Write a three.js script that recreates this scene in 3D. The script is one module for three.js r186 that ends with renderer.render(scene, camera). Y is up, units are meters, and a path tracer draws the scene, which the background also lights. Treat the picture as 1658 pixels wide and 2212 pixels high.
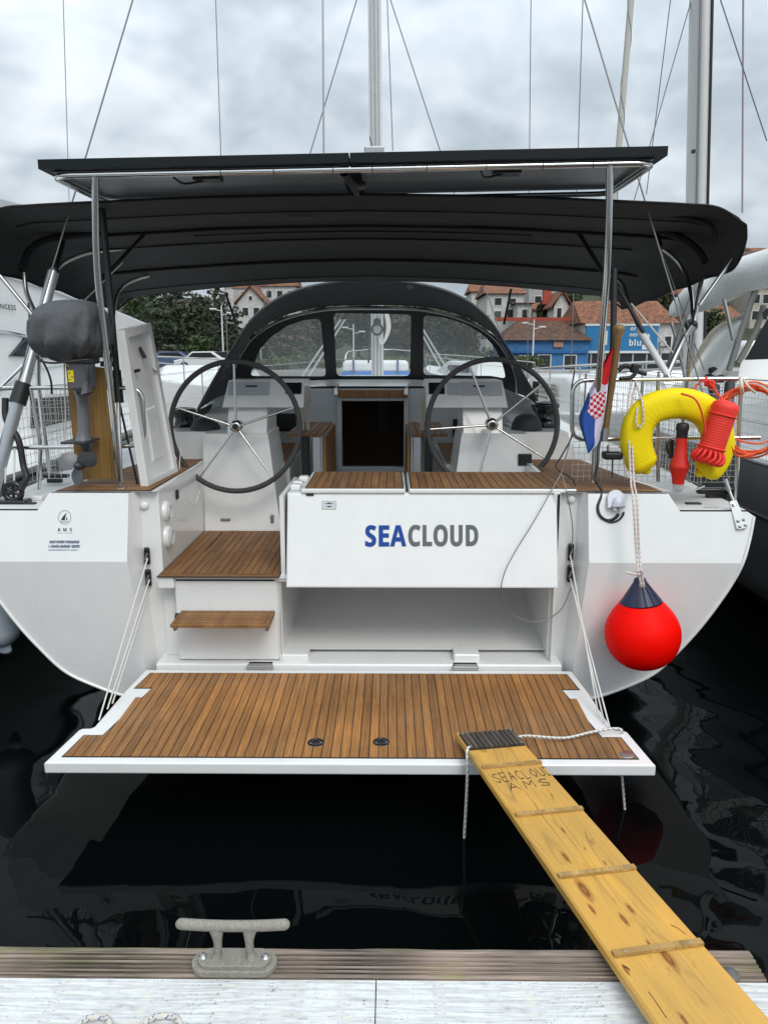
import * as THREE from 'three';
import { mergeGeometries } from 'three/addons/utils/BufferGeometryUtils.js';
import { RoundedBoxGeometry } from 'three/addons/geometries/RoundedBoxGeometry.js';
import { TextGeometry } from 'three/addons/geometries/TextGeometry.js';
import { FontLoader } from 'three/addons/loaders/FontLoader.js';

// ------------------------------------------------------------------ camera
const EYE = 2.15, FOCAL = 1663, PITCH = 11.75 * Math.PI / 180, YAW = 0.472 * Math.PI / 180;
const scene = new THREE.Scene();
const camera = new THREE.PerspectiveCamera(2 * Math.atan(1106 / FOCAL) * 180 / Math.PI, 767 / 1024, 0.05, 3000);
camera.position.set(0, EYE, 0);
camera.rotation.order = 'YXZ';
camera.rotation.set(-PITCH, YAW, 0);

// ------------------------------------------------------------------ noise and random numbers
function rng(seed) { let a = seed >>> 0; return () => { a = (a + 0x6D2B79F5) | 0; let t = Math.imul(a ^ (a >>> 15), 1 | a); t = (t + Math.imul(t ^ (t >>> 7), 61 | t)) ^ t; return ((t ^ (t >>> 14)) >>> 0) / 4294967296; }; }
const rand = rng(20240);
function hash3(x, y, z) { let h = Math.imul(x, 374761393) ^ Math.imul(y, 668265263) ^ Math.imul(z, 2147483647 ^ 0x2c1b3c6d); h = Math.imul(h ^ (h >>> 13), 1274126177); return ((h ^ (h >>> 16)) >>> 0) / 4294967296; }
function noise3(x, y, z) {
  const xi = Math.floor(x), yi = Math.floor(y), zi = Math.floor(z), s = (t) => t * t * (3 - 2 * t);
  const fx = s(x - xi), fy = s(y - yi), fz = s(z - zi), l = (a, b, t) => a + (b - a) * t;
  const c = (i, j, k) => hash3(xi + i, yi + j, zi + k);
  return l(l(l(c(0, 0, 0), c(1, 0, 0), fx), l(c(0, 1, 0), c(1, 1, 0), fx), fy), l(l(c(0, 0, 1), c(1, 0, 1), fx), l(c(0, 1, 1), c(1, 1, 1), fx), fy), fz);
}
function fbm(x, y, z, n = 5) { let v = 0, a = 0.5, t = 0; for (let i = 0; i < n; i++) { v += a * noise3(x, y, z); t += a; a *= 0.52; x = x * 2.03 + 11.3; y = y * 2.03 + 5.7; z = z * 2.03 + 3.1; } return v / t; }

// ------------------------------------------------------------------ sky: an overcast layer, brighter towards the zenith as overcast skies are
const SUN = new THREE.Vector3(0.42, 1.2, 0.9).normalize();
{
  const W = 1536, H = 768, data = new Float32Array(W * H * 4);
  for (let j = 0; j < H; j++) {
    const el = ((j + 0.5) / H - 0.5) * Math.PI, y = Math.sin(el), c = Math.cos(el);
    for (let i = 0; i < W; i++) {
      if (el < -0.02) { const k = 4 * (j * W + i); data[k] = 0.30; data[k + 1] = 0.33; data[k + 2] = 0.36; data[k + 3] = 1; continue; }
      const az = ((i + 0.5) / W - 0.5) * 2 * Math.PI, x = c * Math.cos(az), z = c * Math.sin(az), k = 4 * (j * W + i);
      const yy = Math.max(y, 0), h = 1 / (yy + 0.32);
      const px = x * h * 2.3, pz = z * h * 2.3;
      const wx = fbm(px * 0.9 + 3, 1.7, pz * 0.9, 3) - 0.5, wz = fbm(px * 0.9, 8.2, pz * 0.9 + 5, 3) - 0.5;
      const big = fbm(px * 0.8 + wx * 1.4, 2.5 + yy * 2, pz * 0.8 + wz * 1.4, 5), mid = fbm(px * 2.3 + wx * 2, 4.4 + yy * 3, pz * 2.3 + wz * 2, 5);
      const fine = fbm(px * 6 + wx * 5, 7.1 + yy * 5, pz * 6 + wz * 5, 4);
      let t = (big - 0.5) * 2.0 + (mid - 0.5) * 2.2 + (fine - 0.5) * 1.3;                        // thick and thin cloud
      t = Math.max(-0.62, Math.min(0.75, t));
      const over = (1 + 2.2 * yy) / 1.6;
      const toSun = Math.max(0, x * SUN.x + y * SUN.y + z * SUN.z);
      const L = over * 0.70 * (1 + 0.36 * t) * (1 + 0.55 * Math.pow(toSun, 7));
      const blue = 0.5 - 0.55 * t;
      data[k] = L * (0.965 - 0.13 * blue); data[k + 1] = L * (1.02 - 0.02 * blue); data[k + 2] = L * (1.08 + 0.06 * blue); data[k + 3] = 1;
    }
  }
  const sky = new THREE.DataTexture(data, W, H, THREE.RGBAFormat, THREE.FloatType);
  sky.mapping = THREE.EquirectangularReflectionMapping; sky.magFilter = THREE.LinearFilter; sky.minFilter = THREE.LinearFilter; sky.needsUpdate = true;
  scene.background = sky; scene.environment = sky;
}
const sun = new THREE.DirectionalLight(0xfff6ea, 1.2);
sun.position.copy(SUN).multiplyScalar(60); sun.target.position.set(0, 0.8, -6);
sun.castShadow = true; sun.shadow.radius = 45; sun.shadow.mapSize.set(2048, 2048);
Object.assign(sun.shadow.camera, { left: -25, right: 25, top: 25, bottom: -25, near: 1, far: 160 });
scene.add(sun, sun.target);

const renderer = new THREE.WebGLRenderer({ antialias: true });
renderer.toneMapping = THREE.LinearToneMapping;
renderer.toneMappingExposure = 1.11;
renderer.shadowMap.enabled = true;

// ------------------------------------------------------------------ measuring: the survey grid of the photograph turned into metres at a known distance
const V = (x, y, z) => new THREE.Vector3(x, y, z);
function ray(u, v) {
  const f = V(-Math.sin(YAW) * Math.cos(PITCH), -Math.sin(PITCH), -Math.cos(YAW) * Math.cos(PITCH)), r = V(Math.cos(YAW), 0, -Math.sin(YAW)), up = r.clone().cross(f);
  const d = f.addScaledVector(r, (u - 829) / FOCAL).addScaledVector(up, -(v - 1106) / FOCAL);
  return d.divideScalar(-d.z);
}
const at = (u, v, d) => { const r = ray(u, v); return V(r.x * d, EYE + r.y * d, -d); };
const atY = (u, v, y) => { const r = ray(u, v), d = (y - EYE) / r.y; return V(r.x * d, y, -d); };
const atX = (u, v, x) => { const r = ray(u, v), d = x / r.x; return V(x, EYE + r.y * d, -d); };
const path = (pts, d) => pts.map((p) => at(p[0], p[1], p[2] ?? d));

// ------------------------------------------------------------------ geometry helpers
function uvMetres(g, k = 1, ox = 0, oy = 0) {
  if (g.index) g = g.toNonIndexed();
  if (!g.attributes.normal) g.computeVertexNormals();
  const p = g.attributes.position, n = p.count, uv = new Float32Array(n * 2), a = V(), b = V(), c = V();
  for (let i = 0; i < n; i += 3) {
    a.fromBufferAttribute(p, i); b.fromBufferAttribute(p, i + 1); c.fromBufferAttribute(p, i + 2);
    const nn = b.clone().sub(a).cross(c.clone().sub(a)), ax = Math.abs(nn.x), ay = Math.abs(nn.y), az = Math.abs(nn.z);
    [a, b, c].forEach((q, s) => {
      const [s0, t0] = ay >= ax && ay >= az ? [q.x, q.z] : az >= ax ? [q.x, q.y] : [q.z, q.y];
      uv[2 * (i + s)] = s0 * k + ox; uv[2 * (i + s) + 1] = t0 * k + oy;
    });
  }
  g.setAttribute('uv', new THREE.BufferAttribute(uv, 2));
  return g;
}
function solid(faces) {                                     // closed flat-faced solid out of polygons (fans)
  const pos = [];
  for (const f of faces) for (let i = 1; i + 1 < f.length; i++) for (const q of [f[0], f[i], f[i + 1]]) pos.push(q.x, q.y, q.z);
  const g = new THREE.BufferGeometry(); g.setAttribute('position', new THREE.Float32BufferAttribute(pos, 3)); g.computeVertexNormals();
  return uvMetres(g);
}
// hexahedron from a bottom ring and a top ring of four points each
function hexa(b, t) { return solid([[b[3], b[2], b[1], b[0]], [t[0], t[1], t[2], t[3]], ...[0, 1, 2, 3].map((i) => [b[i], b[(i + 1) % 4], t[(i + 1) % 4], t[i]])]); }
// prism from any convex ring moved by a vector
function prism(ring, move) { const t = ring.map((q) => q.clone().add(move)); return solid([ring.slice().reverse(), t, ...ring.map((q, i) => [q, ring[(i + 1) % ring.length], t[(i + 1) % ring.length], t[i]])]); }
function box(x0, x1, y0, y1, z0, z1, r = 0) {
  const w = Math.abs(x1 - x0), h = Math.abs(y1 - y0), d = Math.abs(z1 - z0);
  const g = r > 0 ? new RoundedBoxGeometry(w, h, d, 2, Math.min(r, w / 2.01, h / 2.01, d / 2.01)) : new THREE.BoxGeometry(w, h, d);
  g.translate((x0 + x1) / 2, (y0 + y1) / 2, (z0 + z1) / 2);
  return uvMetres(g);
}
function bar(a, b, r, r2 = r, seg = 10) {
  const d = b.clone().sub(a), g = new THREE.CylinderGeometry(r2, r, d.length(), seg);
  g.applyQuaternion(new THREE.Quaternion().setFromUnitVectors(V(0, 1, 0), d.clone().normalize())); g.translate((a.x + b.x) / 2, (a.y + b.y) / 2, (a.z + b.z) / 2);
  return g;
}
function tube(pts, r, o = {}) {
  const c = new THREE.CatmullRomCurve3(pts, !!o.closed, o.type || 'centripetal', 0.5);
  return new THREE.TubeGeometry(c, o.seg || Math.max(8, pts.length * 8), r, o.rs || 8, !!o.closed);
}
// rail: straight runs with rounded corners
function rail(pts, r, bend = 0.06, rs = 10) {
  const q = [pts[0]];
  for (let i = 1; i + 1 < pts.length; i++) {
    const a = pts[i - 1], b = pts[i], c = pts[i + 1], k = Math.min(bend, a.distanceTo(b) * 0.45, b.distanceTo(c) * 0.45);
    const s = b.clone().lerp(a, k / a.distanceTo(b)), e = b.clone().lerp(c, k / b.distanceTo(c));
    for (let j = 0; j <= 5; j++) { const t = j / 5; q.push(s.clone().multiplyScalar((1 - t) ** 2).addScaledVector(b, 2 * t * (1 - t)).addScaledVector(e, t * t)); }
  }
  q.push(pts[pts.length - 1]);
  // ring of each joint follows the polyline; sampled at its own corners
  const P = [q[0], ...q.slice(1).filter((x, i) => x.distanceTo(q[i]) > 1e-5)];
  const pos = [], idx = [], nor = []; let n = null;
  P.forEach((p, i) => {
    const t = (P[Math.min(i + 1, P.length - 1)].clone().sub(P[Math.max(i - 1, 0)])).normalize();
    n = n ? n.addScaledVector(t, -n.dot(t)).normalize() : V(0.31, 0.77, 0.55).cross(t).normalize();
    const b = t.clone().cross(n);
    for (let j = 0; j <= rs; j++) { const a = j / rs * 2 * Math.PI, o = n.clone().multiplyScalar(Math.cos(a)).addScaledVector(b, Math.sin(a)); pos.push(p.x + o.x * r, p.y + o.y * r, p.z + o.z * r); nor.push(o.x, o.y, o.z); }
    if (i) for (let j = 0; j < rs; j++) { const k = (i - 1) * (rs + 1) + j; idx.push(k, k + 1, k + rs + 1, k + 1, k + rs + 2, k + rs + 1); }
  });
  const g = new THREE.BufferGeometry(); g.setAttribute('position', new THREE.Float32BufferAttribute(pos, 3)); g.setAttribute('normal', new THREE.Float32BufferAttribute(nor, 3));
  g.setAttribute('uv', new THREE.Float32BufferAttribute(new Float32Array(pos.length / 3 * 2), 2)); g.setIndex(idx);
  return g;
}
function merge(list) {
  return mergeGeometries(list.map((g) => { const h = g.index ? g.toNonIndexed() : g; for (const k of Object.keys(h.attributes)) if (!['position', 'normal', 'uv'].includes(k)) h.deleteAttribute(k); if (!h.attributes.normal) h.computeVertexNormals(); if (!h.attributes.uv) h.setAttribute('uv', new THREE.BufferAttribute(new Float32Array(h.attributes.position.count * 2), 2)); return h; }));
}
function lathe(profile, seg = 28) { return new THREE.LatheGeometry(profile.map(([r, y]) => new THREE.Vector2(Math.max(r, 1e-4), y)), seg); }
// sheet through a grid of points rows x cols, smooth, with a thickness
function sheet(rows, thick = 0, close = false) {
  const R = rows.length, C = rows[0].length, pos = [], uv = [], idx = [];
  for (let i = 0; i < R; i++) for (let j = 0; j < C; j++) { const p = rows[i][j]; pos.push(p.x, p.y, p.z); uv.push(j / (C - 1), i / (R - 1)); }
  for (let i = 0; i + 1 < R; i++) for (let j = 0; j + 1 < C; j++) { const a = i * C + j; idx.push(a, a + 1, a + C, a + 1, a + C + 1, a + C); }
  let g = new THREE.BufferGeometry(); g.setAttribute('position', new THREE.Float32BufferAttribute(pos, 3)); g.setAttribute('uv', new THREE.Float32BufferAttribute(uv, 2)); g.setIndex(idx); g.computeVertexNormals();
  if (!thick) return g;
  const n = g.attributes.normal, p2 = pos.slice(), N = R * C; for (let i = 0; i < pos.length; i++) p2[i] -= n.array[i] * thick;
  const idx2 = idx.slice(); for (let i = 0; i < idx.length; i += 3) idx2.push(idx[i] + N, idx[i + 2] + N, idx[i + 1] + N);
  const rim = []; for (let j = 0; j < C; j++) rim.push(j); for (let i = 1; i < R; i++) rim.push(i * C + C - 1); for (let j = C - 2; j >= 0; j--) rim.push((R - 1) * C + j); for (let i = R - 2; i > 0; i--) rim.push(i * C);
  for (let k = 0; k < rim.length; k++) { const a = rim[k], b = rim[(k + 1) % rim.length]; idx2.push(a, a + N, b, b, a + N, b + N); }
  const nn = new Float32Array(N * 6); for (let i = 0; i < N * 3; i++) { nn[i] = n.array[i]; nn[i + N * 3] = -n.array[i]; }
  g = new THREE.BufferGeometry(); g.setAttribute('position', new THREE.Float32BufferAttribute([...pos, ...p2], 3)); g.setAttribute('normal', new THREE.BufferAttribute(nn, 3)); g.setAttribute('uv', new THREE.Float32BufferAttribute([...uv, ...uv], 2)); g.setIndex(idx2);
  return g;
}
// swept body: cross sections (rx, ry) along a path inside a plane with normal N
function sweep(pts, N, rx, ry, pw = 2.4, rs = 14, crease = null) {
  const rows = [], n = pts.length;
  for (let i = 0; i < n; i++) {
    const t = pts[Math.min(i + 1, n - 1)].clone().sub(pts[Math.max(i - 1, 0)]).normalize(), s = N.clone().cross(t).normalize();
    const f = typeof rx === 'function' ? rx(i / (n - 1)) : [rx, ry], row = [];
    for (let j = 0; j <= rs; j++) {
      const a = j / rs * 2 * Math.PI, c = Math.cos(a), d = Math.sin(a), k = crease ? crease(i / (n - 1), a) : 1;
      row.push(pts[i].clone().addScaledVector(s, f[0] * k * Math.sign(c) * Math.abs(c) ** (2 / pw)).addScaledVector(N, f[1] * k * Math.sign(d) * Math.abs(d) ** (2 / pw)));
    }
    rows.push(row);
  }
  return sheet(rows);
}
function extrudeShape(pts, depth, bevel = 0, holes = []) {
  const s = new THREE.Shape(pts.map(([x, y]) => new THREE.Vector2(x, y))); for (const h of holes) s.holes.push(new THREE.Path(h.map(([x, y]) => new THREE.Vector2(x, y))));
  return new THREE.ExtrudeGeometry(s, { depth, bevelEnabled: bevel > 0, bevelThickness: bevel, bevelSize: bevel, bevelOffset: -bevel, bevelSegments: 2, curveSegments: 10 });
}
function warp(g, f) { const p = g.attributes.position, q = V(); for (let i = 0; i < p.count; i++) { q.fromBufferAttribute(p, i); f(q); p.setXYZ(i, q.x, q.y, q.z); } g.computeVertexNormals(); return g; }
function clipStrip(poly, axis, lo, hi) {                    // convex polygon of [x, z] kept between lo and hi
  const cut = (p, inside, x) => { const o = []; for (let i = 0; i < p.length; i++) { const a = p[i], b = p[(i + 1) % p.length]; if (inside(a)) o.push(a); if (inside(a) !== inside(b)) { const t = (x - a[axis]) / (b[axis] - a[axis]); o.push([a[0] + (b[0] - a[0]) * t, a[1] + (b[1] - a[1]) * t]); } } return o; };
  return cut(cut(poly, (q) => q[axis] >= lo, lo), (q) => q[axis] <= hi, hi);
}

// ------------------------------------------------------------------ objects
const taken = new Map(), bases = new WeakMap();
function numbered(name) { const k = taken.get(name) || 0; taken.set(name, k + 1); return k ? `${name}_${String(k).padStart(3, '0')}` : name; }
function thing(name, label, category, base = V(0, 0, 0), group = null) {
  const o = new THREE.Group(); o.name = numbered(name); o.position.copy(base); o.userData = { label, category }; if (group) o.userData.group = group;
  bases.set(o, base.clone()); scene.add(o); return o;
}
function part(parent, name, geo, mat, label) {             // geometry in metres of the place; kept relative to the thing's base
  const b = bases.get(parent); if (b) geo.translate(-b.x, -b.y, -b.z);
  const m = new THREE.Mesh(geo, mat); m.name = name; m.castShadow = m.receiveShadow = true; if (label) m.userData.label = label;
  if (b) bases.set(m, b); parent.add(m); return m;
}
function structure(name, geo, mat) { const m = new THREE.Mesh(geo, mat); m.name = numbered(name); m.castShadow = m.receiveShadow = true; m.userData = { kind: 'structure' }; scene.add(m); return m; }

// ------------------------------------------------------------------ textures and materials
function dataTex(w, h, f, srgb = true) {
  const d = new Uint8Array(w * h * 4);
  for (let j = 0; j < h; j++) for (let i = 0; i < w; i++) { const c = f(i / w, j / h), k = 4 * (j * w + i); for (let s = 0; s < 3; s++) d[k + s] = Math.max(0, Math.min(255, 255 * (Array.isArray(c) ? c[s] : c))); d[k + 3] = 255; }
  const t = new THREE.DataTexture(d, w, h); t.magFilter = THREE.LinearFilter; t.minFilter = THREE.LinearMipmapLinearFilter; t.generateMipmaps = true; t.wrapS = t.wrapT = THREE.RepeatWrapping; if (srgb) t.colorSpace = THREE.SRGBColorSpace; t.needsUpdate = true; return t;
}
// noise that closes on itself over the unit square
function tileN(u, v, fx, fy, seed, n = 4) { const a = u * 2 * Math.PI, b = v * 2 * Math.PI; return fbm(Math.cos(a) * fx + seed, Math.sin(a) * fx + Math.cos(b) * fy * 0.5, Math.sin(b) * fy + seed * 2, n); }
function canvasTex(w, h, draw) { const c = document.createElement('canvas'); c.width = w; c.height = h; const x = c.getContext('2d'); draw(x, w, h); const t = new THREE.CanvasTexture(c); t.colorSpace = THREE.SRGBColorSpace; t.magFilter = THREE.LinearFilter; return t; }
const mat = (c, rough = 0.5, o = {}) => new THREE.MeshStandardMaterial({ color: Array.isArray(c) ? new THREE.Color().setRGB(...c) : new THREE.Color(c), roughness: rough, ...o });
const phys = (c, rough = 0.5, o = {}) => new THREE.MeshPhysicalMaterial({ color: Array.isArray(c) ? new THREE.Color().setRGB(...c) : new THREE.Color(c), roughness: rough, ...o });

const grainTex = dataTex(256, 1024, (u, v) => {              // 0.25 m across, 1 m along the grain
  const g = fbm(u * 46, v * 7, 2.2, 4), f = fbm(u * 130, v * 20, 7.7, 3), s = fbm(u * 5, v * 9, 12, 3);
  const c = 0.8 + 0.3 * (g - 0.5) + 0.14 * (f - 0.5) + 0.3 * (s - 0.5);
  return [c * 1.0, c * (0.985 + 0.03 * s), c * (0.95 + 0.08 * s)];
});
grainTex.repeat.set(4, 0.45);
const TEAK = [[0.37, 0.172, 0.056], [0.34, 0.155, 0.05], [0.40, 0.19, 0.064], [0.31, 0.14, 0.047], [0.36, 0.17, 0.06], [0.345, 0.17, 0.068]].map((c) => mat(c, 0.62, { map: grainTex, bumpMap: grainTex, bumpScale: 0.0012 }));
const TEAKDARK = TEAK;
const smudge = dataTex(256, 256, (u, v) => { const a = tileN(u, v, 1.6, 1.6, 3), b = tileN(u, v, 9, 9, 9, 3); const d = fbm(u * 40, v * 3, 5, 3), c = 0.975 + 0.035 * (a - 0.5) + 0.012 * (b - 0.5) + (d > 0.66 ? -0.06 * (d - 0.66) : 0); return [c, c, c * 0.995]; });
const clothTex = dataTex(128, 128, (u, v) => 0.92 + 0.06 * Math.sin(u * 2 * Math.PI * 32) * Math.sin(v * 2 * Math.PI * 32) + 0.16 * (tileN(u, v, 5, 5, 8) - 0.5));
clothTex.repeat.set(5, 5);
const crumple = dataTex(256, 256, (u, v) => { const a = tileN(u, v, 2.2, 2.2, 51, 4), b = tileN(u, v, 6, 3, 63, 3); return 0.5 + 0.9 * (1 - Math.abs(2 * a - 1) - 0.75) + 0.35 * (b - 0.5); }, false);
crumple.repeat.set(2.2, 2.2);
const M = {
  gel: phys([0.80, 0.805, 0.80], 0.3, { map: smudge, clearcoat: 0.6, clearcoatRoughness: 0.08 }),
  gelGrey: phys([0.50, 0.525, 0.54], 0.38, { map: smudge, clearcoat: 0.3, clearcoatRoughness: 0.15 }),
  nonskid: mat([0.66, 0.67, 0.67], 0.8, { map: smudge }),
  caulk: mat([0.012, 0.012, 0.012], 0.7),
  steel: mat([0.62, 0.62, 0.60], 0.2, { metalness: 1 }),
  steelDull: mat([0.42, 0.42, 0.41], 0.36, { metalness: 1 }),
  alu: mat([0.55, 0.57, 0.60], 0.38, { metalness: 0.75 }),
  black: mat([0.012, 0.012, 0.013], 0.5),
  blackGloss: phys([0.01, 0.011, 0.013], 0.18),
  canvas: mat([0.040, 0.041, 0.042], 0.88, { map: clothTex, bumpMap: crumple, bumpScale: 0.004, side: THREE.DoubleSide }),
  seam: mat([0.006, 0.006, 0.007], 0.8),
  coverGrey: mat([0.10, 0.105, 0.112], 0.85, { map: clothTex, bumpMap: crumple, bumpScale: 0.003, side: THREE.DoubleSide }),
  engine: mat([0.10, 0.105, 0.115], 0.42),
  engineDark: mat([0.03, 0.032, 0.036], 0.45),
  red: phys([0.90, 0.003, 0.0], 0.5, { specularIntensity: 0.2 }),
  redPlain: mat([0.62, 0.02, 0.012], 0.45),
  navy: mat([0.012, 0.016, 0.05], 0.4),
  yellow: phys([0.90, 0.70, 0.006], 0.6, { specularIntensity: 0.4, bumpMap: clothTex, bumpScale: 0.0008 }),
  orange: mat([0.80, 0.09, 0.02], 0.6),
  orangeRed: mat([0.80, 0.035, 0.02], 0.6),
  ropeWhite: mat([0.62, 0.61, 0.57], 0.85),
  ropeRed: mat([0.45, 0.04, 0.03], 0.85),
  ropeBlack: mat([0.02, 0.02, 0.02], 0.85),
  ropeBlue: mat([0.03, 0.13, 0.33], 0.85),
  cream: mat([0.62, 0.58, 0.49], 0.85),
  wire: mat([0.22, 0.22, 0.22], 0.4, { metalness: 0.6 }),
  glass: phys([0.93, 0.95, 0.95], 0.03, { transmission: 1, thickness: 0, ior: 1.45 }),
  vinyl: phys([0.86, 0.88, 0.88], 0.2, { transmission: 0.84, thickness: 0, ior: 1.4 }),
  darkGlass: phys([0.012, 0.014, 0.016], 0.06),
  blueText: mat([0.002, 0.05, 0.27], 0.75), greyText: mat([0.11, 0.12, 0.125], 0.75), navyText: mat([0.02, 0.035, 0.12], 0.4),
  pine: mat([0.66, 0.40, 0.13], 0.55, { map: grainTex, bumpMap: grainTex, bumpScale: 0.001 }),
  ply: mat([0.42, 0.235, 0.065], 0.5, { map: grainTex }),
  consoleGrey: mat([0.42, 0.44, 0.46], 0.4),
};
const decal = (w, h, draw) => new THREE.MeshStandardMaterial({ map: canvasTex(w, h, draw), transparent: true, roughness: 0.45 });
const XB = -0.185, R = (x) => XB + x;                       // centre line of the yacht
// ================================================================== SETTING
// water: one sheet, small swell modelled near the pontoon
{
  const axis = (lo, hi, a, b, step) => { const o = []; for (let x = a; x <= b + 1e-6; x += step) o.push(x); let s = step, x = a; while (x > lo) { s *= 1.35; x -= s; o.unshift(Math.max(x, lo)); } s = step; x = b; while (x < hi) { s *= 1.35; x += s; o.push(Math.min(x, hi)); } return o; };
  const xs = axis(-900, 900, -5, 5, 0.06), zs = axis(-60, 400, -9, 1.5, 0.06);
  const wv = []; const r = rng(77);
  for (let i = 0; i < 16; i++) { const L = 0.34 * Math.pow(1.26, i), a = -0.9 + (r() - 0.5) * 3.6; wv.push([2 * Math.PI / L * Math.cos(a), 2 * Math.PI / L * Math.sin(a), r() * 6.28, 0.0018 * Math.pow(L, 1.2) * (0.5 + r())]); }
  const pos = [], nor = [], uv = [], idx = [];
  for (const z of zs) for (const x of xs) {
    const k = Math.max(0, 1 - Math.max(0, Math.hypot(x, z + 4) - 5) / 9), patch = 0.35 + 1.3 * fbm(x * 0.35 + 4, 0.3, z * 0.35, 3);
    let h = 0, hx = 0, hz = 0; for (const [kx, kz, p, a] of wv) { const t = kx * x + kz * z + p; h += a * Math.sin(t); hx += a * kx * Math.cos(t); hz += a * kz * Math.cos(t); }
    const f = k * patch; pos.push(x, h * f, z); const n = V(-hx * f, 1, -hz * f).normalize(); nor.push(n.x, n.y, n.z); uv.push(x, z);
  }
  const C = xs.length; for (let j = 0; j + 1 < zs.length; j++) for (let i = 0; i + 1 < C; i++) { const a = j * C + i; idx.push(a, a + C, a + 1, a + 1, a + C, a + C + 1); }
  const g = new THREE.BufferGeometry(); g.setAttribute('position', new THREE.Float32BufferAttribute(pos, 3)); g.setAttribute('normal', new THREE.Float32BufferAttribute(nor, 3)); g.setAttribute('uv', new THREE.Float32BufferAttribute(uv, 2)); g.setIndex(idx);
  const ripple = dataTex(256, 256, (u, v) => tileN(u, v, 2.2, 2.2, 5, 3), false); ripple.repeat.set(0.3, 0.3);
  structure('water', g, phys([0.0016, 0.0024, 0.0026], 0.015, { ior: 1.333, specularIntensity: 0.26, bumpMap: ripple, bumpScale: 0.003 }));
}
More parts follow.
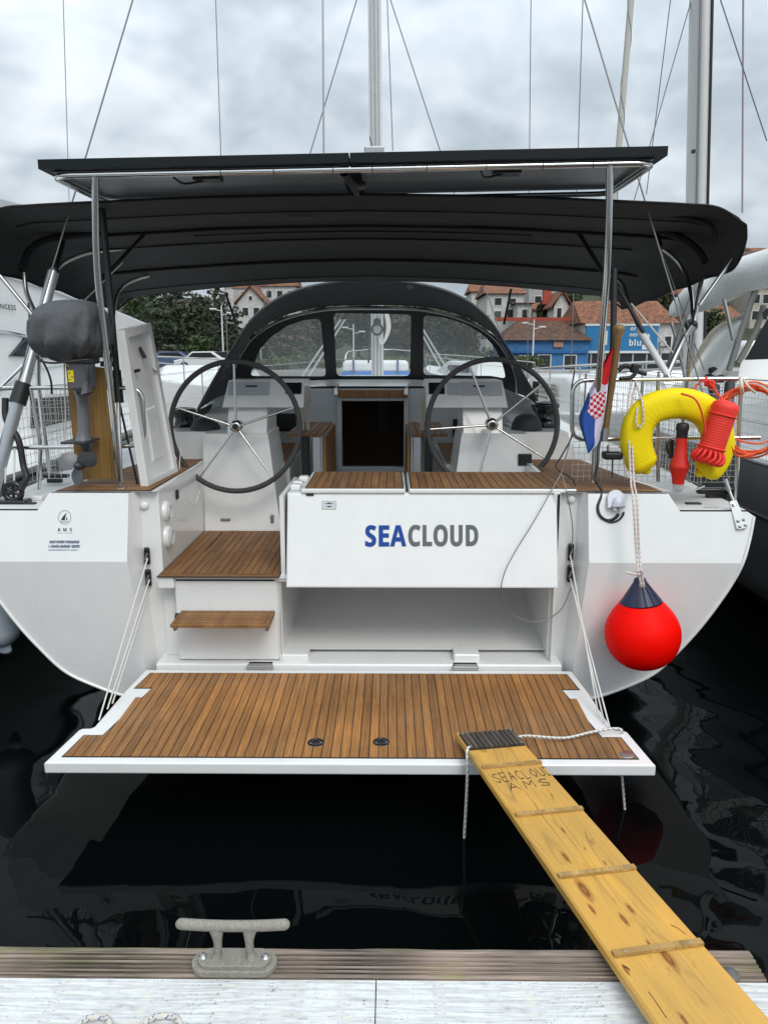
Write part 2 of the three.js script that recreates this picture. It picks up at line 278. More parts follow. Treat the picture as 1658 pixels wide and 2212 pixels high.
// pontoon: grooved edge timber, ribbed white boards, float below
const DOCK = 0.5, DOCK_END = 1.012;
{
  const swapUV = (g) => { const a = g.attributes.uv; for (let i = 0; i < a.count; i++) a.setXY(i, a.getY(i), a.getX(i)); return g; };
  const floatTex = dataTex(256, 256, (u, v) => 0.6 + 0.6 * (tileN(u, v, 3, 3, 31) - 0.5) + 0.3 * (tileN(u, v, 20, 20, 3, 2) - 0.5));
  const pontoon = structure('pontoon', merge([box(-9, DOCK_END - 0.02, -0.35, DOCK - 0.06, -1.86, 2.4)]), mat([0.05, 0.048, 0.045], 0.9, { map: floatTex }));
  const timberTex = dataTex(512, 1024, (u, v) => {            // grain along v
    const g = fbm(u * 60, v * 14, 1, 4), s = fbm(u * 7, v * 22, 5, 4), f = fbm(u * 160, v * 60, 9, 3), moss = fbm(u * 9, v * 30, 33, 4);
    let c = 0.7 + 0.32 * (g - 0.5) + 0.5 * (s - 0.5) + 0.2 * (f - 0.5); if (g < 0.3) c *= 0.75;
    const m = Math.max(0, moss - 0.58) * 2.5; return [c * (1 + 0.1 * s - 0.25 * m), c * (0.96 + 0.02 * s - 0.1 * m), c * (0.92 - 0.45 * m)];
  });
  timberTex.repeat.set(3, 0.2);
  const timber = mat([0.44, 0.41, 0.375], 0.9, { map: timberTex, bumpMap: timberTex, bumpScale: 0.005 });
  // profile across the edge timber: (distance from its water edge, height)
  const W = 0.112, prof = [[0, -0.05], [0, -0.012], [0.006, -0.004], [0.02, 0]];
  for (const g0 of [0.036, 0.053, 0.069, 0.084, 0.098]) prof.push([g0 - 0.004, -0.0005], [g0 - 0.0028, -0.009], [g0 + 0.0028, -0.009], [g0 + 0.004, -0.0005]);
  prof.push([W - 0.008, 0], [W - 0.002, -0.004], [W, -0.012], [W, -0.05]);
  const D0 = 1.887;
  for (const [x0, x1] of [[-7, -3.4], [-3.395, DOCK_END]]) {
    const L = x1 - x0, N = 24;
    // finely cut along its length so that it can be a little uneven
    const rows = []; for (let i = 0; i <= N * 4; i++) { const x = x0 + L * i / (N * 4); rows.push(prof.map(([a, h], k) => V(x, DOCK + h + (k < 4 ? 0.006 * (fbm(x * 7, k, 3, 3) - 0.5) : 0.003 * (fbm(x * 5, a * 20, 1, 3) - 0.5)), -D0 + a + (k < 3 ? 0.009 * (fbm(x * 4, k * 0.4, 8, 4) - 0.5) : 0)))); }
    const s = sheet(rows).toNonIndexed(); s.computeVertexNormals();
    part(pontoon, 'edge_timber', swapUV(uvMetres(s, 1, 0.3 - x0, 0)), timber);
  }
  const paintTex = dataTex(1024, 512, (u, v) => {            // worn white paint on ribbed boards: 1 m x 0.5 m
    const a = tileN(u, v, 3, 6, 2), b = tileN(u, v, 5, 55, 6, 4), d = tileN(u, v, 26, 70, 15, 3), e = tileN(u, v, 2, 60, 41, 4), f = tileN(u, v, 9, 30, 77, 4);
    let c = 0.95 + 0.12 * (a - 0.5) + 0.4 * (e - 0.5) + 0.16 * (f - 0.5); if (b < 0.3 && d < 0.5) c *= 0.62 + 0.4 * d; if (d < 0.2 && f < 0.5) c *= 0.6;
    const warm = Math.max(0, f - 0.58); return [c, c * (0.998 - 0.15 * warm), c * (0.992 - 0.5 * warm)];
  });
  const painted = mat([0.64, 0.655, 0.665], 0.62, { map: paintTex, bumpMap: paintTex, bumpScale: 0.001 });
  const Wb = 0.146, ribs = [[0, -0.03], [0, -0.002], [0.003, 0.001]];
  for (const a of [0.012, 0.042, 0.072, 0.102, 0.132]) ribs.push([a - 0.011, 0.0005], [a - 0.0065, 0.0075], [a + 0.0055, 0.0075], [a + 0.0105, 0.0005]);
  ribs.push([Wb - 0.0015, -0.001], [Wb - 0.001, -0.03]); ribs.sort((p, q) => p[0] - q[0]);
  const seamX = atY(811, 2160, DOCK).x, edge = D0 - W - 0.004;
  for (let k = 0; k < 14; k++) for (const [x0, x1] of [[-4, seamX - 0.0015], [seamX + 0.0015, DOCK_END]]) {
    const zo = -edge + k * 0.148, rows = [x0, x1].map((x) => ribs.map(([a, h]) => V(x, DOCK - 0.008 + h, zo + a)));
    const g = sheet(rows).toNonIndexed(); g.computeVertexNormals(); const b = part(pontoon, 'deck_board', uvMetres(g), painted);
    if (k < 2) { const c = x1 > 0 ? x0 + 0.028 : x1 - 0.028; for (const zz of [0.073]) part(b, 'screw', lathe([[0.0001, 0.004], [0.003, 0.004], [0.0035, 0.0015], [0.0075, 0.003], [0.0078, 0]], 14).translate(c, DOCK - 0.004, zo + zz), M.steelDull); }
  }
  const bolt = at(1578, 2083, 1.79); part(pontoon, 'bolt', lathe([[0.0001, 0.012], [0.011, 0.012], [0.013, 0.008], [0.024, 0.006], [0.024, 0]], 16).translate(bolt.x, DOCK, bolt.z), mat([0.16, 0.15, 0.14], 0.7, { metalness: 0.5 }));
}
// mooring cleat on the edge timber
{
  const galvTex = dataTex(256, 256, (u, v) => { const a = tileN(u, v, 4, 4, 12), b = tileN(u, v, 18, 18, 2, 3); const c = 0.85 + 0.22 * (a - 0.5) + 0.14 * (b - 0.5); return [c, c * 0.985, c * 0.955]; });
  galvTex.repeat.set(8, 8);
  const galv = mat([0.38, 0.365, 0.34], 0.72, { map: galvTex, bumpMap: galvTex, bumpScale: 0.0008, metalness: 0.25 });
  const c = atY(507, 2088, DOCK), t = thing('mooring_cleat', 'grey galvanised metal mooring cleat bolted to the wooden pontoon edge', 'cleat', V(c.x, DOCK, c.z));
  const base = (w, d, h0, h1) => { const s = new THREE.Shape(), r = d / 2; s.absarc(w / 2 - r, 0, r, -Math.PI / 2, Math.PI / 2); s.absarc(-w / 2 + r, 0, r, Math.PI / 2, 1.5 * Math.PI); const g = new THREE.ExtrudeGeometry(s, { depth: h1 - h0 - 0.006, bevelEnabled: true, bevelSize: 0.004, bevelThickness: 0.003, bevelOffset: -0.004, bevelSegments: 2, curveSegments: 14 }); g.rotateX(-Math.PI / 2); g.translate(c.x, DOCK + h0 + 0.003, c.z); return uvMetres(g); };
  part(t, 'base_plate', merge([base(0.232, 0.082, 0.0, 0.02), base(0.2, 0.066, 0.018, 0.032)]), galv);
  const HB = 0.128, hornPts = [], L = 0.155; for (let i = 0; i <= 48; i++) { const x = -L * Math.cos(Math.PI * i / 48); hornPts.push(V(c.x + x, DOCK + HB + 0.007 * (x / L) ** 2, c.z)); }
  part(t, 'horn', uvMetres(merge([sweep(hornPts, V(0, 0, 1), (s) => { const q = Math.abs(Math.cos(Math.PI * s)), e = q > 0.89 ? Math.sqrt(Math.max(0.004, 1 - ((q - 0.89) / 0.11) ** 2)) : 1; return [0.0148 * e, 0.0148 * e]; }, 0, 2, 14)])), galv);
  for (const sx of [-1, 1]) {
    const pts = [V(c.x + sx * 0.048, DOCK + 0.024, c.z), V(c.x + sx * 0.044, DOCK + 0.05, c.z), V(c.x + sx * 0.043, DOCK + 0.085, c.z), V(c.x + sx * 0.046, DOCK + HB, c.z)];
    const cr = new THREE.CatmullRomCurve3(pts).getPoints(14);
    part(t, 'leg', uvMetres(sweep(cr, V(0, 0, 1), (s) => [0.0112 + 0.06 * Math.max(0, s - 0.55) ** 1.8 + 0.012 * Math.max(0, 0.25 - s) * 3, 0.0135 + 0.008 * Math.max(0, 0.25 - s) * 4], 0, 2, 14)), galv);
  }
  for (const sx of [-1, 1]) part(t, 'bolt', lathe([[0.0001, 0.008], [0.007, 0.008], [0.008, 0.003], [0.012, 0.002], [0.012, 0]], 12).translate(c.x + sx * 0.085, DOCK + 0.031, c.z), M.steelDull);
}
// ================================================================== GANGWAY
{
  const onPlank = (u, v, lift = 0) => { const q = ray(u, v), d = (EYE - 0.385 - lift - 0.111 * 3.33) / (-q.y - 0.111); return V(q.x * d, EYE + q.y * d, -d); };
  const A = onPlank(990, 1592), C = onPlank(1417, 2212), L = C.clone().sub(A).normalize(), up = V(0, 1, 0.111).normalize().multiplyScalar(1), S = L.clone().cross(V(0, 1, 0)).negate().normalize(); // S to the right
  if (S.x < 0) S.negate();
  const N = S.clone().cross(L); if (N.y < 0) N.negate();
  const W = 0.274, LEN = 2.75, o = A.clone().addScaledVector(L, -0.05);
  const P = (s, t, h = 0) => o.clone().addScaledVector(S, s * W).addScaledVector(L, t).addScaledVector(N, h);
  const inv = (u, v) => { const q = onPlank(u, v).sub(o); return [q.dot(S) / W, q.dot(L)]; };
  const CW = 512, CH = 2048, tx = (u, v) => { const [s, t] = inv(u, v); return [s * CW, t / LEN * CH]; };
  const knots = [[1215, 1795, 9], [1220, 1852, 14], [1262, 1835, 5], [1260, 1922, 24], [1360, 1965, 11], [1277, 1964, 11], [1346, 1987, 13], [1440, 2070, 22], [1305, 1866, 6], [1475, 2203, 9], [1400, 2040, 7], [1190, 1720, 6], [1350, 2095, 9]];
  const kp = knots.map(([u, v, r]) => [...tx(u, v), r]);
  const board = canvasTex(CW, CH, (x) => {
    const im = x.createImageData(CW, CH), r = rng(5);
    for (let j = 0; j < CH; j++) for (let i = 0; i < CW; i++) {
      let du = 0; for (const [kx, ky, kr] of kp) { const dx = i - kx, dy = (j - ky) * 0.55; const q = Math.exp(-(dx * dx + dy * dy) / (kr * kr * 14)); du += Math.sign(dx || 1) * q * kr * 1.1; }
      const u = (i - du) / CW, v = j / CH, wob = 1.9 * fbm(u * 3, v * 4, 1, 3) ;
      const ring = Math.sin((u * 7 + wob * 3.2) * 6.283 * (0.6 + 0.5 * fbm(u * 2, v, 3, 2)));
      const strong = Math.max(0, fbm(u * 3 + 2, v * 3, 7, 2) - 0.4) * 2.2;
      const fine = fbm(u * 120, v * 10, 4, 3), blot = fbm(u * 5, v * 11, 9, 4);
      let c = 0.86 + 0.2 * (blot - 0.5) + 0.11 * (fine - 0.5) - (ring > 0.72 ? 0.16 * strong * (ring - 0.72) / 0.28 : 0);
      const yel = 0.5 + 0.9 * (blot - 0.5);
      let rgb = [0.95 * c, (0.755 - 0.05 * yel) * c, (0.40 - 0.10 * yel) * c];
      for (const [kx, ky, kr] of kp) { const dx = i - kx, dy = (j - ky) * 0.6, q = Math.hypot(dx, dy) / kr * (1 + 0.3 * (fine - 0.5)); if (q < 1.5) { const m = Math.max(0, Math.min(1, (1.35 - q) * 1.5)), ringk = 0.85 + 0.15 * Math.sin(q * 9); rgb = [rgb[0] * (1 - m) + 0.66 * ringk * m, rgb[1] * (1 - m) + 0.42 * ringk * m, rgb[2] * (1 - m) + 0.16 * ringk * m]; } }
      const k = 4 * (j * CW + i); im.data[k] = 255 * rgb[0]; im.data[k + 1] = 255 * rgb[1]; im.data[k + 2] = 255 * rgb[2]; im.data[k + 3] = 255;
    }
    x.putImageData(im, 0, 0);
    // splits and worn spots
    x.lineCap = 'round'; const crack = (pts, w, c) => { x.strokeStyle = c; x.lineWidth = w; x.beginPath(); pts.forEach(([u, v], i) => { const [a, b] = tx(u, v); i ? x.lineTo(a + (r() - 0.5) * 3, b) : x.moveTo(a, b); }); x.stroke(); };
    crack([[1400, 2144], [1412, 2160], [1425, 2180], [1438, 2198]], 5, 'rgba(96,52,14,0.85)'); crack([[1346, 2087], [1352, 2090], [1358, 2094]], 8, 'rgba(70,36,10,0.85)'); crack([[1449, 2002], [1462, 2008], [1478, 2020]], 9, 'rgba(150,92,34,0.7)'); crack([[1262, 1800], [1268, 1812]], 5, 'rgba(110,62,20,0.8)'); crack([[1180, 1706], [1196, 1730]], 3, 'rgba(140,84,30,0.6)');
    for (let i = 0; i < 240; i++) { x.fillStyle = `rgba(84,56,24,${0.05 + 0.12 * r()})`; x.beginPath(); x.ellipse(CW * (0.5 + (r() + r() - 1) * 0.48), CH * r(), 2 + 9 * r() * r(), 3 + 26 * r() * r(), (r() - 0.5) * 0.4, 0, 7); x.fill(); }
    // name burnt into the board by hand, as strokes
    x.strokeStyle = 'rgba(58,34,14,0.9)'; x.lineWidth = 6; x.lineCap = 'round'; x.lineJoin = 'round';
    const G = { S: [[[9, 1], [3, 0], [0, 3], [4, 5], [9, 7], [7, 10], [0, 9]]], E: [[[9, 0], [0, 0], [0, 10], [9, 10]], [[0, 5], [7, 5]]], A: [[[0, 10], [5, 0], [10, 10]], [[2, 6], [8, 6]]], C: [[[9, 1], [4, 0], [0, 5], [4, 10], [9, 9]]], L: [[[0, 0], [0, 10], [8, 10]]], O: [[[5, 0], [0, 5], [5, 10], [10, 5], [5, 0]]], U: [[[0, 0], [1, 8], [5, 10], [9, 8], [10, 0]]], D: [[[0, 0], [0, 10], [6, 9], [10, 5], [6, 1], [0, 0]]], M: [[[0, 10], [1, 0], [5, 6], [10, 0], [10, 10]]] };
    const word = (s, p, q, hgt, gap) => { const n = s.length, dx = (q[0] - p[0]) / n, dy = (q[1] - p[1]) / n; [...s].forEach((ch, i) => { for (const st of G[ch]) { x.beginPath(); st.forEach(([a, b], k) => { const X = p[0] + dx * (i + a / 10 * gap), Y = p[1] + dy * (i + a / 10 * gap) + b / 10 * hgt + (r() - 0.5) * 4; k ? x.lineTo(X, Y) : x.moveTo(X, Y); }); x.stroke(); } }); };
    word('SEACLOUD', tx(1060, 1673), tx(1184, 1658), tx(1100, 1690)[1] - tx(1100, 1671)[1], 0.74); word('AMS', tx(1093, 1694), tx(1192, 1682), tx(1140, 1706)[1] - tx(1140, 1691)[1], 0.6);
  });
  board.flipY = false;
  const mBoard = mat([0.93, 0.92, 0.88], 0.48, { map: board, bumpMap: board, bumpScale: 0.0015 });
  const t = thing('gangway', 'yellow pine gangway plank marked SEACLOUD AMS, running from pontoon to teak platform', 'gangway', P(0.5, 1.2, -0.03));
  const rows = [], T = 0.034, n = 40, c = 0.006; // rounded board
  const ring = [[0, -T + c], [c, -T], [W - c, -T], [W, -T + c], [W, -c], [W - c, 0], [c, 0], [0, -c]];
  for (let i = 0; i <= n; i++) rows.push([...ring, ring[0]].map(([a, h]) => P(a / W, LEN * i / n, h)));
  const cap = (tt, flip) => { const f = ring.map(([a, h]) => P(a / W, tt, h)); return solid([flip ? f.reverse() : f]); };
  let g = merge([sheet(rows).toNonIndexed(), cap(0, false), cap(LEN, true)]); g.computeVertexNormals();
  { const p = g.attributes.position, uv = g.attributes.uv, q = V(); for (let i = 0; i < p.count; i++) { q.fromBufferAttribute(p, i).sub(o); uv.setXY(i, q.dot(S) / W, q.dot(L) / LEN); } }
  part(t, 'plank', g, mBoard);
  for (const [u0, v0] of [[1105, 1655], [1187, 1757], [1291, 1887], [1423, 2053]]) {
    const tt = inv(u0, v0)[1]; const b = [P(0.035, tt - 0.011, 0.001), P(0.985, tt - 0.011, 0.001), P(0.985, tt + 0.011, 0.001), P(0.035, tt + 0.011, 0.001)].reverse();
    const top = b.map((q) => q.clone().addScaledVector(N, 0.009)); const s = part(t, 'foot_batten', hexa(b, top), M.pine);
    for (const sx of [0.16, 0.86]) part(s, 'nail', lathe([[0.0001, 0.0012], [0.0032, 0.0008], [0.0034, 0]], 8).translate(...P(sx, tt, 0.0102).toArray()), M.steelDull);
  }
  { // grooved rubber-and-wood tread at the platform end
    const t0 = 0.028, t1 = 0.212, ribW = (0.94) / 11;
    part(t, 'tread_pad', hexa([P(0.03, t0, 0.001), P(0.97, t0, 0.001), P(0.97, t1, 0.001), P(0.03, t1, 0.001)].reverse(), [P(0.03, t0, 0.006), P(0.97, t0, 0.006), P(0.97, t1, 0.006), P(0.03, t1, 0.006)].reverse()), M.black);
    const mm = [mat([0.10, 0.075, 0.06], 0.8, { map: grainTex }), mat([0.135, 0.10, 0.085], 0.8, { map: grainTex }), mat([0.075, 0.06, 0.052], 0.8, { map: grainTex })];
    for (let i = 0; i < 11; i++) { const a = 0.03 + ribW * i + 0.006, b = 0.03 + ribW * (i + 1) - 0.012; const q = [P(a, t0 + 0.002, 0.005), P(b, t0 + 0.002, 0.005), P(b, t1 - 0.002, 0.005), P(a, t1 - 0.002, 0.005)].reverse(); part(t, 'tread_slat', hexa(q, q.map((e) => e.clone().addScaledVector(N, 0.007))), mm[i % 3]); }
    for (const [a, b] of [[0.07, 0.045], [0.93, 0.045], [0.07, 0.195], [0.93, 0.195]]) part(t, 'screw', new THREE.SphereGeometry(0.005, 8, 6).scale(1, 0.5, 1).translate(...P(a, b, 0.013).toArray()), M.steelDull);
  }
  // ropes tied to the gangway's platform end
  const twist = (pts, r, m1, m2, name, label, turns) => {
    const k = thing(name, label, 'rope', pts[0].clone(), null), cr = new THREE.CatmullRomCurve3(pts), len = cr.getLength(), nn = Math.ceil(len / 0.012);
    part(k, 'core', new THREE.TubeGeometry(cr, nn, r, 8), m1);
    const fleck = []; for (let i = 0; i < Math.floor(len / 0.026); i++) { const a = cr.getPointAt((i * 0.026 + 0.004) / len), b = cr.getPointAt(Math.min(1, (i * 0.026 + 0.018) / len)), d = b.clone().sub(a).normalize(), s = d.clone().cross(V(0.3, 0.2, 1)).normalize(); const e = d.clone().cross(s), ph = i * 2.1; for (const q of [0, 2.09, 4.19]) { const off = s.clone().multiplyScalar(Math.cos(ph + q)).addScaledVector(e, Math.sin(ph + q)).multiplyScalar(r * 0.72), off2 = s.clone().multiplyScalar(Math.cos(ph + q + 0.9)).addScaledVector(e, Math.sin(ph + q + 0.9)).multiplyScalar(r * 0.72); fleck.push(bar(a.clone().add(off), b.clone().add(off2), r * 0.42, r * 0.42, 5)); } }
    part(k, 'fleck_strand', merge(fleck), m2); return k;
  };
  globalThis.twistRope = twist;
  const e = P(0.0, 0.24, -0.01);
  twist([P(0.03, 0.2, 0.012), P(-0.02, 0.215, 0.005), P(-0.035, 0.235, -0.06), V(e.x - 0.012, 0.15, e.z + 0.0), V(e.x - 0.016, 0.02, e.z), V(e.x - 0.02, -0.3, e.z)], 0.0065, M.ropeWhite, M.ropeBlack, 'gangway_rope', 'black-flecked white rope hanging from the left side of the gangway into the water');
  const f = atY(1325, 1574, 0.35);
  twist([P(0.98, 0.1, -0.005), P(1.15, 0.075, -0.012), atY(1220, 1594, 0.34), atY(1275, 1582, 0.34), f, V(f.x + 0.035, 0.345, f.z), V(f.x + 0.05, 0.3, f.z - 0.01)], 0.0068, M.ropeWhite, M.ropeBlack, 'gangway_rope', 'black-flecked white rope lying across the platform from gangway to its right edge');
  const h0 = at(1342, 1676, 3.36), h1 = at(1346, 1720, 3.36), h2 = at(1355, 1795, 3.36);
  twist([V(h0.x - 0.005, 0.29, h0.z - 0.05), h0, h1, at(1349, 1755, 3.36), h2, V(h2.x + 0.01, -0.1, h2.z)], 0.0062, M.ropeWhite, M.ropeBlack, 'gangway_rope', 'short black-flecked rope end hanging below the right corner of the platform');
}
// blue-flecked mooring rope lying on the pontoon at the bottom left
{
  const loop = (u0, u1, v) => { const a = atY(u0, 2225, DOCK + 0.012), b = atY((u0 + u1) / 2, v, DOCK + 0.016), c = atY(u1, 2225, DOCK + 0.012), pts = []; const w = (c.x - a.x) / 2, cx = (a.x + c.x) / 2, top = b.z; for (let i = 0; i <= 40; i++) { const t = i / 40 * 2 * Math.PI; pts.push(V(cx + w * 1.02 * Math.cos(t), DOCK + 0.012 + 0.006 * Math.sin(3 * t), top + 0.075 - 0.075 * Math.sin(t))); } return pts; };
  let k = 0;
  for (const [u0, u1, v] of [[161, 240, 2190], [303, 392, 2188]]) {
    const pts = loop(u0, u1, v), cr = new THREE.CatmullRomCurve3(pts), t = thing('mooring_rope', k++ ? 'right-hand of two white rope loops with blue flecks at the bottom edge' : 'left-hand of two white rope loops with blue flecks at the bottom edge', 'rope', V(pts[0].x, DOCK, pts[0].z), 'rope loops on the pontoon');
    part(t, 'core', new THREE.TubeGeometry(cr, 90, 0.0078, 10), mat([0.58, 0.53, 0.47], 0.9));
    const fl = []; for (let i = 0; i < 22; i++) { const p = cr.getPointAt(i / 22), q = cr.getPointAt((i + 0.5) / 22), d = q.clone().sub(p).normalize(), s = V(0, 1, 0).cross(d).normalize(); const f = (a) => s.clone().multiplyScalar(Math.sin(a) * 0.0066).add(V(0, Math.cos(a) * 0.0066, 0)), n = (i % 3) - 1; fl.push(bar(p.clone().add(f(n * 0.9 - 0.5)), q.clone().add(f(n * 0.9 + 0.7)), 0.0026, 0.0026, 6)); if (i % 2) fl.push(bar(p.clone().add(f(n * 0.9 + 1.2)), q.clone().add(f(n * 0.9 + 2.2)), 0.0023, 0.0023, 6)); }
    part(t, 'fleck_strand', merge(fl), M.ropeBlue);
  }
}
// ================================================================== THE YACHT
const yacht = thing('sailing_yacht', 'white sailing yacht SEACLOUD moored stern-to, teak platform folded down, twin wheels', 'yacht', V(XB, 0, -4.3));
const Y = (name, geo, m, label) => part(yacht, name, geo, m, label);
const dT = (y) => (y >= 0.98 ? 4.22 + (y - 0.98) * 0.27 : 4.22 + (0.98 - y) * 0.09);
const CURVE = [[2.25, 1.235], [2.225, 1.12], [2.18, 0.98], [2.14, 0.867], [2.075, 0.735], [1.99, 0.588], [1.885, 0.44], [1.75, 0.285], [1.58, 0.19], [1.42, 0.127], [1.1, 0.06], [0.7, 0.015], [0, -0.02]];
// planks of a teak deck: strips running fore and aft inside convex zones of [rel x, d]
function teakDeck(owner, zones, y, pitch, mats, seed, o = {}) {
  const r = rng(seed), all = zones.flat(), x0 = Math.min(...all.map((p) => p[0])), x1 = Math.max(...all.map((p) => p[0])), ax = o.across ? 1 : 0;
  const lo = Math.min(...all.map((p) => p[ax])), hi = Math.max(...all.map((p) => p[ax])), n = Math.round((hi - lo) / pitch), w = (hi - lo) / n, gap = o.gap ?? 0.0045;
  for (let i = 0; i < n; i++) {
    const m = mats[Math.floor(r() * mats.length)], a = lo + i * w + gap / 2, b = lo + (i + 1) * w - gap / 2, pieces = zones.map((z) => clipStrip(z, ax, a, b)).filter((p) => p.length > 2);
    const full = pieces.map((p) => ({ p, lo: Math.min(...p.map((q) => q[1 - ax])), hi: Math.max(...p.map((q) => q[1 - ax])) })).sort((s, t) => s.lo - t.lo);
    // pieces that follow one another over the full width become one plank
    const wide = (q) => q.p.length === 4 && !o.keep; const runs = [];
    for (const f of full) { const last = runs[runs.length - 1]; if (last && Math.abs(f.lo - last.hi) < 0.012 && wide(f) && wide(last)) { last.hi = f.hi; last.joined = true; } else runs.push({ ...f }); }
    for (const f of runs) {
      const ring = (f.joined ? (ax ? [[f.lo, a], [f.hi, a], [f.hi, b], [f.lo, b]] : [[a, f.lo], [b, f.lo], [b, f.hi], [a, f.hi]]) : f.p).map(([x, d]) => V(R(x), y, -d));
      let area = 0; ring.forEach((q, k) => { const e = ring[(k + 1) % ring.length]; area += q.x * e.z - e.x * q.z; }); if (area > 0) ring.reverse();
      let g = prism(ring, V(0, 0.0035 + r() * 0.0008, 0)); g = uvMetres(g, 1, r() * 3, r() * 3);
      if (o.whole) { const q = g.attributes.position, w = g.attributes.uv; for (let k = 0; k < q.count; k++) w.setXY(k, (q.getX(k) - XB - o.whole[2]) / o.whole[0], (-q.getZ(k) - o.whole[3]) / o.whole[1]); }
      if (o.across) { const q = g.attributes.uv; for (let k = 0; k < q.count; k++) q.setXY(k, q.getY(k), q.getX(k)); }
      part(owner, 'teak_plank', g, m);
    }
  }
}
const flat = (pts, y0, y1) => { const ring = pts.map(([x, d]) => V(R(x), y0, -d)); let area = 0; ring.forEach((q, k) => { const e = ring[(k + 1) % ring.length]; area += q.x * e.z - e.x * q.z; }); if (area > 0) ring.reverse(); return prism(ring, V(0, y1 - y0, 0)); };
const mirror = (pts) => [...pts, ...pts.map(([x, d]) => [-x, d]).reverse()];

// ---- swim platform
{
  const right = [[1.386, 3.185], [1.352, 3.495], [1.338, 3.512], [1.3, 3.514], [1.287, 3.53], [1.272, 3.95], [1.248, 4.235]];
  const poly = mirror(right), s = new THREE.Shape(poly.map(([x, d]) => new THREE.Vector2(R(x), d)));
  const g = new THREE.ExtrudeGeometry(s, { depth: 0.055 - 0.016, bevelEnabled: true, bevelSize: 0.008, bevelThickness: 0.008, bevelOffset: -0.008, bevelSegments: 3 }); g.rotateX(-Math.PI / 2); g.translate(0, 0.265 + 0.008, 0);
  const p = Y('swim_platform', uvMetres(g), M.gel);
  const zA = mirror([[1.321, 3.238], [1.299, 3.434]]), zB = mirror([[1.206, 3.434], [1.13, 3.978]]), zC = mirror([[1.228, 3.978], [1.203, 4.178]]);
  const grow = (z, e) => z.map(([x, d]) => [x + Math.sign(x) * e, d]);
  part(p, 'caulking', merge([flat(grow(mirror([[1.321, 3.232], [1.299, 3.44]]), 0.006), 0.3195, 0.3225), flat(grow(mirror([[1.206, 3.44], [1.13, 3.972]]), 0.006), 0.3195, 0.3225), flat(grow(mirror([[1.228, 3.972], [1.203, 4.184]]), 0.006), 0.3195, 0.3225)]), M.caulk);
  // one continuous grain-and-weather map over the whole platform, 2.8 m by 1.1 m
  const tone = rng(91), tones = Array.from({ length: 70 }, () => [0.9 + 0.2 * tone(), tone() * 40]);
  const deckTex = dataTex(1536, 512, (u, v) => {
    const x = u * 2.8, z = v * 1.1, k = Math.floor((x - 0.079) / 0.0441), [t, o] = tones[Math.max(0, Math.min(69, k + 2))];
    const g = fbm(x * 190 + o, z * 6 + o, 1, 3), f = fbm(x * 420, z * 22 + o, 4, 2), joint = 0, stain = fbm(x * 2.3 + 3, z * 3.1, 8, 4), grey = Math.max(0, fbm(x * 1.3 + 9, z * 2.2 + 4, 2, 4) - 0.5) * 2.2 + Math.max(0, fbm(x * 9, z * 5, 6, 3) - 0.62);
    const c = t * (0.93 + 0.42 * (g - 0.5) + 0.2 * (f - 0.5) + 0.34 * (stain - 0.5)), m = Math.min(0.7, grey);
    return [c * (0.60 - 0.05 * m), c * (0.41 + 0.01 * m), c * (0.215 + 0.09 * m)];
  });
  const deckTeak = mat([1, 1, 1], 0.62, { map: deckTex, bumpMap: deckTex, bumpScale: 0.0008 });
  teakDeck(p, [zA, zB, zC], 0.3205, 0.0441, [deckTeak], 11, { whole: [2.8, 1.1, -1.4, 3.15] });
  for (const [u, v] of [[682, 1603], [823, 1602]]) {
    const c = atY(u, v, 0.326), f = part(p, 'deck_socket', lathe([[0.0001, 0.001], [0.012, 0.001], [0.014, 0.006], [0.036, 0.004], [0.041, 0]], 24).translate(c.x, 0.3245, c.z), M.blackGloss);
    for (let i = 0; i < 3; i++) part(f, 'screw', new THREE.SphereGeometry(0.0042, 8, 5).scale(1, 0.4, 1).translate(c.x + 0.028 * Math.cos(i * 2.1 + 0.4), 0.3295, c.z + 0.028 * Math.sin(i * 2.1 + 0.4)), M.steelDull);
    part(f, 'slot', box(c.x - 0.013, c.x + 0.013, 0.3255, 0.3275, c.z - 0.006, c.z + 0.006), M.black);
  }
  { const c = atY(1352, 1629, 0.326); part(p, 'deck_filler', lathe([[0.0001, 0.004], [0.03, 0.0035], [0.034, 0]], 22).translate(c.x, 0.3245, c.z), M.steelDull); }
  for (const [u, v] of [[563, 1438], [1004, 1437]]) { const c = at(u, v, 4.27); part(p, 'hinge', box(c.x - 0.075, c.x + 0.075, 0.318, 0.345, -4.30, -4.232, 0.005), M.steelDull); }
}
// ---- hull shell
{
  const st = [[4.4, 1, 0], [5.6, 1.02, 0.02], [7.5, 1.03, 0.05], [10, 1.0, 0.1], [12.5, 0.86, 0.17], [15, 0.55, 0.26], [17.2, 0.14, 0.36], [17.7, 0.01, 0.4]];
  const rows = st.map(([d, s, lift]) => { const half = CURVE.map(([x, y]) => [x * s, y + lift * Math.max(0, y) / 1.25 * 1.25 - 0.35 * Math.max(0, 1 - y / 1.2) * Math.min(1, (d - 4.4) / 2)]); return [...half.map(([x, y]) => V(R(x), y, -(d === 4.4 ? dT(y) + 0.004 : d))), ...half.slice(0, -1).reverse().map(([x, y]) => V(R(-x), y, -(d === 4.4 ? dT(y) + 0.004 : d)))]; });
  Y('hull', sheet(rows), M.gel);
  // moulded rim along the transom's edge
  for (const s of [-1, 1]) Y('transom_rim', tube(CURVE.slice(0, 11).map(([x, y]) => V(R(s * (x - 0.004)), y, -dT(y) + 0.002)), 0.009, { seg: 60 }), M.gel);
}
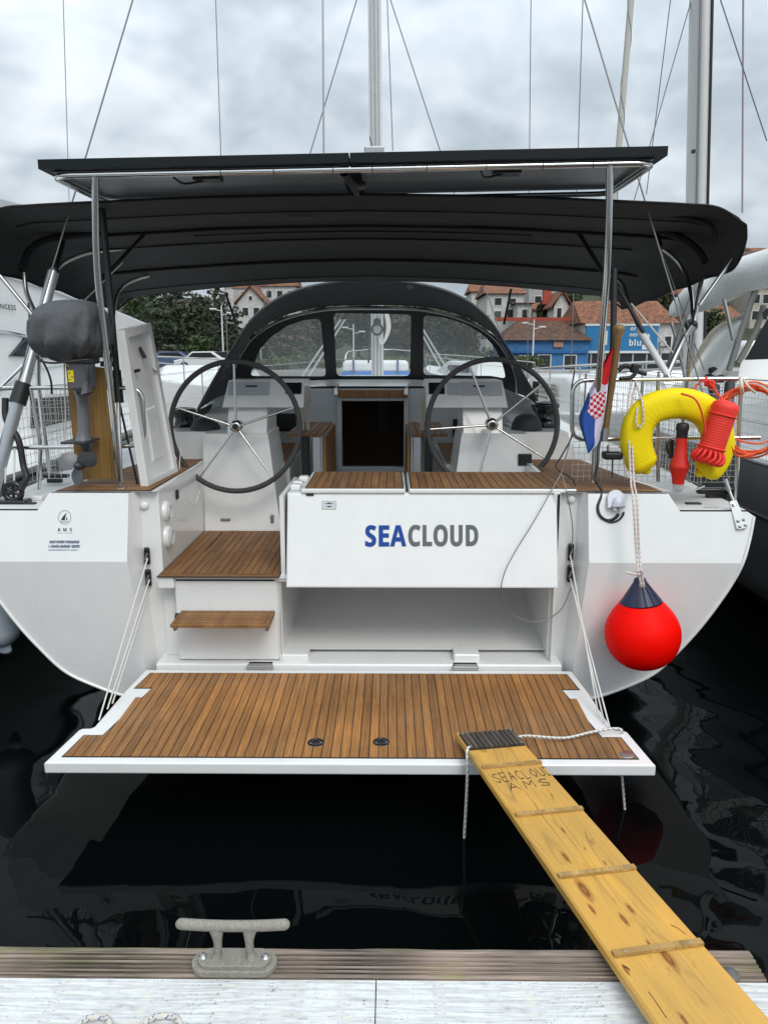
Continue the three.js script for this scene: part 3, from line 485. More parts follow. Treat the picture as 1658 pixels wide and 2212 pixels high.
// ---- transom quarters, jambs, deck
for (const s of [-1, 1]) {
  const put = (pts, m, name) => { const shp = new THREE.ShapeGeometry(new THREE.Shape(pts.map(([x, y]) => new THREE.Vector2(x, y))), 8); warp(shp, (q) => { const y = q.y; q.z = -dT(y) + (name === 'x' ? 0 : 0); q.x = R(s * q.x); }); if (s < 0) { const i = shp.index.array; for (let k = 0; k < i.length; k += 3) { const t = i[k]; i[k] = i[k + 1]; i[k + 1] = t; } shp.computeVertexNormals(); } return Y(name, uvMetres(shp), m); };
  const upper = put([[1.31, 0.98], [2.18, 0.98], [2.225, 1.12], [2.25, 1.235], [2.21, 1.262], [1.83, 1.262], [1.765, 1.36], [1.31, 1.36]], M.gel, 'transom_quarter');
  put([[1.31, 0.98], [1.25, 0.05], [1.42, 0.127], [1.58, 0.19], [1.75, 0.285], [1.885, 0.44], [1.99, 0.588], [2.075, 0.735], [2.14, 0.867], [2.18, 0.98]], M.gel, 'transom_skirt');
  // chamfer and jamb
  const ys = [1.36, 0.98, 0.05], inn = (y) => (y >= 0.98 ? 1.31 : 1.25 + 0.06 * (y - 0.05) / 0.93), ring = ys.map((y) => V(R(s * inn(y)), y, -dT(y))), rin = ys.map((y) => V(R(s * (inn(y) - 0.035)), y, -4.41)), rin2 = ys.map((y) => V(R(s * 1.165), y, -4.412));
  Y('jamb', solid([[ring[0], rin[0], rin[1], ring[1]], [ring[1], rin[1], rin[2], ring[2]], [rin[0], rin2[0], rin2[1], rin[1]], [rin[1], rin2[1], rin2[2], rin[2]]]), M.gel);
  // coaming block, side deck
  const d1 = 5.85;
  Y('coaming', solid([
    [V(R(s * 1.165), 1.36, -4.36), V(R(s * 1.765), 1.36, -4.36), V(R(s * 1.6), 1.37, -7.6), V(R(s * 1.165), 1.37, -7.6)],
    [V(R(s * 1.765), 1.36, -4.36), V(R(s * 1.83), 1.262, -4.325), V(R(s * 1.67), 1.29, -7.6), V(R(s * 1.6), 1.37, -7.6)],
    [V(R(s * 1.165), 1.36, -4.41), V(R(s * 1.165), 1.36, -7.6), V(R(s * 1.165), 0.3, -7.6), V(R(s * 1.165), 0.3, -4.41)]]), M.gel);
  Y('side_deck', solid([[V(R(s * 1.6), 1.2645, -4.325), V(R(s * 2.215), 1.2645, -4.325), V(R(s * 2.30), 1.287, -7.6), V(R(s * 1.6), 1.287, -7.6)], [V(R(s * 1.2), 1.288, -7.6), V(R(s * 2.30), 1.287, -7.6), V(R(s * 2.24), 1.35, -10), V(R(s * 1.2), 1.35, -10)], [V(R(s * 2.215), 1.2645, -4.325), V(R(s * 2.252), 1.232, -4.32), V(R(s * 2.32), 1.26, -7.6), V(R(s * 2.30), 1.287, -7.6)]]), M.nonskid);
  const teak = Y('quarter_deck', flat([[s * 1.2, 4.372], [s * 1.75, 4.372], [s * 1.6, 5.7], [s * 1.2, 5.8]], 1.3605, 1.3635), M.caulk);
  teakDeck(teak, [[[s * 1.21, 4.38], [s * 1.742, 4.38], [s * 1.595, 5.69], [s * 1.21, 5.79]]], 1.3615, 0.05, TEAK, 31 + s, { across: true, keep: true });
  // low deck pads with deck fillers
  const pad = s < 0 ? at(62, 1090, 4.47) : at(1497, 1075, 4.5); Y('deck_vent', box(pad.x - 0.045, pad.x + 0.045, 1.263, 1.275, pad.z - 0.02, pad.z + 0.02, 0.006), M.black);
  const ball = s < 0 ? at(312, 1092, 4.405) : at(1233, 1078, 4.405); Y('stern_light', new THREE.SphereGeometry(0.026, 20, 14).scale(1, 1, 0.7).translate(ball.x, ball.y, ball.z), M.gel);
  // rope clams on the jamb
  for (const [u, v] of s < 0 ? [[319, 1200], [322, 1247]] : [[1231, 1192], [1229, 1238]]) {
    const c = at(u, v, 4.40), k = Y('rope_clutch', box(c.x - 0.017, c.x + 0.017, c.y - 0.053, c.y + 0.053, c.z - 0.006, c.z + 0.022, 0.012), M.blackGloss);
    part(k, 'jaw', bar(V(c.x - 0.006, c.y - 0.02, c.z + 0.024), V(c.x + 0.007, c.y + 0.022, c.z + 0.024), 0.005), M.steelDull);
  }
}
{ // hull number, logo and small print
  const q = (u, v, w, h, tex, name, s) => { const y = at(u, v, 4.3).y, p = (() => { const r = ray(u, v), d = (4.22 + 0.27 * (EYE - 0.98)) / (1 - 0.27 * r.y); return V(r.x * d, EYE + r.y * d, -d); })(); const g = new THREE.PlaneGeometry(w, h); g.rotateX(-Math.atan(0.27)); g.translate(p.x, p.y, p.z + 0.003); return Y(name, g, tex); };
  q(141, 1117, 0.085, 0.085, decal(256, 256, (x) => {
    x.strokeStyle = '#8b9099'; x.lineWidth = 9; x.beginPath(); x.ellipse(124, 128, 108, 116, 0, 0, 7); x.stroke(); x.fillStyle = '#0d1733';
    x.beginPath(); x.moveTo(160, 52); x.quadraticCurveTo(92, 100, 62, 180); x.lineTo(130, 178); x.quadraticCurveTo(126, 110, 160, 52); x.fill();
    x.beginPath(); x.moveTo(160, 112); x.lineTo(172, 176); x.lineTo(150, 176); x.closePath(); x.fill();
    x.strokeStyle = '#6d7590'; x.lineWidth = 8; x.beginPath(); x.moveTo(56, 196); x.quadraticCurveTo(110, 222, 132, 202); x.lineTo(186, 200); x.stroke();
  }), 'logo');
  const bars = (x, y, h, runs, c) => { x.fillStyle = c; const r = rng(y); for (const [a, b] of runs) for (let k = a; k < b; k += 17) { x.fillRect(k, y, 6, h); if (r() < 0.6) x.fillRect(k, y + (r() < 0.5 ? 0 : h - 7), 14, 7); x.fillRect(k + 9, y + h * 0.3 * r(), 5, h * 0.7); } };
  q(141, 1146, 0.1, 0.042, decal(256, 108, (x) => { x.fillStyle = '#20242e'; x.font = 'bold 66px sans-serif'; x.textAlign = 'center'; ['A', 'M', 'S'].forEach((c, i) => x.fillText(c, 42 + i * 86, 62)); bars(x, 82, 10, [[14, 96], [110, 240]], '#b6bac0'); }), 'lettering');
  q(139, 1178, 0.18, 0.072, decal(512, 204, (x) => { bars(x, 22, 46, [[20, 120], [134, 270], [284, 500]], '#33487a'); bars(x, 92, 46, [[8, 24], [44, 170], [190, 360], [380, 500]], '#2f5275'); bars(x, 164, 20, [[6, 280], [300, 350], [368, 440], [456, 490]], '#7f93a6'); }), 'lettering');
  q(1534, 1096, 0.09, 0.014, decal(256, 40, (x) => bars(x, 8, 24, [[4, 40], [52, 76], [84, 250]], '#8a8f90')), 'lettering');
}
// ---- lower transom, sill, garage, step box
Y('lower_transom', box(R(-1.26), R(1.26), -0.05, 0.3, -4.46, -4.40), M.gel);
Y('sill', box(R(-1.2), R(1.2), 0.28, 0.345, -4.5, -4.262, 0.012), M.gel);
{
  const gl = -0.455, gr = 1.135, yb = 0.345, yt = 0.86;
  Y('locker_lining', solid([
    [V(R(gr), yb, -4.3), V(R(gr), yb, -5.6), V(R(gr), yt, -5.6), V(R(gr), yt, -4.3)].reverse(),
    [V(R(gl), yb, -4.3), V(R(gl), yb, -5.6), V(R(gl), yt, -5.6), V(R(gl), yt, -4.3)],
    [V(R(gl), yt, -4.3), V(R(gr), yt, -4.3), V(R(gr), yt, -5.6), V(R(gl), yt, -5.6)].reverse()]), M.gel);
  { const bow = [[4.44, 0.366], [4.6, 0.372], [4.8, 0.385], [5.0, 0.41], [5.2, 0.455], [5.36, 0.52], [5.46, 0.62], [5.52, 0.75], [5.55, 0.865]]; Y('locker_floor', sheet(bow.map(([d, y]) => [V(R(gl), y, -d), V(R((gl + gr) / 2), y, -d), V(R(gr), y, -d)])), M.gel); }
  Y('locker_post', box(R(1.126), R(1.172), 0.3, 1.36, -4.5, -4.375, 0.008), M.gel); Y('locker_post', box(R(-0.48), R(-0.452), 0.345, 0.868, -4.7, -4.325, 0.004), M.gel); Y('step_jamb', box(R(-1.17), R(-1.083), 0.345, 0.868, -4.7, -4.395, 0.006), M.gel);
  for (const [u0, u1, h] of [[605, 668, 0.04], [978, 1034, 0.045]]) { const a = at(u0, 1425, 4.36), b = at(u1, 1425, 4.36); Y('hinge_block', box(a.x, b.x, 0.34, 0.345 + h, -4.44, -4.31, 0.012), M.gel); }
  const box_ = Y('step_box', box(R(-1.075), R(-0.475), 0.35, 0.862, -5.0, -4.31, 0.012), M.gel);
  // folding teak step: frame and slats
  const yS = atY(470, 1357, 0).y, F = 0.60;
  const y0 = at(470, 1348, 4.06).y, xl = at(368, 1357, 4.06).x, xr = at(583, 1357, 4.06).x;
  const step = Y('folding_step', box(xl, xr, y0 - 0.022, y0, -4.075, -4.055, 0.004), TEAK[2]);
  for (let i = 0; i < 5; i++) part(step, 'slat', uvMetres(box(xl + 0.004, xr - 0.004, y0 - 0.02, y0 + 0.002, -4.116 - i * 0.042, -4.082 - i * 0.042, 0.003)), [TEAK[0], TEAK[3], TEAK[1], TEAK[4], TEAK[3]][i]);
  for (const x of [xl + 0.02, xr - 0.02]) part(step, 'bracket', box(x - 0.008, x + 0.008, y0 - 0.045, y0 - 0.021, -4.3, -4.07), M.steelDull);
  part(step, 'pivot', bar(V(xl - 0.02, y0 - 0.02, -4.24), V(xl + 0.01, y0 - 0.02, -4.24), 0.02), M.black);
}
// ---- transom door with name
{
  const yt = 1.348, yb = 0.822, xl = -0.412, xr = 1.148, d = (y) => 4.40 - (yt - y) * 0.29;
  const shp = extrudeShape([[xl, yb], [xr, yb], [xr, yt], [xl, yt]], 0.045, 0.01); warp(shp, (q) => { q.x = R(q.x); q.z = q.z - 0.045 - d(q.y); });
  const door = Y('transom_door', uvMetres(shp), M.gel);
  const font = await new FontLoader().loadAsync('fonts/droid/droid_sans_bold.typeface.json');
  const write = (s, x0, x1, m, yb0, h) => {
    const g = new TextGeometry(s, { font, size: 1, depth: 0.02, curveSegments: 6, bevelEnabled: true, bevelThickness: 0.001, bevelSize: 0.022, bevelSegments: 1 }); g.computeBoundingBox(); const b = g.boundingBox;
    warp(g, (q) => { const X = x0 + (q.x - b.min.x) / (b.max.x - b.min.x) * (x1 - x0), yy = yb0 + (q.y) / 0.73 * h + (X - x0) * 0.004; q.x = X; q.z = -d(yy) + 0.0107 + q.z * 0.05; q.y = yy; }); part(door, 'lettering', g, m);
  };
  const L = at(788, 1166, 4.305), Mi = at(879, 1165, 4.305), Rr = at(1033, 1163, 4.305), yb0 = at(788, 1181, 4.29).y, h = at(788, 1148, 4.32).y - yb0;
  write('SEA', L.x, Mi.x - 0.004, M.blueText, yb0, h); write('CLOUD', Mi.x + 0.006, Rr.x, M.greyText, yb0 + 0.002, h);
  { const c = at(711, 1090, 4.385), g = new THREE.PlaneGeometry(0.082, 0.048); g.rotateX(-0.28 + 0.56); g.translate(c.x, c.y, c.z + 0.004); warp(g, (q) => { q.z = -d(q.y) + 0.0125; }); part(door, 'placard', g, decal(160, 96, (x) => { x.fillStyle = '#c9ccd0'; x.fillRect(0, 0, 160, 96); x.strokeStyle = '#777'; x.lineWidth = 5; x.strokeRect(3, 3, 154, 90); x.fillStyle = '#444'; x.fillRect(30, 26, 100, 10); x.fillRect(60, 16, 40, 10); x.fillRect(56, 56, 50, 16); x.fillRect(30, 58, 12, 8); x.fillRect(118, 58, 14, 8); })); }
  { const c = at(791, 1273, 4.28); part(door, 'catch', box(c.x - 0.06, c.x + 0.06, 0.805, 0.823, -4.31, -4.27, 0.004), M.steelDull); }
  { const c = at(670, 1066, 4.4); part(door, 'latch', box(c.x - 0.022, c.x + 0.022, 1.334, 1.347, c.z, c.z + 0.022, 0.003), M.black); }
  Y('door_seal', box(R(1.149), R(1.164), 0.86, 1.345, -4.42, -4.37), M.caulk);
  // bench lid over the door
  const seat = Y('aft_bench', merge([box(R(-0.33), R(0.272), 1.346, 1.376, -5.02, -4.378, 0.01), box(R(0.292), R(1.26), 1.346, 1.376, -5.02, -4.378, 0.01), box(R(-0.412), R(1.165), 1.28, 1.346, -5.0, -4.43)]), M.gel);
  part(seat, 'caulking', merge([flat([[-0.308, 4.386], [0.262, 4.386], [0.262, 5.0], [-0.308, 5.0]], 1.3755, 1.378), flat([[0.302, 4.386], [1.25, 4.386], [1.25, 5.0], [0.302, 5.0]], 1.3755, 1.378)]), M.caulk);
  teakDeck(seat, [[[-0.302, 4.394], [0.256, 4.394], [0.256, 4.995], [-0.302, 4.995]]], 1.3765, 0.046, TEAK, 51);
  teakDeck(seat, [[[0.308, 4.394], [1.244, 4.394], [1.244, 4.995], [0.308, 4.995]]], 1.3765, 0.046, TEAK, 52);
  // hinge block at the left end of the bench
  for (const [x, z] of [[-0.375, -4.5], [-0.375, -4.62], [-0.36, -4.8]]) part(seat, 'hinge', box(R(x) - 0.03, R(x) + 0.03, 1.346, 1.385, z - 0.035, z + 0.035, 0.012), M.gel);
  part(seat, 'catch', bar(V(R(0.283), 1.35, -4.4), V(R(0.277), 1.42, -4.62), 0.008), M.steel);
  Y('bench_front', box(R(-0.42), R(1.165), 0.87, 1.3, -5.04, -4.98), M.gel);
  Y('bench_side', box(R(-0.45), R(-0.425), 0.83, 1.34, -5.02, -4.33), M.gel);
}
// ---- cockpit sole
{
  const sole = Y('cockpit_sole', box(R(-1.165), R(1.165), 0.84, 0.8735, -7.62, -4.31), M.gel);
  part(sole, 'nosing', box(R(-1.165), R(-1.07), 0.80, 0.872, -4.6, -4.285, 0.008), M.gel);
  part(sole, 'caulking', flat([[-1.165, 4.272], [-0.455, 4.272], [-0.455, 7.6], [-1.165, 7.6]], 0.8725, 0.8755), M.caulk);
  teakDeck(sole, [[[-1.16, 4.28], [-0.46, 4.28], [-0.46, 4.325], [-1.16, 4.325]]], 0.874, 0.045, TEAK, 60, { across: true });
  teakDeck(sole, [[[-1.16, 4.333], [-0.46, 4.333], [-0.46, 4.84], [-1.16, 4.84]]], 0.874, 0.0444, TEAK, 61);
  teakDeck(sole, [[[-1.16, 4.846], [-0.46, 4.846], [-0.46, 5.44], [-1.16, 5.44]]], 0.874, 0.0444, TEAK, 62);
  teakDeck(sole, [[[-0.6, 5.45], [-0.46, 5.45], [-0.46, 7.59], [-0.6, 7.59]]], 0.874, 0.0444, TEAK, 63);
  part(sole, 'hatch_gap', flat([[-1.02, 4.86], [-1.014, 4.86], [-1.014, 5.38], [-1.02, 5.38]], 0.878, 0.8795), M.caulk);
}
// ---- side wall of the walkway: two round covers and a small black socket
for (const [u, v, r0] of [[357, 1104, 0.062], [361, 1159, 0.07]]) {
  const c = atX(u, v, R(-1.165)), g = lathe([[0.0001, 0.03], [r0 * 0.7, 0.028], [r0 * 0.93, 0.02], [r0, 0.008], [r0 * 1.04, 0]], 30); g.rotateZ(-Math.PI / 2); g.translate(c.x, c.y, c.z);
  const cov = Y('round_cover', g, M.gel);
  const h = lathe([[r0 * 0.55, 0.03], [r0 * 0.62, 0.036], [r0 * 0.7, 0.03]], 26); h.rotateZ(-Math.PI / 2); h.translate(c.x, c.y, c.z); part(cov, 'rim', h, M.gel);
}
{ const c = atX(381, 1068, R(-1.165)); Y('socket', box(c.x - 0.002, c.x + 0.012, c.y - 0.03, c.y + 0.03, c.z - 0.025, c.z + 0.02, 0.006), M.black); }
// ---- open locker lid on the port quarter
{
  const a = at(314, 1056, 4.52), b = at(379, 1024, 5.1), c = at(319, 698, 5.06), d = at(261, 713, 4.48), nrm = b.clone().sub(a).cross(d.clone().sub(a)).normalize(); if (nrm.x < 0) nrm.negate();
  const mv = nrm.clone().multiplyScalar(-0.025), lid = Y('locker_lid', prism([a, b, c, d], mv), M.gel);
  const L = (s, t, h = 0) => a.clone().lerp(b, s).lerp(d.clone().lerp(c, s), t).addScaledVector(nrm, h);
  for (const [s0, t0, s1, t1] of [[0, 0, 0.1, 1], [0.9, 0, 1, 1], [0.1, 0, 0.9, 0.05], [0.1, 0.95, 0.9, 1]]) part(lid, 'rim', hexa([L(s0, t0, 0.0005), L(s1, t0, 0.0005), L(s1, t1, 0.0005), L(s0, t1, 0.0005)], [L(s0, t0, 0.022), L(s1, t0, 0.022), L(s1, t1, 0.022), L(s0, t1, 0.022)]), M.gel);
  part(lid, 'panel', hexa([L(0.3, 0.14, 0.0005), L(0.72, 0.14, 0.0005), L(0.72, 0.5, 0.0005), L(0.3, 0.5, 0.0005)], [L(0.34, 0.16, 0.014), L(0.68, 0.16, 0.014), L(0.68, 0.48, 0.014), L(0.34, 0.48, 0.014)]), M.gel);
  part(lid, 'catch', bar(L(0.5, 0.87, 0.004), L(0.5, 0.8, 0.03), 0.012), M.black); part(lid, 'catch', bar(L(0.12, 0.74, 0.02), L(0.22, 0.74, 0.03), 0.01), M.black); part(lid, 'catch', bar(L(0.86, 0.72, 0.01), L(0.86, 0.7, 0.03), 0.009), M.steelDull);
  part(lid, 'hinge', bar(L(0.15, -0.03, 0.01), L(0.95, -0.03, 0.01), 0.01), M.steelDull);
}
// ---- helm stations
function helm(s) {
  const pts = (list, m) => list; const X = (u, v, d) => at(u, v, d);
  // pedestal (mirrored in metres, measured on the port side)
  const base = Y('helm_pedestal', hexa([V(R(s * 1.16), 0.876, -5.44), V(R(s * 0.605), 0.876, -5.44), V(R(s * 0.605), 0.876, -6.1), V(R(s * 1.16), 0.876, -6.1)].sort(() => 0), [V(R(s * 1.17), 1.57, -5.56), V(R(s * 0.70), 1.57, -5.56), V(R(s * 0.70), 1.57, -6.1), V(R(s * 1.17), 1.57, -6.1)]), M.gel);
  part(base, 'column', hexa([V(R(s * 1.0), 1.5, -5.57), V(R(s * 0.715), 1.5, -5.57), V(R(s * 0.715), 1.5, -6.1), V(R(s * 1.0), 1.5, -6.1)], [V(R(s * 1.0), 1.8, -5.7), V(R(s * 0.715), 1.8, -5.7), V(R(s * 0.715), 1.8, -6.1), V(R(s * 1.0), 1.8, -6.1)]), M.gel);
  const head = part(base, 'console', hexa([V(R(s * 1.035), 1.755, -5.62), V(R(s * 0.445), 1.755, -5.62), V(R(s * 0.445), 1.755, -6.15), V(R(s * 1.035), 1.755, -6.15)], [V(R(s * 1.005), 1.945, -5.74), V(R(s * 0.445), 1.945, -5.74), V(R(s * 0.445), 1.945, -6.1), V(R(s * 1.005), 1.945, -6.1)]), M.gel);
  const face = (x, y, o = 0) => V(R(s * x), y, -5.62 - (y - 1.755) * 0.63 + o);
  const plate = (x0, x1, y0, y1, h) => hexa([face(x0, y0, 0.001), face(x1, y0, 0.001), face(x1, y1, 0.001), face(x0, y1, 0.001)], [face(x0, y0, h), face(x1, y0, h), face(x1, y1, h), face(x0, y1, h)]);
  part(base, 'instrument_panel', plate(1.0, 0.7, 1.84, 1.937, 0.008), M.consoleGrey); part(base, 'label_strip', plate(0.875, 0.79, 1.898, 1.91, 0.0095), M.black);
  part(base, 'chart_screen', plate(0.58, 0.465, 1.85, 1.93, 0.01), M.darkGlass); if (s > 0) part(base, 'display', plate(0.69, 0.6, 1.845, 1.93, 0.01), M.consoleGrey);
  // wheel
  const c = s < 0 ? at(508, 922, 5.33) : at(1063, 918, 5.33), tilt = 0.09, rr = 0.446, w = Y('steering_wheel', new THREE.TorusGeometry(rr, 0.0185, 12, 72).rotateX(-tilt).translate(c.x, c.y, c.z), mat([0.045, 0.045, 0.047], 0.7));
  const rot = s < 0 ? 0 : 0.384, dir = (a, r, z = 0) => V(c.x + r * Math.cos(a), c.y + r * Math.sin(a) * Math.cos(tilt) + z * Math.sin(tilt), c.z - r * Math.sin(a) * Math.sin(tilt) * 1 + z);
  for (let i = 0; i < 5; i++) { const a = Math.PI / 2 + rot + i * 2 * Math.PI / 5; part(w, 'spoke', bar(dir(a, 0.03, 0.02 - 0.05), dir(a, rr), 0.009, 0.0075, 10), M.steel); }
  part(w, 'hub', lathe([[0.0001, 0.026], [0.022, 0.026], [0.03, 0.02], [0.042, 0.012], [0.046, -0.02], [0.04, -0.05], [0.03, -0.16]], 26).rotateX(Math.PI / 2).translate(c.x, c.y, c.z - 0.03), M.steel);
  part(w, 'hub_cap', new THREE.CylinderGeometry(0.02, 0.021, 0.006, 20).rotateX(Math.PI / 2).translate(c.x, c.y, c.z), M.black);
  return base;
}
const portHelm = helm(-1), starHelm = helm(1);
{ // vents, socket and cup recess on the pedestals
  const c = at(487, 1122, 5.45); part(portHelm, 'drain', box(c.x - 0.035, c.x + 0.035, c.y - 0.01, c.y + 0.01, c.z - 0.004, c.z + 0.01, 0.006), M.steelDull);
  const d = at(588, 1120, 5.45); part(portHelm, 'latch', box(d.x - 0.012, d.x + 0.012, d.y - 0.03, d.y + 0.03, d.z - 0.01, d.z + 0.012, 0.005), M.steelDull);
  const e = at(1133, 993, 5.52); part(starHelm, 'vent', box(e.x - 0.048, e.x + 0.048, e.y - 0.042, e.y + 0.042, e.z - 0.02, e.z + 0.012, 0.006), M.black);
}
// ---- winches
const WIN = [[400, 918, 6.15], [445, 925, 5.9], [1136, 918, 5.9], [1178, 905, 6.15]];
for (const [u, v, d] of WIN) {
  const c = at(u, v + 18, d), cov = v === 925 || u === 1136;
  const w = Y('winch', cov ? lathe([[0.115, 0], [0.118, 0.03], [0.11, 0.08], [0.085, 0.125], [0.04, 0.15], [0.0001, 0.155]], 26).translate(c.x, c.y, c.z) : lathe([[0.11, 0], [0.112, 0.05], [0.085, 0.06], [0.074, 0.11], [0.08, 0.15], [0.1, 0.16], [0.1, 0.185], [0.08, 0.195], [0.0001, 0.2]], 26).translate(c.x, c.y, c.z), cov ? mat([0.014, 0.015, 0.018], 0.65) : M.blackGloss);
  if (!cov) part(w, 'top_ring', new THREE.TorusGeometry(0.082, 0.008, 8, 26).rotateX(Math.PI / 2).translate(c.x, c.y + 0.196, c.z), M.steelDull);
}
for (const s of [-1, 1]) Y('winch_base', hexa([V(R(s * 1.12), 1.3, -5.7), V(R(s * 1.6), 1.3, -5.7), V(R(s * 1.6), 1.3, -6.5), V(R(s * 1.12), 1.3, -6.5)], [V(R(s * 1.14), 1.565, -5.74), V(R(s * 1.5), 1.565, -5.74), V(R(s * 1.5), 1.565, -6.5), V(R(s * 1.14), 1.565, -6.5)]), M.gel);
// ---- cockpit benches, table, companionway, coachroof
for (const s of [-1, 1]) {
  const b = Y('cockpit_bench', box(R(s * 0.62), R(s * 1.165), 0.875, 1.27, -7.55, -6.12, 0.02), M.gel);
  teakDeck(b, [[[s * 0.64, 6.14], [s * 1.16, 6.14], [s * 1.16, 7.54], [s * 0.64, 7.54]]], 1.272, 0.05, TEAK, 70 + s);
  Y('coaming_side', hexa([V(R(s * 1.165), 1.3, -6.1), V(R(s * 1.62), 1.3, -6.1), V(R(s * 1.62), 1.3, -7.7), V(R(s * 1.165), 1.3, -7.7)], [V(R(s * 1.2), 1.55, -6.2), V(R(s * 1.5), 1.55, -6.2), V(R(s * 1.45), 1.66, -7.7), V(R(s * 1.2), 1.66, -7.7)]), M.gel);
}
{
  for (const s of [-1, 1]) {
    const t = Y('cockpit_table', box(R(s * 0.345), R(s * 0.36), 1.1, 1.5, -7.08, -6.02, 0.004), M.gelGrey);
    part(t, 'table_leaf', hexa([V(R(s * 0.34), 0.99, -6.0), V(R(s * 0.32), 0.99, -6.0), V(R(s * 0.32), 0.99, -7.1), V(R(s * 0.34), 0.99, -7.1)], [V(R(s * 0.34), 1.5, -6.0), V(R(s * 0.32), 1.5, -6.0), V(R(s * 0.32), 1.5, -7.1), V(R(s * 0.34), 1.5, -7.1)]), TEAK[0]);
    for (let i = 0; i < 6; i++) part(t, 'top_plank', box(R(s * 0.35) + s * i * 0.048, R(s * 0.35) + s * (i * 0.048 + 0.044), 1.5, 1.52, -7.1, -6.02, 0.003), TEAK[i % 5]);
    part(t, 'post', box(R(s * 0.36), R(s * 0.43), 0.875, 1.5, -6.12, -6.05, 0.01), M.alu); part(t, 'post', box(R(s * 0.46), R(s * 0.52), 0.875, 1.5, -6.12, -6.06, 0.01), M.black);
  }
}
{
  const D = 7.62, open = [[at(738, 866, D).x, at(738, 1008, D).y], [at(872, 866, D).x, at(738, 866, D).y]];
  const wall = extrudeShape([[R(-1.62), 0.87], [R(1.62), 0.87], [R(1.62), 1.66], [R(1.3), 1.8], [R(-1.3), 1.8], [R(-1.62), 1.66]], 0.05, 0, [[[open[0][0], open[0][1]], [open[1][0], open[0][1]], [open[1][0], open[1][1]], [open[0][0], open[1][1]]]]);
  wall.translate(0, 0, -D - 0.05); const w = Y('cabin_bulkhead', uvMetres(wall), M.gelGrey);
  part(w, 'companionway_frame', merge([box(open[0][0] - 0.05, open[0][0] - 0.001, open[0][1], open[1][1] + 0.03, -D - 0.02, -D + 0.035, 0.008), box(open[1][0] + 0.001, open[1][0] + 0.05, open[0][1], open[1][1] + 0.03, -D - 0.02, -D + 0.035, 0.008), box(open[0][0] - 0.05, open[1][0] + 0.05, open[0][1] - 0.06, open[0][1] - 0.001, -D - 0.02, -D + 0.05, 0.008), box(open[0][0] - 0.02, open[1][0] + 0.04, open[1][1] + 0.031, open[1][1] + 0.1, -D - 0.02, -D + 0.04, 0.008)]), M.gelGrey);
  part(w, 'hatch_trim', box(open[0][0] - 0.03, open[1][0] + 0.03, at(800, 856, D).y - 0.01, at(800, 842, D).y, -D - 0.1, -D + 0.06, 0.006), TEAK[2]);
  // dark saloon behind the companionway
  Y('saloon', solid([[V(R(-1.2), 0.3, -10), V(R(1.2), 0.3, -10), V(R(1.2), 1.75, -10), V(R(-1.2), 1.75, -10)], [V(R(-1.2), 0.3, -7.68), V(R(-1.2), 0.3, -10), V(R(-1.2), 1.75, -10), V(R(-1.2), 1.75, -7.68)], [V(R(1.2), 0.3, -10), V(R(1.2), 0.3, -7.68), V(R(1.2), 1.75, -7.68), V(R(1.2), 1.75, -10)], [V(R(-1.2), 0.3, -7.68), V(R(1.2), 0.3, -7.68), V(R(1.2), 0.3, -10), V(R(-1.2), 0.3, -10)], [V(R(-1.2), 1.75, -7.68), V(R(-1.2), 1.75, -10), V(R(1.2), 1.75, -10), V(R(1.2), 1.75, -7.68)]]), mat([0.26, 0.15, 0.08], 0.6));
  { const c = at(826, 895, 9.6); Y('saloon_door', box(c.x - 0.06, c.x + 0.06, 1.1, 1.7, -9.98, -9.9), mat([0.3, 0.27, 0.24], 0.6)); }
  // dark side windows of the cabin bulkhead
  for (const [u0, v0, u1, v1] of [[582, 893, 640, 932], [978, 905, 1030, 945]]) { const a = at(u0, v0, 7.58), b = at(u1, v1, 7.58); part(w, 'cabin_window', box(a.x, b.x, b.y, a.y, -7.62, -7.585, 0.01), M.darkGlass); }
  // coachroof, decks forward
  const rows = []; for (const [d, hw, h] of [[7.63, 1.62, 1.78], [9.5, 1.55, 1.82], [11.5, 1.3, 1.78], [13.2, 0.9, 1.66], [14.2, 0.5, 1.5]]) rows.push([[-1, 1.3], [-0.97, h - 0.12], [-0.8, h], [-0.3, h + 0.04], [0.3, h + 0.04], [0.8, h], [0.97, h - 0.12], [1, 1.3]].map(([x, y]) => V(R(x * hw), y, -d)));
  Y('coachroof', sheet(rows), M.gel);
  Y('foredeck', solid([[V(R(-2.24), 1.352, -10), V(R(2.24), 1.352, -10), V(R(1.9), 1.45, -12.5), V(R(-1.9), 1.45, -12.5)], [V(R(-1.9), 1.45, -12.5), V(R(1.9), 1.45, -12.5), V(R(1.2), 1.52, -15), V(R(-1.2), 1.52, -15)], [V(R(-1.2), 1.52, -15), V(R(1.2), 1.52, -15), V(R(0.05), 1.62, -17.6), V(R(-0.05), 1.62, -17.6)]]), M.nonskid);
  // cabin-top winches and clutches
  for (const [u, v] of [[633, 848], [940, 845], [725, 845], [877, 845]]) { const c = at(u, v, 7.55); Y('deck_block', merge([new THREE.CylinderGeometry(0.03, 0.034, 0.06, 14).translate(c.x, c.y, c.z), bar(V(c.x, c.y + 0.02, c.z), V(c.x + 0.03, c.y + 0.075, c.z), 0.008)]), M.steel); }
  // halyard tails hanging off the cabin top
  for (const [u, n, v0, v1] of [[656, 5, 850, 1030], [915, 5, 862, 1018]]) for (let i = 0; i < n; i++) { const a = at(u + (i - 2) * 4.2, v0 + (i % 2) * 6, 6.3 + 0.02 * i), b = at(u + (i - 2) * 3.6 + 2, v1 - (i % 3) * 8, 6.3), m = a.clone().lerp(b, 0.5).add(V((rand() - 0.5) * 0.03, 0, 0)); Y('rope_tail', tube([a, m, b], 0.008, { seg: 14, rs: 6 }), M.cream); }
}
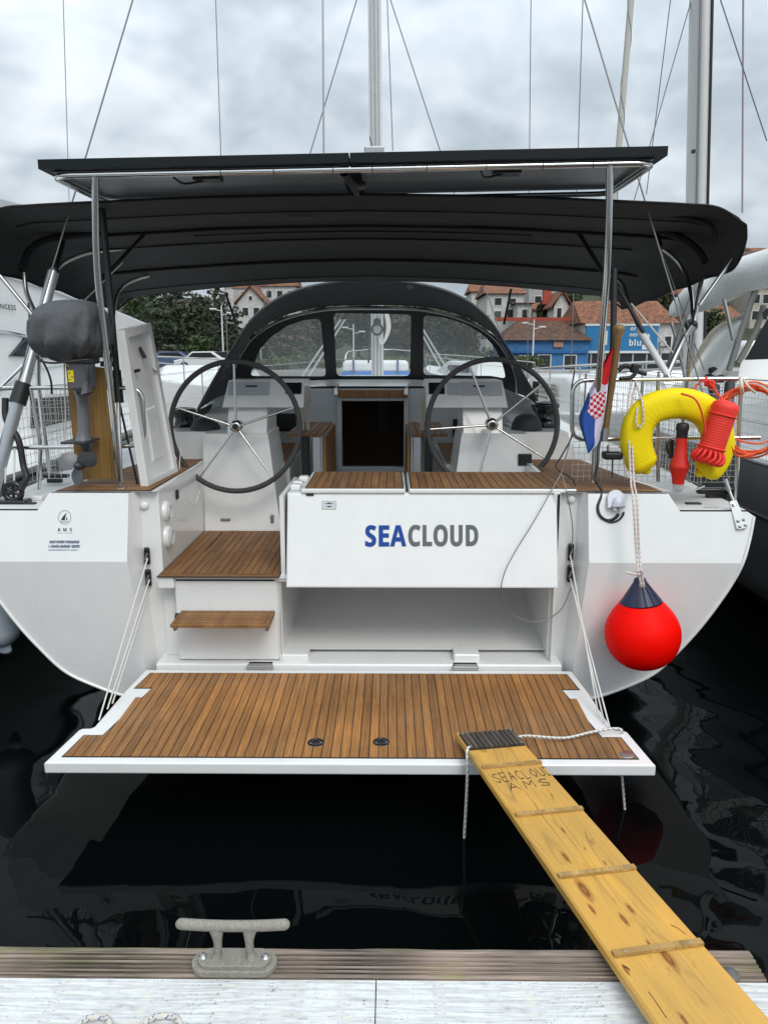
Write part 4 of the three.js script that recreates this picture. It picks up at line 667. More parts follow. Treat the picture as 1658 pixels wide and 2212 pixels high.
// ================================================================== BIMINI, SOLAR PANELS, SPRAYHOOD, RAILS, RIG
const BIM = { d0: 4.62, d1: 7.0, hw: 2.22 };
const aftProfile = new THREE.CatmullRomCurve3([[0, 3.02], [0.5, 3.014], [0.95, 3.004], [1.43, 2.984], [1.82, 2.966], [2.02, 2.95], [2.14, 2.905], [2.205, 2.84], [2.23, 2.76], [2.232, 2.655]].map(([x, y]) => V(x, y, 0))).getSpacedPoints(36), foreProfile = new THREE.CatmullRomCurve3([[0, 2.765], [0.6, 2.75], [1.1, 2.72], [1.6, 2.68], [1.92, 2.645], [2.08, 2.62], [2.16, 2.595], [2.2, 2.565], [2.215, 2.54], [2.22, 2.52]].map(([x, y]) => V(x, y, 0))).getSpacedPoints(36);
const bimY = (x, d) => { const k = (d - BIM.d0) / (BIM.d1 - BIM.d0), a = Math.abs(x), f = (c) => { for (let i = 0; i + 1 < c.length; i++) if (a <= c[i + 1].x) return c[i].y + (c[i + 1].y - c[i].y) * (a - c[i].x) / (c[i + 1].x - c[i].x || 1); return c[c.length - 1].y; }; return f(aftProfile) * (1 - k) + f(foreProfile) * k; };
{
  const rows = [], KS = [0, 0.008, 0.018, 0.03, 0.045, 0.065, 0.09, 0.12, 0.17, 0.23, 0.3, 0.37, 0.44, 0.5, 0.56, 0.63, 0.7, 0.76, 0.83, 0.9, 0.95, 1], ND = KS.length - 1, sag = (k) => 0.012 * Math.sin(k * Math.PI * 4) ** 2;
  for (let j = 0; j <= ND; j++) {
    const k = KS[j], d = BIM.d0 + (BIM.d1 - BIM.d0) * k, half = [], cut = Math.max(0, 1 - k / 0.1) ** 2.2;     // the aft corner of the side panel is rounded off
    for (let i = 0; i <= 36; i++) { const t = i / 36 * (1 - 0.085 * cut) * 36, i0 = Math.min(35, Math.floor(t)), f = t - i0, p = aftProfile[i0].clone().lerp(aftProfile[i0 + 1], f).lerp(foreProfile[i0].clone().lerp(foreProfile[i0 + 1], f), k); half.push([p.x, p.y - sag(k) + 0.012 * (fbm(p.x * 3.1 + 7, 2, d * 2.4, 3) - 0.5) * Math.min(1, k * 8)]); }
    rows.push([...half.slice(1).reverse().map(([x, y]) => V(R(-x), y, -d)), ...half.map(([x, y]) => V(R(x), y, -d))]);
  }
  const NX = rows[0].length - 1;
  const c = Y('bimini_canopy', sheet(rows, 0.004), M.canvas);
  // hem piping along the aft and the forward edge
  part(c, 'hem', tube(rows[0].filter((_, i) => i % 3 === 0), 0.008, { seg: 120 }), M.seam); part(c, 'hem', tube(rows[ND].filter((_, i) => i % 3 === 0), 0.008, { seg: 120 }), M.seam);
  for (const i of [0, NX]) part(c, 'hem', tube(rows.map((r) => r[i]), 0.008, { seg: 60 }), M.seam);
  // sewn pockets and seams under the cloth
  for (const [d, r, w] of [[4.86, 0.004, 0.93], [5.22, 0.011, 0.96], [5.34, 0.004, 0.5], [5.5, 0.006, 0.82], [6.12, 0.012, 0.93], [6.72, 0.004, 0.96]]) { const p = []; for (let i = 0; i <= 40; i++) { const x = (-1 + i / 20) * BIM.hw * w; p.push(V(R(x), bimY(x, d) - sag((d - 4.62) / 2.38) - 0.008 - r * 0.5, -d)); } part(c, 'seam', tube(p, r, { seg: 100, rs: 6 }), M.seam); }
  const tag = at(648, 469, 4.98); part(c, 'maker_label', box(tag.x - 0.075, tag.x + 0.075, tag.y - 0.012, tag.y + 0.012, tag.z - 0.002, tag.z + 0.002), mat([0.16, 0.15, 0.14], 0.7));
}
// bimini bows: bare steel legs curving up to the pockets
{
  for (const [name, m, r, pts] of [['bimini_bow', M.steel, 0.0135, [[1290, 512, 5.6], [1338, 516, 5.55], [1388, 522, 5.5], [1428, 537, 5.45], [1455, 557, 5.4], [1475, 582, 5.35], [1490, 628, 5.2], [1497, 700, 4.95]]], ['bimini_bow', M.steel, 0.0135, [[1265, 582, 6.3], [1292, 585, 6.25], [1325, 597, 6.2], [1345, 616, 6.1], [1354, 645, 6.0], [1375, 700, 5.8], [1420, 780, 5.4], [1440, 815, 5.2]]], ['bimini_bow', M.steel, 0.0135, [[270, 536, 5.6], [227, 541, 5.55], [197, 545, 5.5], [160, 557, 5.45], [132, 573, 5.4], [112, 600, 5.3], [84, 690, 4.9]]], ['bimini_bow', M.steel, 0.0135, [[322, 595, 6.3], [287, 606, 6.25], [264, 620, 6.2], [252, 640, 6.1], [246, 680, 6.0], [240, 760, 5.6], [238, 838, 5.2]]],
    ['bow_sleeve', M.seam, 0.024, [[1330, 484, 5.2], [1415, 495, 5.15], [1468, 513, 5.1], [1503, 538, 5.05], [1522, 566, 5.0]]], ['bow_sleeve', M.seam, 0.024, [[230, 500, 5.2], [138, 512, 5.15], [92, 522, 5.1], [62, 545, 5.05], [48, 585, 5.0]]], ['bow_sleeve', M.seam, 0.016, [[1380, 455, 4.85], [1480, 470, 4.8], [1535, 490, 4.78], [1545, 520, 4.78]]]]) Y(name, tube(pts.map(([u, v, d]) => at(u, v, d)), r, { seg: 60 }), m);
  for (const s of [-1, 1]) {
    Y('bimini_post', rail([s < 0 ? at(84, 690, 4.9) : at(1497, 700, 4.95), V(R(s * 2.08), 1.95, -5.0), V(R(s * 2.1), 1.29, -5.1)], 0.0145, 0.08), M.steel);
    const hub = s < 0 ? at(78, 690, 4.75) : at(1497, 700, 4.8);
    Y('joint_block', new THREE.SphereGeometry(0.022, 14, 10).translate(hub.x, hub.y, hub.z), M.black);
  }
  const strut = (a, b, r, m, name = 'bimini_strut') => Y(name, bar(a, b, r, r, 12), m);
  // port side
  strut(at(0, 595, 4.75), at(78, 690, 4.75), 0.0125, M.steelDull); Y('bimini_strut', tube([at(53, 590, 4.95), at(57, 630, 4.9), at(72, 668, 4.82), at(82, 692, 4.75)], 0.015), M.steelDull);
  strut(at(139, 510, 5.2), at(118, 588, 4.9), 0.017, M.black); strut(at(318, 500, 5.3), at(180, 648, 4.9), 0.0125, M.black); strut(at(262, 566, 5.15), at(178, 650, 4.88), 0.0115, M.steel);
  strut(at(95, 745, 4.75), at(0, 838, 4.6), 0.0115, M.steel); strut(at(62, 655, 4.8), at(67, 725, 4.72), 0.006, M.black, 'strap');
  strut(at(221, 450, 4.72), at(252, 800, 4.62), 0.0185, M.black, 'folded_strap'); strut(at(252, 800, 4.62), at(258, 870, 4.6), 0.026, M.black, 'folded_strap'); strut(at(258, 870, 4.6), at(300, 1058, 4.6), 0.007, M.black, 'strap'); strut(at(256, 868, 4.6), at(254, 1000, 4.58), 0.010, M.black, 'strap');
  // starboard side
  strut(at(1240, 490, 5.3), at(1302, 590, 4.95), 0.0145, M.black); strut(at(1414, 490, 5.25), at(1425, 535, 5.1), 0.017, M.black); strut(at(1425, 535, 5.1), at(1520, 800, 5.0), 0.004, M.wire, 'stay_wire');
  strut(at(1590, 545, 4.85), at(1510, 660, 4.8), 0.0125, M.steelDull); strut(at(1515, 600, 5.0), at(1497, 700, 4.8), 0.014, M.steelDull);
  strut(at(1326, 580, 4.7), at(1322, 790, 4.62), 0.0185, M.black, 'folded_strap'); strut(at(1334, 620, 5.0), at(1390, 720, 4.9), 0.013, M.black); 
  Y('bimini_strut', tube([at(1497, 700, 4.8), at(1480, 725, 4.8), at(1462, 760, 4.78), at(1435, 820, 4.7)], 0.018), M.steelDull);
  strut(at(1362, 656, 5.0), at(1455, 765, 4.9), 0.006, M.ropeWhite, 'lashing');
}
// outboard crane pole (port): thick grey tube in two lengths with black clamps
{
  const p = Y('crane_pole', bar(at(116, 587, 4.86), at(50, 838, 4.6), 0.033, 0.033, 18), M.alu);
  part(p, 'lower_tube', bar(at(40, 865, 4.57), at(-30, 1120, 4.5), 0.036, 0.036, 18), M.alu); part(p, 'clamp', bar(at(52, 828, 4.61), at(38, 872, 4.57), 0.046, 0.05, 16), M.black); part(p, 'cap', bar(at(118, 580, 4.865), at(116, 588, 4.86), 0.03, 0.034, 16), M.black);
  part(p, 'strap', tube([at(12, 860, 4.6), at(14, 905, 4.58), at(40, 950, 4.55), at(52, 1010, 4.53), at(58, 1030, 4.5), at(46, 1058, 4.48)], 0.02), M.black);
  const q = Y('tackle_pole', bar(at(1380, 712, 4.95), at(1442, 812, 4.65), 0.022, 0.02, 14), M.gel, 'white tube leaning on the rail'); part(q, 'end', bar(at(1440, 808, 4.65), at(1446, 820, 4.64), 0.014, 0.014), M.steel);
}
// ---- solar panels on a steel arch
{
  const L = at(83, 365, 4.14), Rr = at(1441, 336, 4.14), across = Rr.clone().sub(L), back = V(0, 0.01, -0.86), th = V(0, 0.045, 0);
  const panel = (a, b, label) => {
    const p0 = L.clone().addScaledVector(across, a), p1 = L.clone().addScaledVector(across, b), ring = [p0, p1, p1.clone().add(back), p0.clone().add(back)];
    const s = Y('solar_panel', prism(ring, th), phys([0.008, 0.012, 0.014], 0.55, { specularIntensity: 0.4 }), label);
    const inn = (x, z, y) => p0.clone().lerp(p1, x).addScaledVector(back, z).add(V(0, y, 0));
    part(s, 'back_sheet', hexa([inn(0.03, 0.06, -0.006), inn(0.97, 0.06, -0.006), inn(0.97, 0.94, -0.006), inn(0.03, 0.94, -0.006)], [inn(0.03, 0.06, -0.0015), inn(0.97, 0.06, -0.0015), inn(0.97, 0.94, -0.0015), inn(0.03, 0.94, -0.0015)]), phys([0.16, 0.18, 0.19], 0.3));
    part(s, 'cell_sheet', hexa([inn(0.02, 0.03, 0.0455), inn(0.98, 0.03, 0.0455), inn(0.98, 0.97, 0.0455), inn(0.02, 0.97, 0.0455)], [inn(0.02, 0.03, 0.048), inn(0.98, 0.03, 0.048), inn(0.98, 0.97, 0.048), inn(0.02, 0.97, 0.048)]), M.darkGlass);
    part(s, 'junction_box', hexa([inn(0.47, 0.2, -0.03), inn(0.56, 0.2, -0.03), inn(0.56, 0.32, -0.03), inn(0.47, 0.32, -0.03)], [inn(0.47, 0.2, -0.005), inn(0.56, 0.2, -0.005), inn(0.56, 0.32, -0.005), inn(0.47, 0.32, -0.005)]), M.black);
    part(s, 'cable', tube([inn(0.5, 0.25, -0.03), inn(0.44, 0.2, -0.05), inn(0.42, 0.1, -0.035)], 0.006), M.black);
  };
  panel(0, 0.4955); panel(0.4975, 1);
  // ring of steel tube below the panels
  const P = (x, z, y = -0.028) => L.clone().addScaledVector(across, x).addScaledVector(back, z).add(V(0, y, 0));
  const ring = Y('arch_frame', rail([P(0.5, 0.035), P(0.016, 0.035), P(0.016, 0.985), P(0.984, 0.985), P(0.984, 0.035), P(0.5, 0.035)], 0.016, 0.1), M.steel);
  for (const x of [0.29, 0.375, 0.47, 0.533, 0.62, 0.715, 0.805, 0.885]) part(ring, 'clamp', new THREE.TorusGeometry(0.0165, 0.0022, 6, 18).rotateY(Math.PI / 2).translate(...P(x, 0.035).toArray()), M.black);
  part(ring, 'cable_bundle', merge([tube([P(0.485, 0.1, -0.03), P(0.5, 0.2, -0.07), P(0.515, 0.35, -0.05), P(0.5, 0.6, -0.03)], 0.02), tube([P(0.49, 0.08, -0.04), P(0.505, 0.3, -0.1), P(0.495, 0.5, -0.04)], 0.014)]), M.black);
  part(ring, 'centre_stay', bar(P(0.493, 0.1, -0.03), at(768, 418, 4.7), 0.006), M.steel);
  // uprights
  const pl = P(0.087, 0.04), pr = P(0.912, 0.04);
  Y('arch_post', rail([pl, at(207, 560, 4.24), at(262, 1061, 4.44)], 0.0185, 0.2, 14), M.steel); Y('arch_post', rail([pr, at(1313, 560, 4.24), at(1286, 900, 4.5), at(1283, 1042, 4.5)], 0.0185, 0.2, 14), M.steel);
  Y('post_foot', lathe([[0.035, 0], [0.035, 0.008], [0.022, 0.012], [0.02, 0.05]], 20).translate(...at(262, 1063, 4.44).toArray()), M.steel);
  // cable and black hose down the starboard post to the socket
  Y('cable', tube([at(1330, 800, 4.56), at(1316, 880, 4.5), at(1293, 960, 4.45), at(1290, 1000, 4.4), at(1284, 1035, 4.38), at(1292, 1048, 4.345), at(1298, 1060, 4.335), at(1296, 1075, 4.32), at(1290, 1095, 4.3), at(1294, 1112, 4.285), at(1305, 1122, 4.28), at(1316, 1124, 4.28), at(1330, 1117, 4.28), at(1335, 1110, 4.28)], 0.0085, { seg: 120 }), M.black);
  Y('cable', tube([at(1303, 1122, 4.278), at(1318, 1128, 4.276), at(1334, 1124, 4.278), at(1345, 1112, 4.28), at(1346, 1106, 4.28)], 0.006, { seg: 40 }), M.black);
}
{ // shore-power socket on the starboard quarter
  const c = at(1331, 1082, 4.29), s = new THREE.Shape(); s.moveTo(-0.046, -0.04); s.lineTo(-0.046, 0.012); s.absarc(0, 0.012, 0.046, Math.PI, 0, true); s.lineTo(0.046, -0.04); s.closePath();
  const pl = new THREE.ExtrudeGeometry(s, { depth: 0.008, bevelEnabled: true, bevelSize: 0.003, bevelThickness: 0.003, bevelSegments: 2, curveSegments: 16 }); pl.rotateX(-0.35); pl.translate(c.x - 0.004, c.y, c.z - 0.005); const b = Y('cable_gland', pl, mat([0.6, 0.61, 0.64], 0.4));
  const dome = new THREE.SphereGeometry(0.04, 24, 16, 0, Math.PI * 2, 0, Math.PI / 2).scale(0.9, 1.25, 0.9).translate(c.x + 0.004, c.y - 0.022, c.z + 0.005); part(b, 'dome', dome, mat([0.58, 0.6, 0.68], 0.3));
  part(b, 'base', box(c.x - 0.034, c.x + 0.04, c.y - 0.028, c.y - 0.02, c.z - 0.01, c.z + 0.042, 0.003), mat([0.45, 0.46, 0.5], 0.4));
  for (const x of [-0.012, 0.022]) part(b, 'nut', new THREE.CylinderGeometry(0.013, 0.011, 0.022, 12).translate(c.x + x, c.y - 0.04, c.z + 0.018), M.gel);
}
// ---- pushpit rails and nets
function net(origin, ex, ey, w, h, cell, r) { const g = []; const n = Math.round(w / cell), m = Math.round(h / cell); for (let i = 0; i <= n; i++) g.push(bar(origin.clone().addScaledVector(ex, i * cell), origin.clone().addScaledVector(ex, i * cell).addScaledVector(ey, h), r, r, 4)); for (let j = 0; j <= m; j++) g.push(bar(origin.clone().addScaledVector(ey, j * cell), origin.clone().addScaledVector(ex, w).addScaledVector(ey, j * cell), r, r, 4)); return merge(g); }
{
  const T = 0.0128;
  Y('pushpit_rail', rail([at(-90, 838, 4.62), at(60, 838, 4.6), at(308, 838, 4.6), at(312, 962, 4.6), at(252, 964, 4.58)], T, 0.085), M.steel);
  Y('pushpit_rail', rail([at(-90, 968, 4.6), at(178, 966, 4.58)], T), M.steel);
  Y('pushpit_post', bar(at(255, 850, 4.6), at(262, 1060, 4.47), 0.0125), M.steel);
  Y('pushpit_post', rail([at(66, 840, 4.6), at(88, 960, 4.6), at(85, 1057, 4.62)], 0.0115), M.steel); Y('post_foot', box(at(85, 1060, 4.62).x - 0.035, at(85, 1060, 4.62).x + 0.035, 1.265, 1.295, -4.67, -4.57, 0.01), M.gel);
  Y('pushpit_rail', rail([at(1610, 818, 4.6), at(1360, 820, 4.6), at(1236, 822, 4.6), at(1234, 950, 4.6), at(1330, 948, 4.6), at(1640, 945, 4.6)], T, 0.085), M.steel);
  Y('pushpit_post', bar(at(1600, 818, 4.6), at(1588, 1080, 4.6), 0.0125), M.steel); Y('pushpit_post', bar(at(1420, 822, 4.6), at(1420, 1040, 4.62), 0.011), M.steel);
  Y('chrome_fitting', merge([bar(at(205, 770, 4.6), at(244, 770, 4.6), 0.006), box(at(218, 780, 4.6).x, at(244, 790, 4.6).x, at(218, 792, 4.6).y, at(218, 780, 4.6).y, -4.61, -4.58, 0.004)]), M.steel);
  const a = at(76, 860, 4.95), b = at(250, 850, 4.95), n = Y('safety_net', net(V(a.x, 1.34, -4.95), V(1, 0, 0), V(0, 1, 0), b.x - a.x, 0.6, 0.042, 0.0015), M.ropeWhite); n.userData.kind = 'stuff';
  const c = at(1240, 860, 4.75), e = at(1600, 850, 4.75), n2 = Y('safety_net', net(V(c.x, 1.36, -4.72), V(1, 0, 0), V(0, 1, 0), e.x - c.x, 0.55, 0.036, 0.0015), M.ropeWhite); n2.userData.kind = 'stuff';
  for (const s of [-1, 1]) { // guard rails along the side decks, with net
    for (const d of [6.2, 8, 9.8, 11.6]) { const x = d < 10 ? 2.18 : 2.18 - (d - 10) * 0.1; Y('stanchion', bar(V(R(s * x), 1.28, -d), V(R(s * x), 1.93, -d), 0.011), M.steel); }
    for (const h of [1.6, 1.92]) Y('guard_wire', tube([V(R(s * 2.18), h, -4.7), V(R(s * 2.18), h, -8), V(R(s * 2.18), h, -9.8), V(R(s * 2.02), h, -11.6), V(R(s * 0.6), h + 0.1, -16.6)], 0.004, { seg: 30, rs: 5 }), M.steel);
    const k = Y('safety_net', net(V(R(s * 2.18), 1.31, -4.9), V(0, 0, -1), V(0, 1, 0), 5.6, 0.6, 0.06, 0.0017), M.ropeWhite); k.userData.kind = 'stuff';
  }
  Y('pulpit', rail([V(R(-0.75), 1.6, -16.2), V(R(-0.75), 2.15, -16.3), V(R(-0.25), 2.2, -17.5), V(R(0.25), 2.2, -17.5), V(R(0.75), 2.15, -16.3), V(R(0.75), 1.6, -16.2)], 0.016, 0.2), M.steel);
}
// ---- sprayhood
{
  const archA = [[1.53, 1.64, 6.9], [1.4, 1.9, 7.02], [1.25, 2.16, 7.12], [1.07, 2.45, 7.25], [0.83, 2.64, 7.33], [0.5, 2.75, 7.38], [0, 2.80, 7.4]], archB = [[1.64, 1.68], [1.6, 1.88], [1.5, 2.08], [1.3, 2.32], [0.98, 2.5], [0.55, 2.6], [0, 2.62]].map(([x, y]) => [x, y, 8.2 + (2.62 - y) * 0.85]);
  const full = (a) => { const r = a.map(([x, y, d]) => V(R(x), y, -d)), l = a.slice(0, -1).map(([x, y, d]) => V(R(-x), y, -d)).reverse(); return new THREE.CatmullRomCurve3([...r, ...l]).getPoints(48); };
  const A = full(archA), B = full(archB), rows = []; for (let j = 0; j <= 6; j++) { const t = j / 6; rows.push(A.map((p, i) => p.clone().lerp(B[i], t).add(V(0, 0.03 * Math.sin(t * Math.PI), 0)))); }
  const hood = Y('sprayhood', sheet(rows, 0.004), M.canvas);
  part(hood, 'aft_hoop', tube(A.filter((_, i) => i % 3 === 0), 0.016, { seg: 90 }), mat([0.05, 0.052, 0.056], 0.6)); part(hood, 'front_hoop', tube(B.filter((_, i) => i % 3 === 0).map((p) => p.clone().add(V(0, -0.035, 0.0))), 0.012, { seg: 90 }), M.steelDull);
  // front wall with three clear windows, leaning forward
  const lean = (y) => 8.2 + (2.62 - y) * 0.85; const D = (u, v) => { const r = ray(u, v), d = (8.2 + 0.85 * (2.62 - EYE)) / (1 + 0.85 * r.y); return [r.x * d, EYE + r.y * d]; };
  const round = (p, r = 0.05) => { const o = []; const n = p.length; for (let i = 0; i < n; i++) { const a = p[(i + n - 1) % n], b = p[i], c = p[(i + 1) % n]; const la = Math.hypot(a[0] - b[0], a[1] - b[1]), lc = Math.hypot(c[0] - b[0], c[1] - b[1]), k = Math.min(r, la / 2, lc / 2); for (let j = 0; j <= 4; j++) { const t = j / 4, s = [b[0] + (a[0] - b[0]) * k / la, b[1] + (a[1] - b[1]) * k / la], e = [b[0] + (c[0] - b[0]) * k / lc, b[1] + (c[1] - b[1]) * k / lc]; o.push([s[0] * (1 - t) ** 2 + 2 * b[0] * t * (1 - t) + e[0] * t * t, s[1] * (1 - t) ** 2 + 2 * b[1] * t * (1 - t) + e[1] * t * t]); } } return o; };
  const wins = [[[540, 812], [704, 813], [692, 688], [660, 690], [620, 704], [585, 728], [560, 756]], [[727, 812], [885, 812], [888, 679], [720, 676]], [[914, 810], [1062, 812], [1092, 818], [1086, 790], [1068, 750], [1042, 722], [1005, 700], [960, 686], [914, 680]]].map((w) => round(w.map(([u, v]) => D(u, v))));
  const outer = [...archB.map(([x, y]) => [R(x), Math.min(y, 2.62) - 0.002]), ...archB.slice(0, -1).reverse().map(([x, y]) => [R(-x), y - 0.002])]; 
  const wall = extrudeShape(outer, 0.006, 0, wins); warp(wall, (q) => { q.z = -lean(q.y) - 0.006 + q.z; });
  const w = part(hood, 'front_panel', uvMetres(wall), M.canvas);
  for (const win of wins) { const g = new THREE.ShapeGeometry(new THREE.Shape(win.map(([x, y]) => new THREE.Vector2(x, y))), 6); warp(g, (q) => { q.z = -lean(q.y) - 0.003; }); part(hood, 'window', g, M.vinyl); }
  for (const s of [-1, 1]) { // side windows and lower flaps
    const i0 = s < 0 ? 41 : 7, i1 = s < 0 ? 46 : 2, q = (i, t) => A[i].clone().lerp(B[i], t).add(V(s * 0.012, 0, 0)); part(hood, 'side_window', sheet([[q(i0, 0.25), q(i0, 0.85)], [q(Math.round((i0 + i1) / 2), 0.22), q(Math.round((i0 + i1) / 2), 0.88)], [q(i1, 0.2), q(i1, 0.9)]]), M.vinyl);
    part(hood, 'side_flap', solid([[V(R(s * 1.53), 1.64, -6.9), V(R(s * 1.6), 1.5, -6.5), V(R(s * 1.66), 1.55, -8.9), V(R(s * 1.64), 1.68, -8.99)]]), M.canvas);
    Y('sprayhood_strap', bar(s < 0 ? at(487, 632, 6.98) : at(1103, 625, 6.98), s < 0 ? at(510, 700, 7.15) : at(1088, 700, 7.15), 0.011), M.black);
  }
  for (const [u, v] of [[668, 622], [885, 620]]) { const c = at(u, v, 7.38); part(hood, 'buckle', box(c.x - 0.03, c.x + 0.03, c.y - 0.02, c.y + 0.012, c.z - 0.01, c.z + 0.02, 0.005), M.black); }
}
// ---- mast, shrouds, backstays
{
  const D = 11, b = at(815, 800, D), t = at(808, -60, D), x0 = b.x, TOP = 20, lx = (y) => x0 + (t.x - x0) * (y - b.y) / (t.y - b.y);
  const prof = []; for (let i = 0; i < 20; i++) { const a = i / 20 * 2 * Math.PI; prof.push([0.085 * Math.cos(a), 0.13 * Math.sin(a)]); }
  const rows = [1.3, 4, 8, TOP].map((y) => [...prof, prof[0]].map(([x, z]) => V(lx(y) + x, y, -D + z)));
  const mast = Y('mast', sheet(rows), mat([0.72, 0.72, 0.72], 0.4, { metalness: 0.2 }));
  for (const o of [-0.05, 0.005, 0.05]) part(mast, 'halyard', bar(V(lx(1.8) + o, 1.8, -D + 0.16), V(lx(TOP) + o, TOP, -D + 0.15), 0.009), o ? M.steelDull : M.black);
  part(mast, 'gooseneck', merge([bar(V(x0, 2.55, -D + 0.14), V(x0, 2.55, -D + 0.3), 0.05), bar(V(x0 - 0.1, 2.5, -D + 0.2), V(x0 - 0.12, 2.0, -D + 0.18), 0.014), new THREE.TorusGeometry(0.07, 0.016, 8, 20).translate(x0, 2.45, -D + 0.24)]), M.black);
  for (let i = 0; i < 4; i++) part(mast, 'rope_coil', tube([V(x0 + 0.09 + i * 0.012, 2.75, -D + 0.17), V(x0 + 0.13 + i * 0.014, 2.45, -D + 0.2), V(x0 + 0.06, 2.25, -D + 0.2), V(x0 - 0.02 + i * 0.02, 2.5, -D + 0.18)], 0.012), M.ropeWhite);
  part(mast, 'boom', bar(V(x0, 3.42, -D + 0.1), V(R(0.02), 3.40, -6.6), 0.075, 0.06, 14), mat([0.65, 0.65, 0.65], 0.4, { metalness: 0.2 }));
  { const e = at(808, 322, 5.02); part(mast, 'boom_end', merge([box(e.x - 0.06, e.x + 0.06, e.y - 0.04, e.y + 0.01, -5.06, -4.98, 0.01), bar(V(e.x, e.y, -5.02), V(e.x - 0.02, e.y + 0.07, -5.02), 0.012)]), M.steelDull); }
  // lines aloft measured by their ends: [u at top, v, d, u low, v low, d low, radius]
  const up = (u0, v0, u1, v1, d, r, m = M.wire, name = 'stay') => { const lo = at(u1, v1, d), hi = at(u0, v0, d), e = lo.clone().add(hi.clone().sub(lo).multiplyScalar(3)); return part(mast, name, bar(lo, e, r, r, 6), m); };
  up(770, 0, 545, 742, D + 0.3, 0.008, M.wire, 'shroud'); up(843, 0, 1087, 742, D + 0.3, 0.008, M.wire, 'shroud');
  for (const [u, uu] of [[736, 640], [745, 655], [900, 985], [893, 972]]) part(mast, 'lower_shroud', bar(at(u, 690, D - 0.2), at(uu, 830, D - 0.2), 0.013, 0.013, 6), M.steel);
  for (const s of [-1, 1]) { const lo = s < 0 ? at(-40, 1092, 4.45) : at(1588, 1088, 4.42), hi = s < 0 ? at(287, 0, 5.0) : at(1262, 0, 5.0), e = lo.clone().add(hi.clone().sub(lo).multiplyScalar(2.4)); part(mast, 'backstay', bar(lo.clone().lerp(hi, 0.05), e, 0.0048, 0.0048, 6), M.wire); }
  // right backstay: chainplate and adjuster
  const c = at(1590, 1112, 4.3), plate = extrudeShape([[-0.03, -0.075], [-0.02, -0.085], [0.024, -0.085], [0.034, -0.072], [0.018, 0.08], [-0.018, 0.085], [-0.026, 0.07]], 0.012, 0.003); plate.rotateX(-0.35); plate.rotateZ(0.25); plate.translate(c.x, c.y, c.z + 0.004);
  const k = Y('chainplate', plate, M.steel); for (const [i, j] of [[-0.004, -0.03], [0.026, -0.022], [0.004, -0.06], [0.034, -0.052]]) part(k, 'bolt', new THREE.SphereGeometry(0.009, 10, 8).translate(c.x + i, c.y + j, c.z + 0.024 - j * 0.3), M.steelDull);
  part(k, 'turnbuckle', merge([bar(at(1584, 1085, 4.33), at(1574, 1060, 4.36), 0.008), bar(at(1574, 1060, 4.36), at(1565, 1035, 4.38), 0.012)]), M.steelDull); part(k, 'toggle', bar(at(1582, 1088, 4.31), at(1586, 1094, 4.3), 0.014), M.steel);
  // halyard with woven pattern hanging aft
  up(697, 0, 699, 330, 5.5, 0.007, M.steelDull, 'topping_lift'); up(836, 0, 848, 326, 9, 0.006, M.wire, 'halyard');
}
// liferaft canister on the foredeck, seen through the centre window
{
  const a = at(737, 812, 12.2), b = at(885, 812, 12.2), y0 = a.y - 0.05, h = 0.27, x0 = a.x, x1 = b.x, t = thing('liferaft', 'white and blue liferaft canister on the foredeck, seen through the middle window', 'liferaft', V((x0 + x1) / 2, y0, -12.4));
  part(t, 'base', box(x0, x1, y0 + 0.02, y0 + 0.12, -12.7, -12.15, 0.05), mat([0.02, 0.16, 0.5], 0.4)); part(t, 'shell', box(x0 + 0.02, x1 - 0.02, y0 + 0.1, y0 + h + 0.02, -12.68, -12.17, 0.07), M.gel);
  for (const s of [0.18, 0.5, 0.82]) part(t, 'strap', box(x0 + (x1 - x0) * s - 0.015, x0 + (x1 - x0) * s + 0.015, y0 + 0.06, y0 + h + 0.024, -12.69, -12.14, 0.004), mat([0.08, 0.13, 0.25], 0.6));
  part(t, 'cradle', box(x0 + 0.05, x1 - 0.05, 1.45, y0 + 0.03, -12.6, -12.25), M.steelDull);
}
// ropes that hold the platform, three a side
for (const s of [-1, 1]) for (const [u0, v0, u1, v1] of s < 0 ? [[319, 1206, 214, 1556], [323, 1252, 232, 1532], [318, 1290, 243, 1520]] : [[1231, 1200, 1292, 1548], [1231, 1250, 1304, 1560], [1236, 1265, 1316, 1572]]) { const p = atY(u1, v1, 0.33); Y('platform_line', tube([at(u0, v0, 4.37), p], 0.0045, { seg: 2, rs: 6 }), M.ropeWhite); }
// loose grey wire looped over the transom door
Y('loose_wire', tube([at(1236, 930, 4.62), at(1222, 985, 4.5), at(1212, 1020, 4.4), at(1190, 1060, 4.34), at(1150, 1130, 4.28), at(1110, 1195, 4.24), at(1088, 1240, 4.2), at(1081, 1285, 4.2), at(1098, 1320, 4.24), at(1135, 1340, 4.26), at(1175, 1340, 4.28), at(1212, 1315, 4.3), at(1232, 1270, 4.33)], 0.0032, { seg: 140, rs: 6 }), M.wire);
Y('loose_wire', tube([at(1212, 1020, 4.42), at(1222, 1060, 4.36), at(1232, 1110, 4.36), at(1236, 1150, 4.37), at(1234, 1185, 4.38)], 0.003, { seg: 50, rs: 6 }), M.wire);
Y('loose_wire', tube([at(1240, 800, 4.8), at(1232, 860, 4.7), at(1238, 930, 4.64), at(1212, 985, 4.5), at(1200, 1010, 4.42), at(1235, 1035, 4.42), at(1242, 1050, 4.41)], 0.0045, { seg: 60, rs: 6 }), M.black);
Y('bungee', tube([at(392, 965, 5.3), at(388, 1010, 5.2), at(398, 1060, 5.1), at(420, 1088, 5.1), at(432, 1060, 5.2)], 0.004, { seg: 40, rs: 6 }), M.ropeWhite);
// ================================================================== THINGS CARRIED ON THE YACHT
const PX = (d, y = 1.6) => (d * Math.cos(PITCH) + (EYE - y) * Math.sin(PITCH)) / FOCAL;   // metres per survey unit at a distance
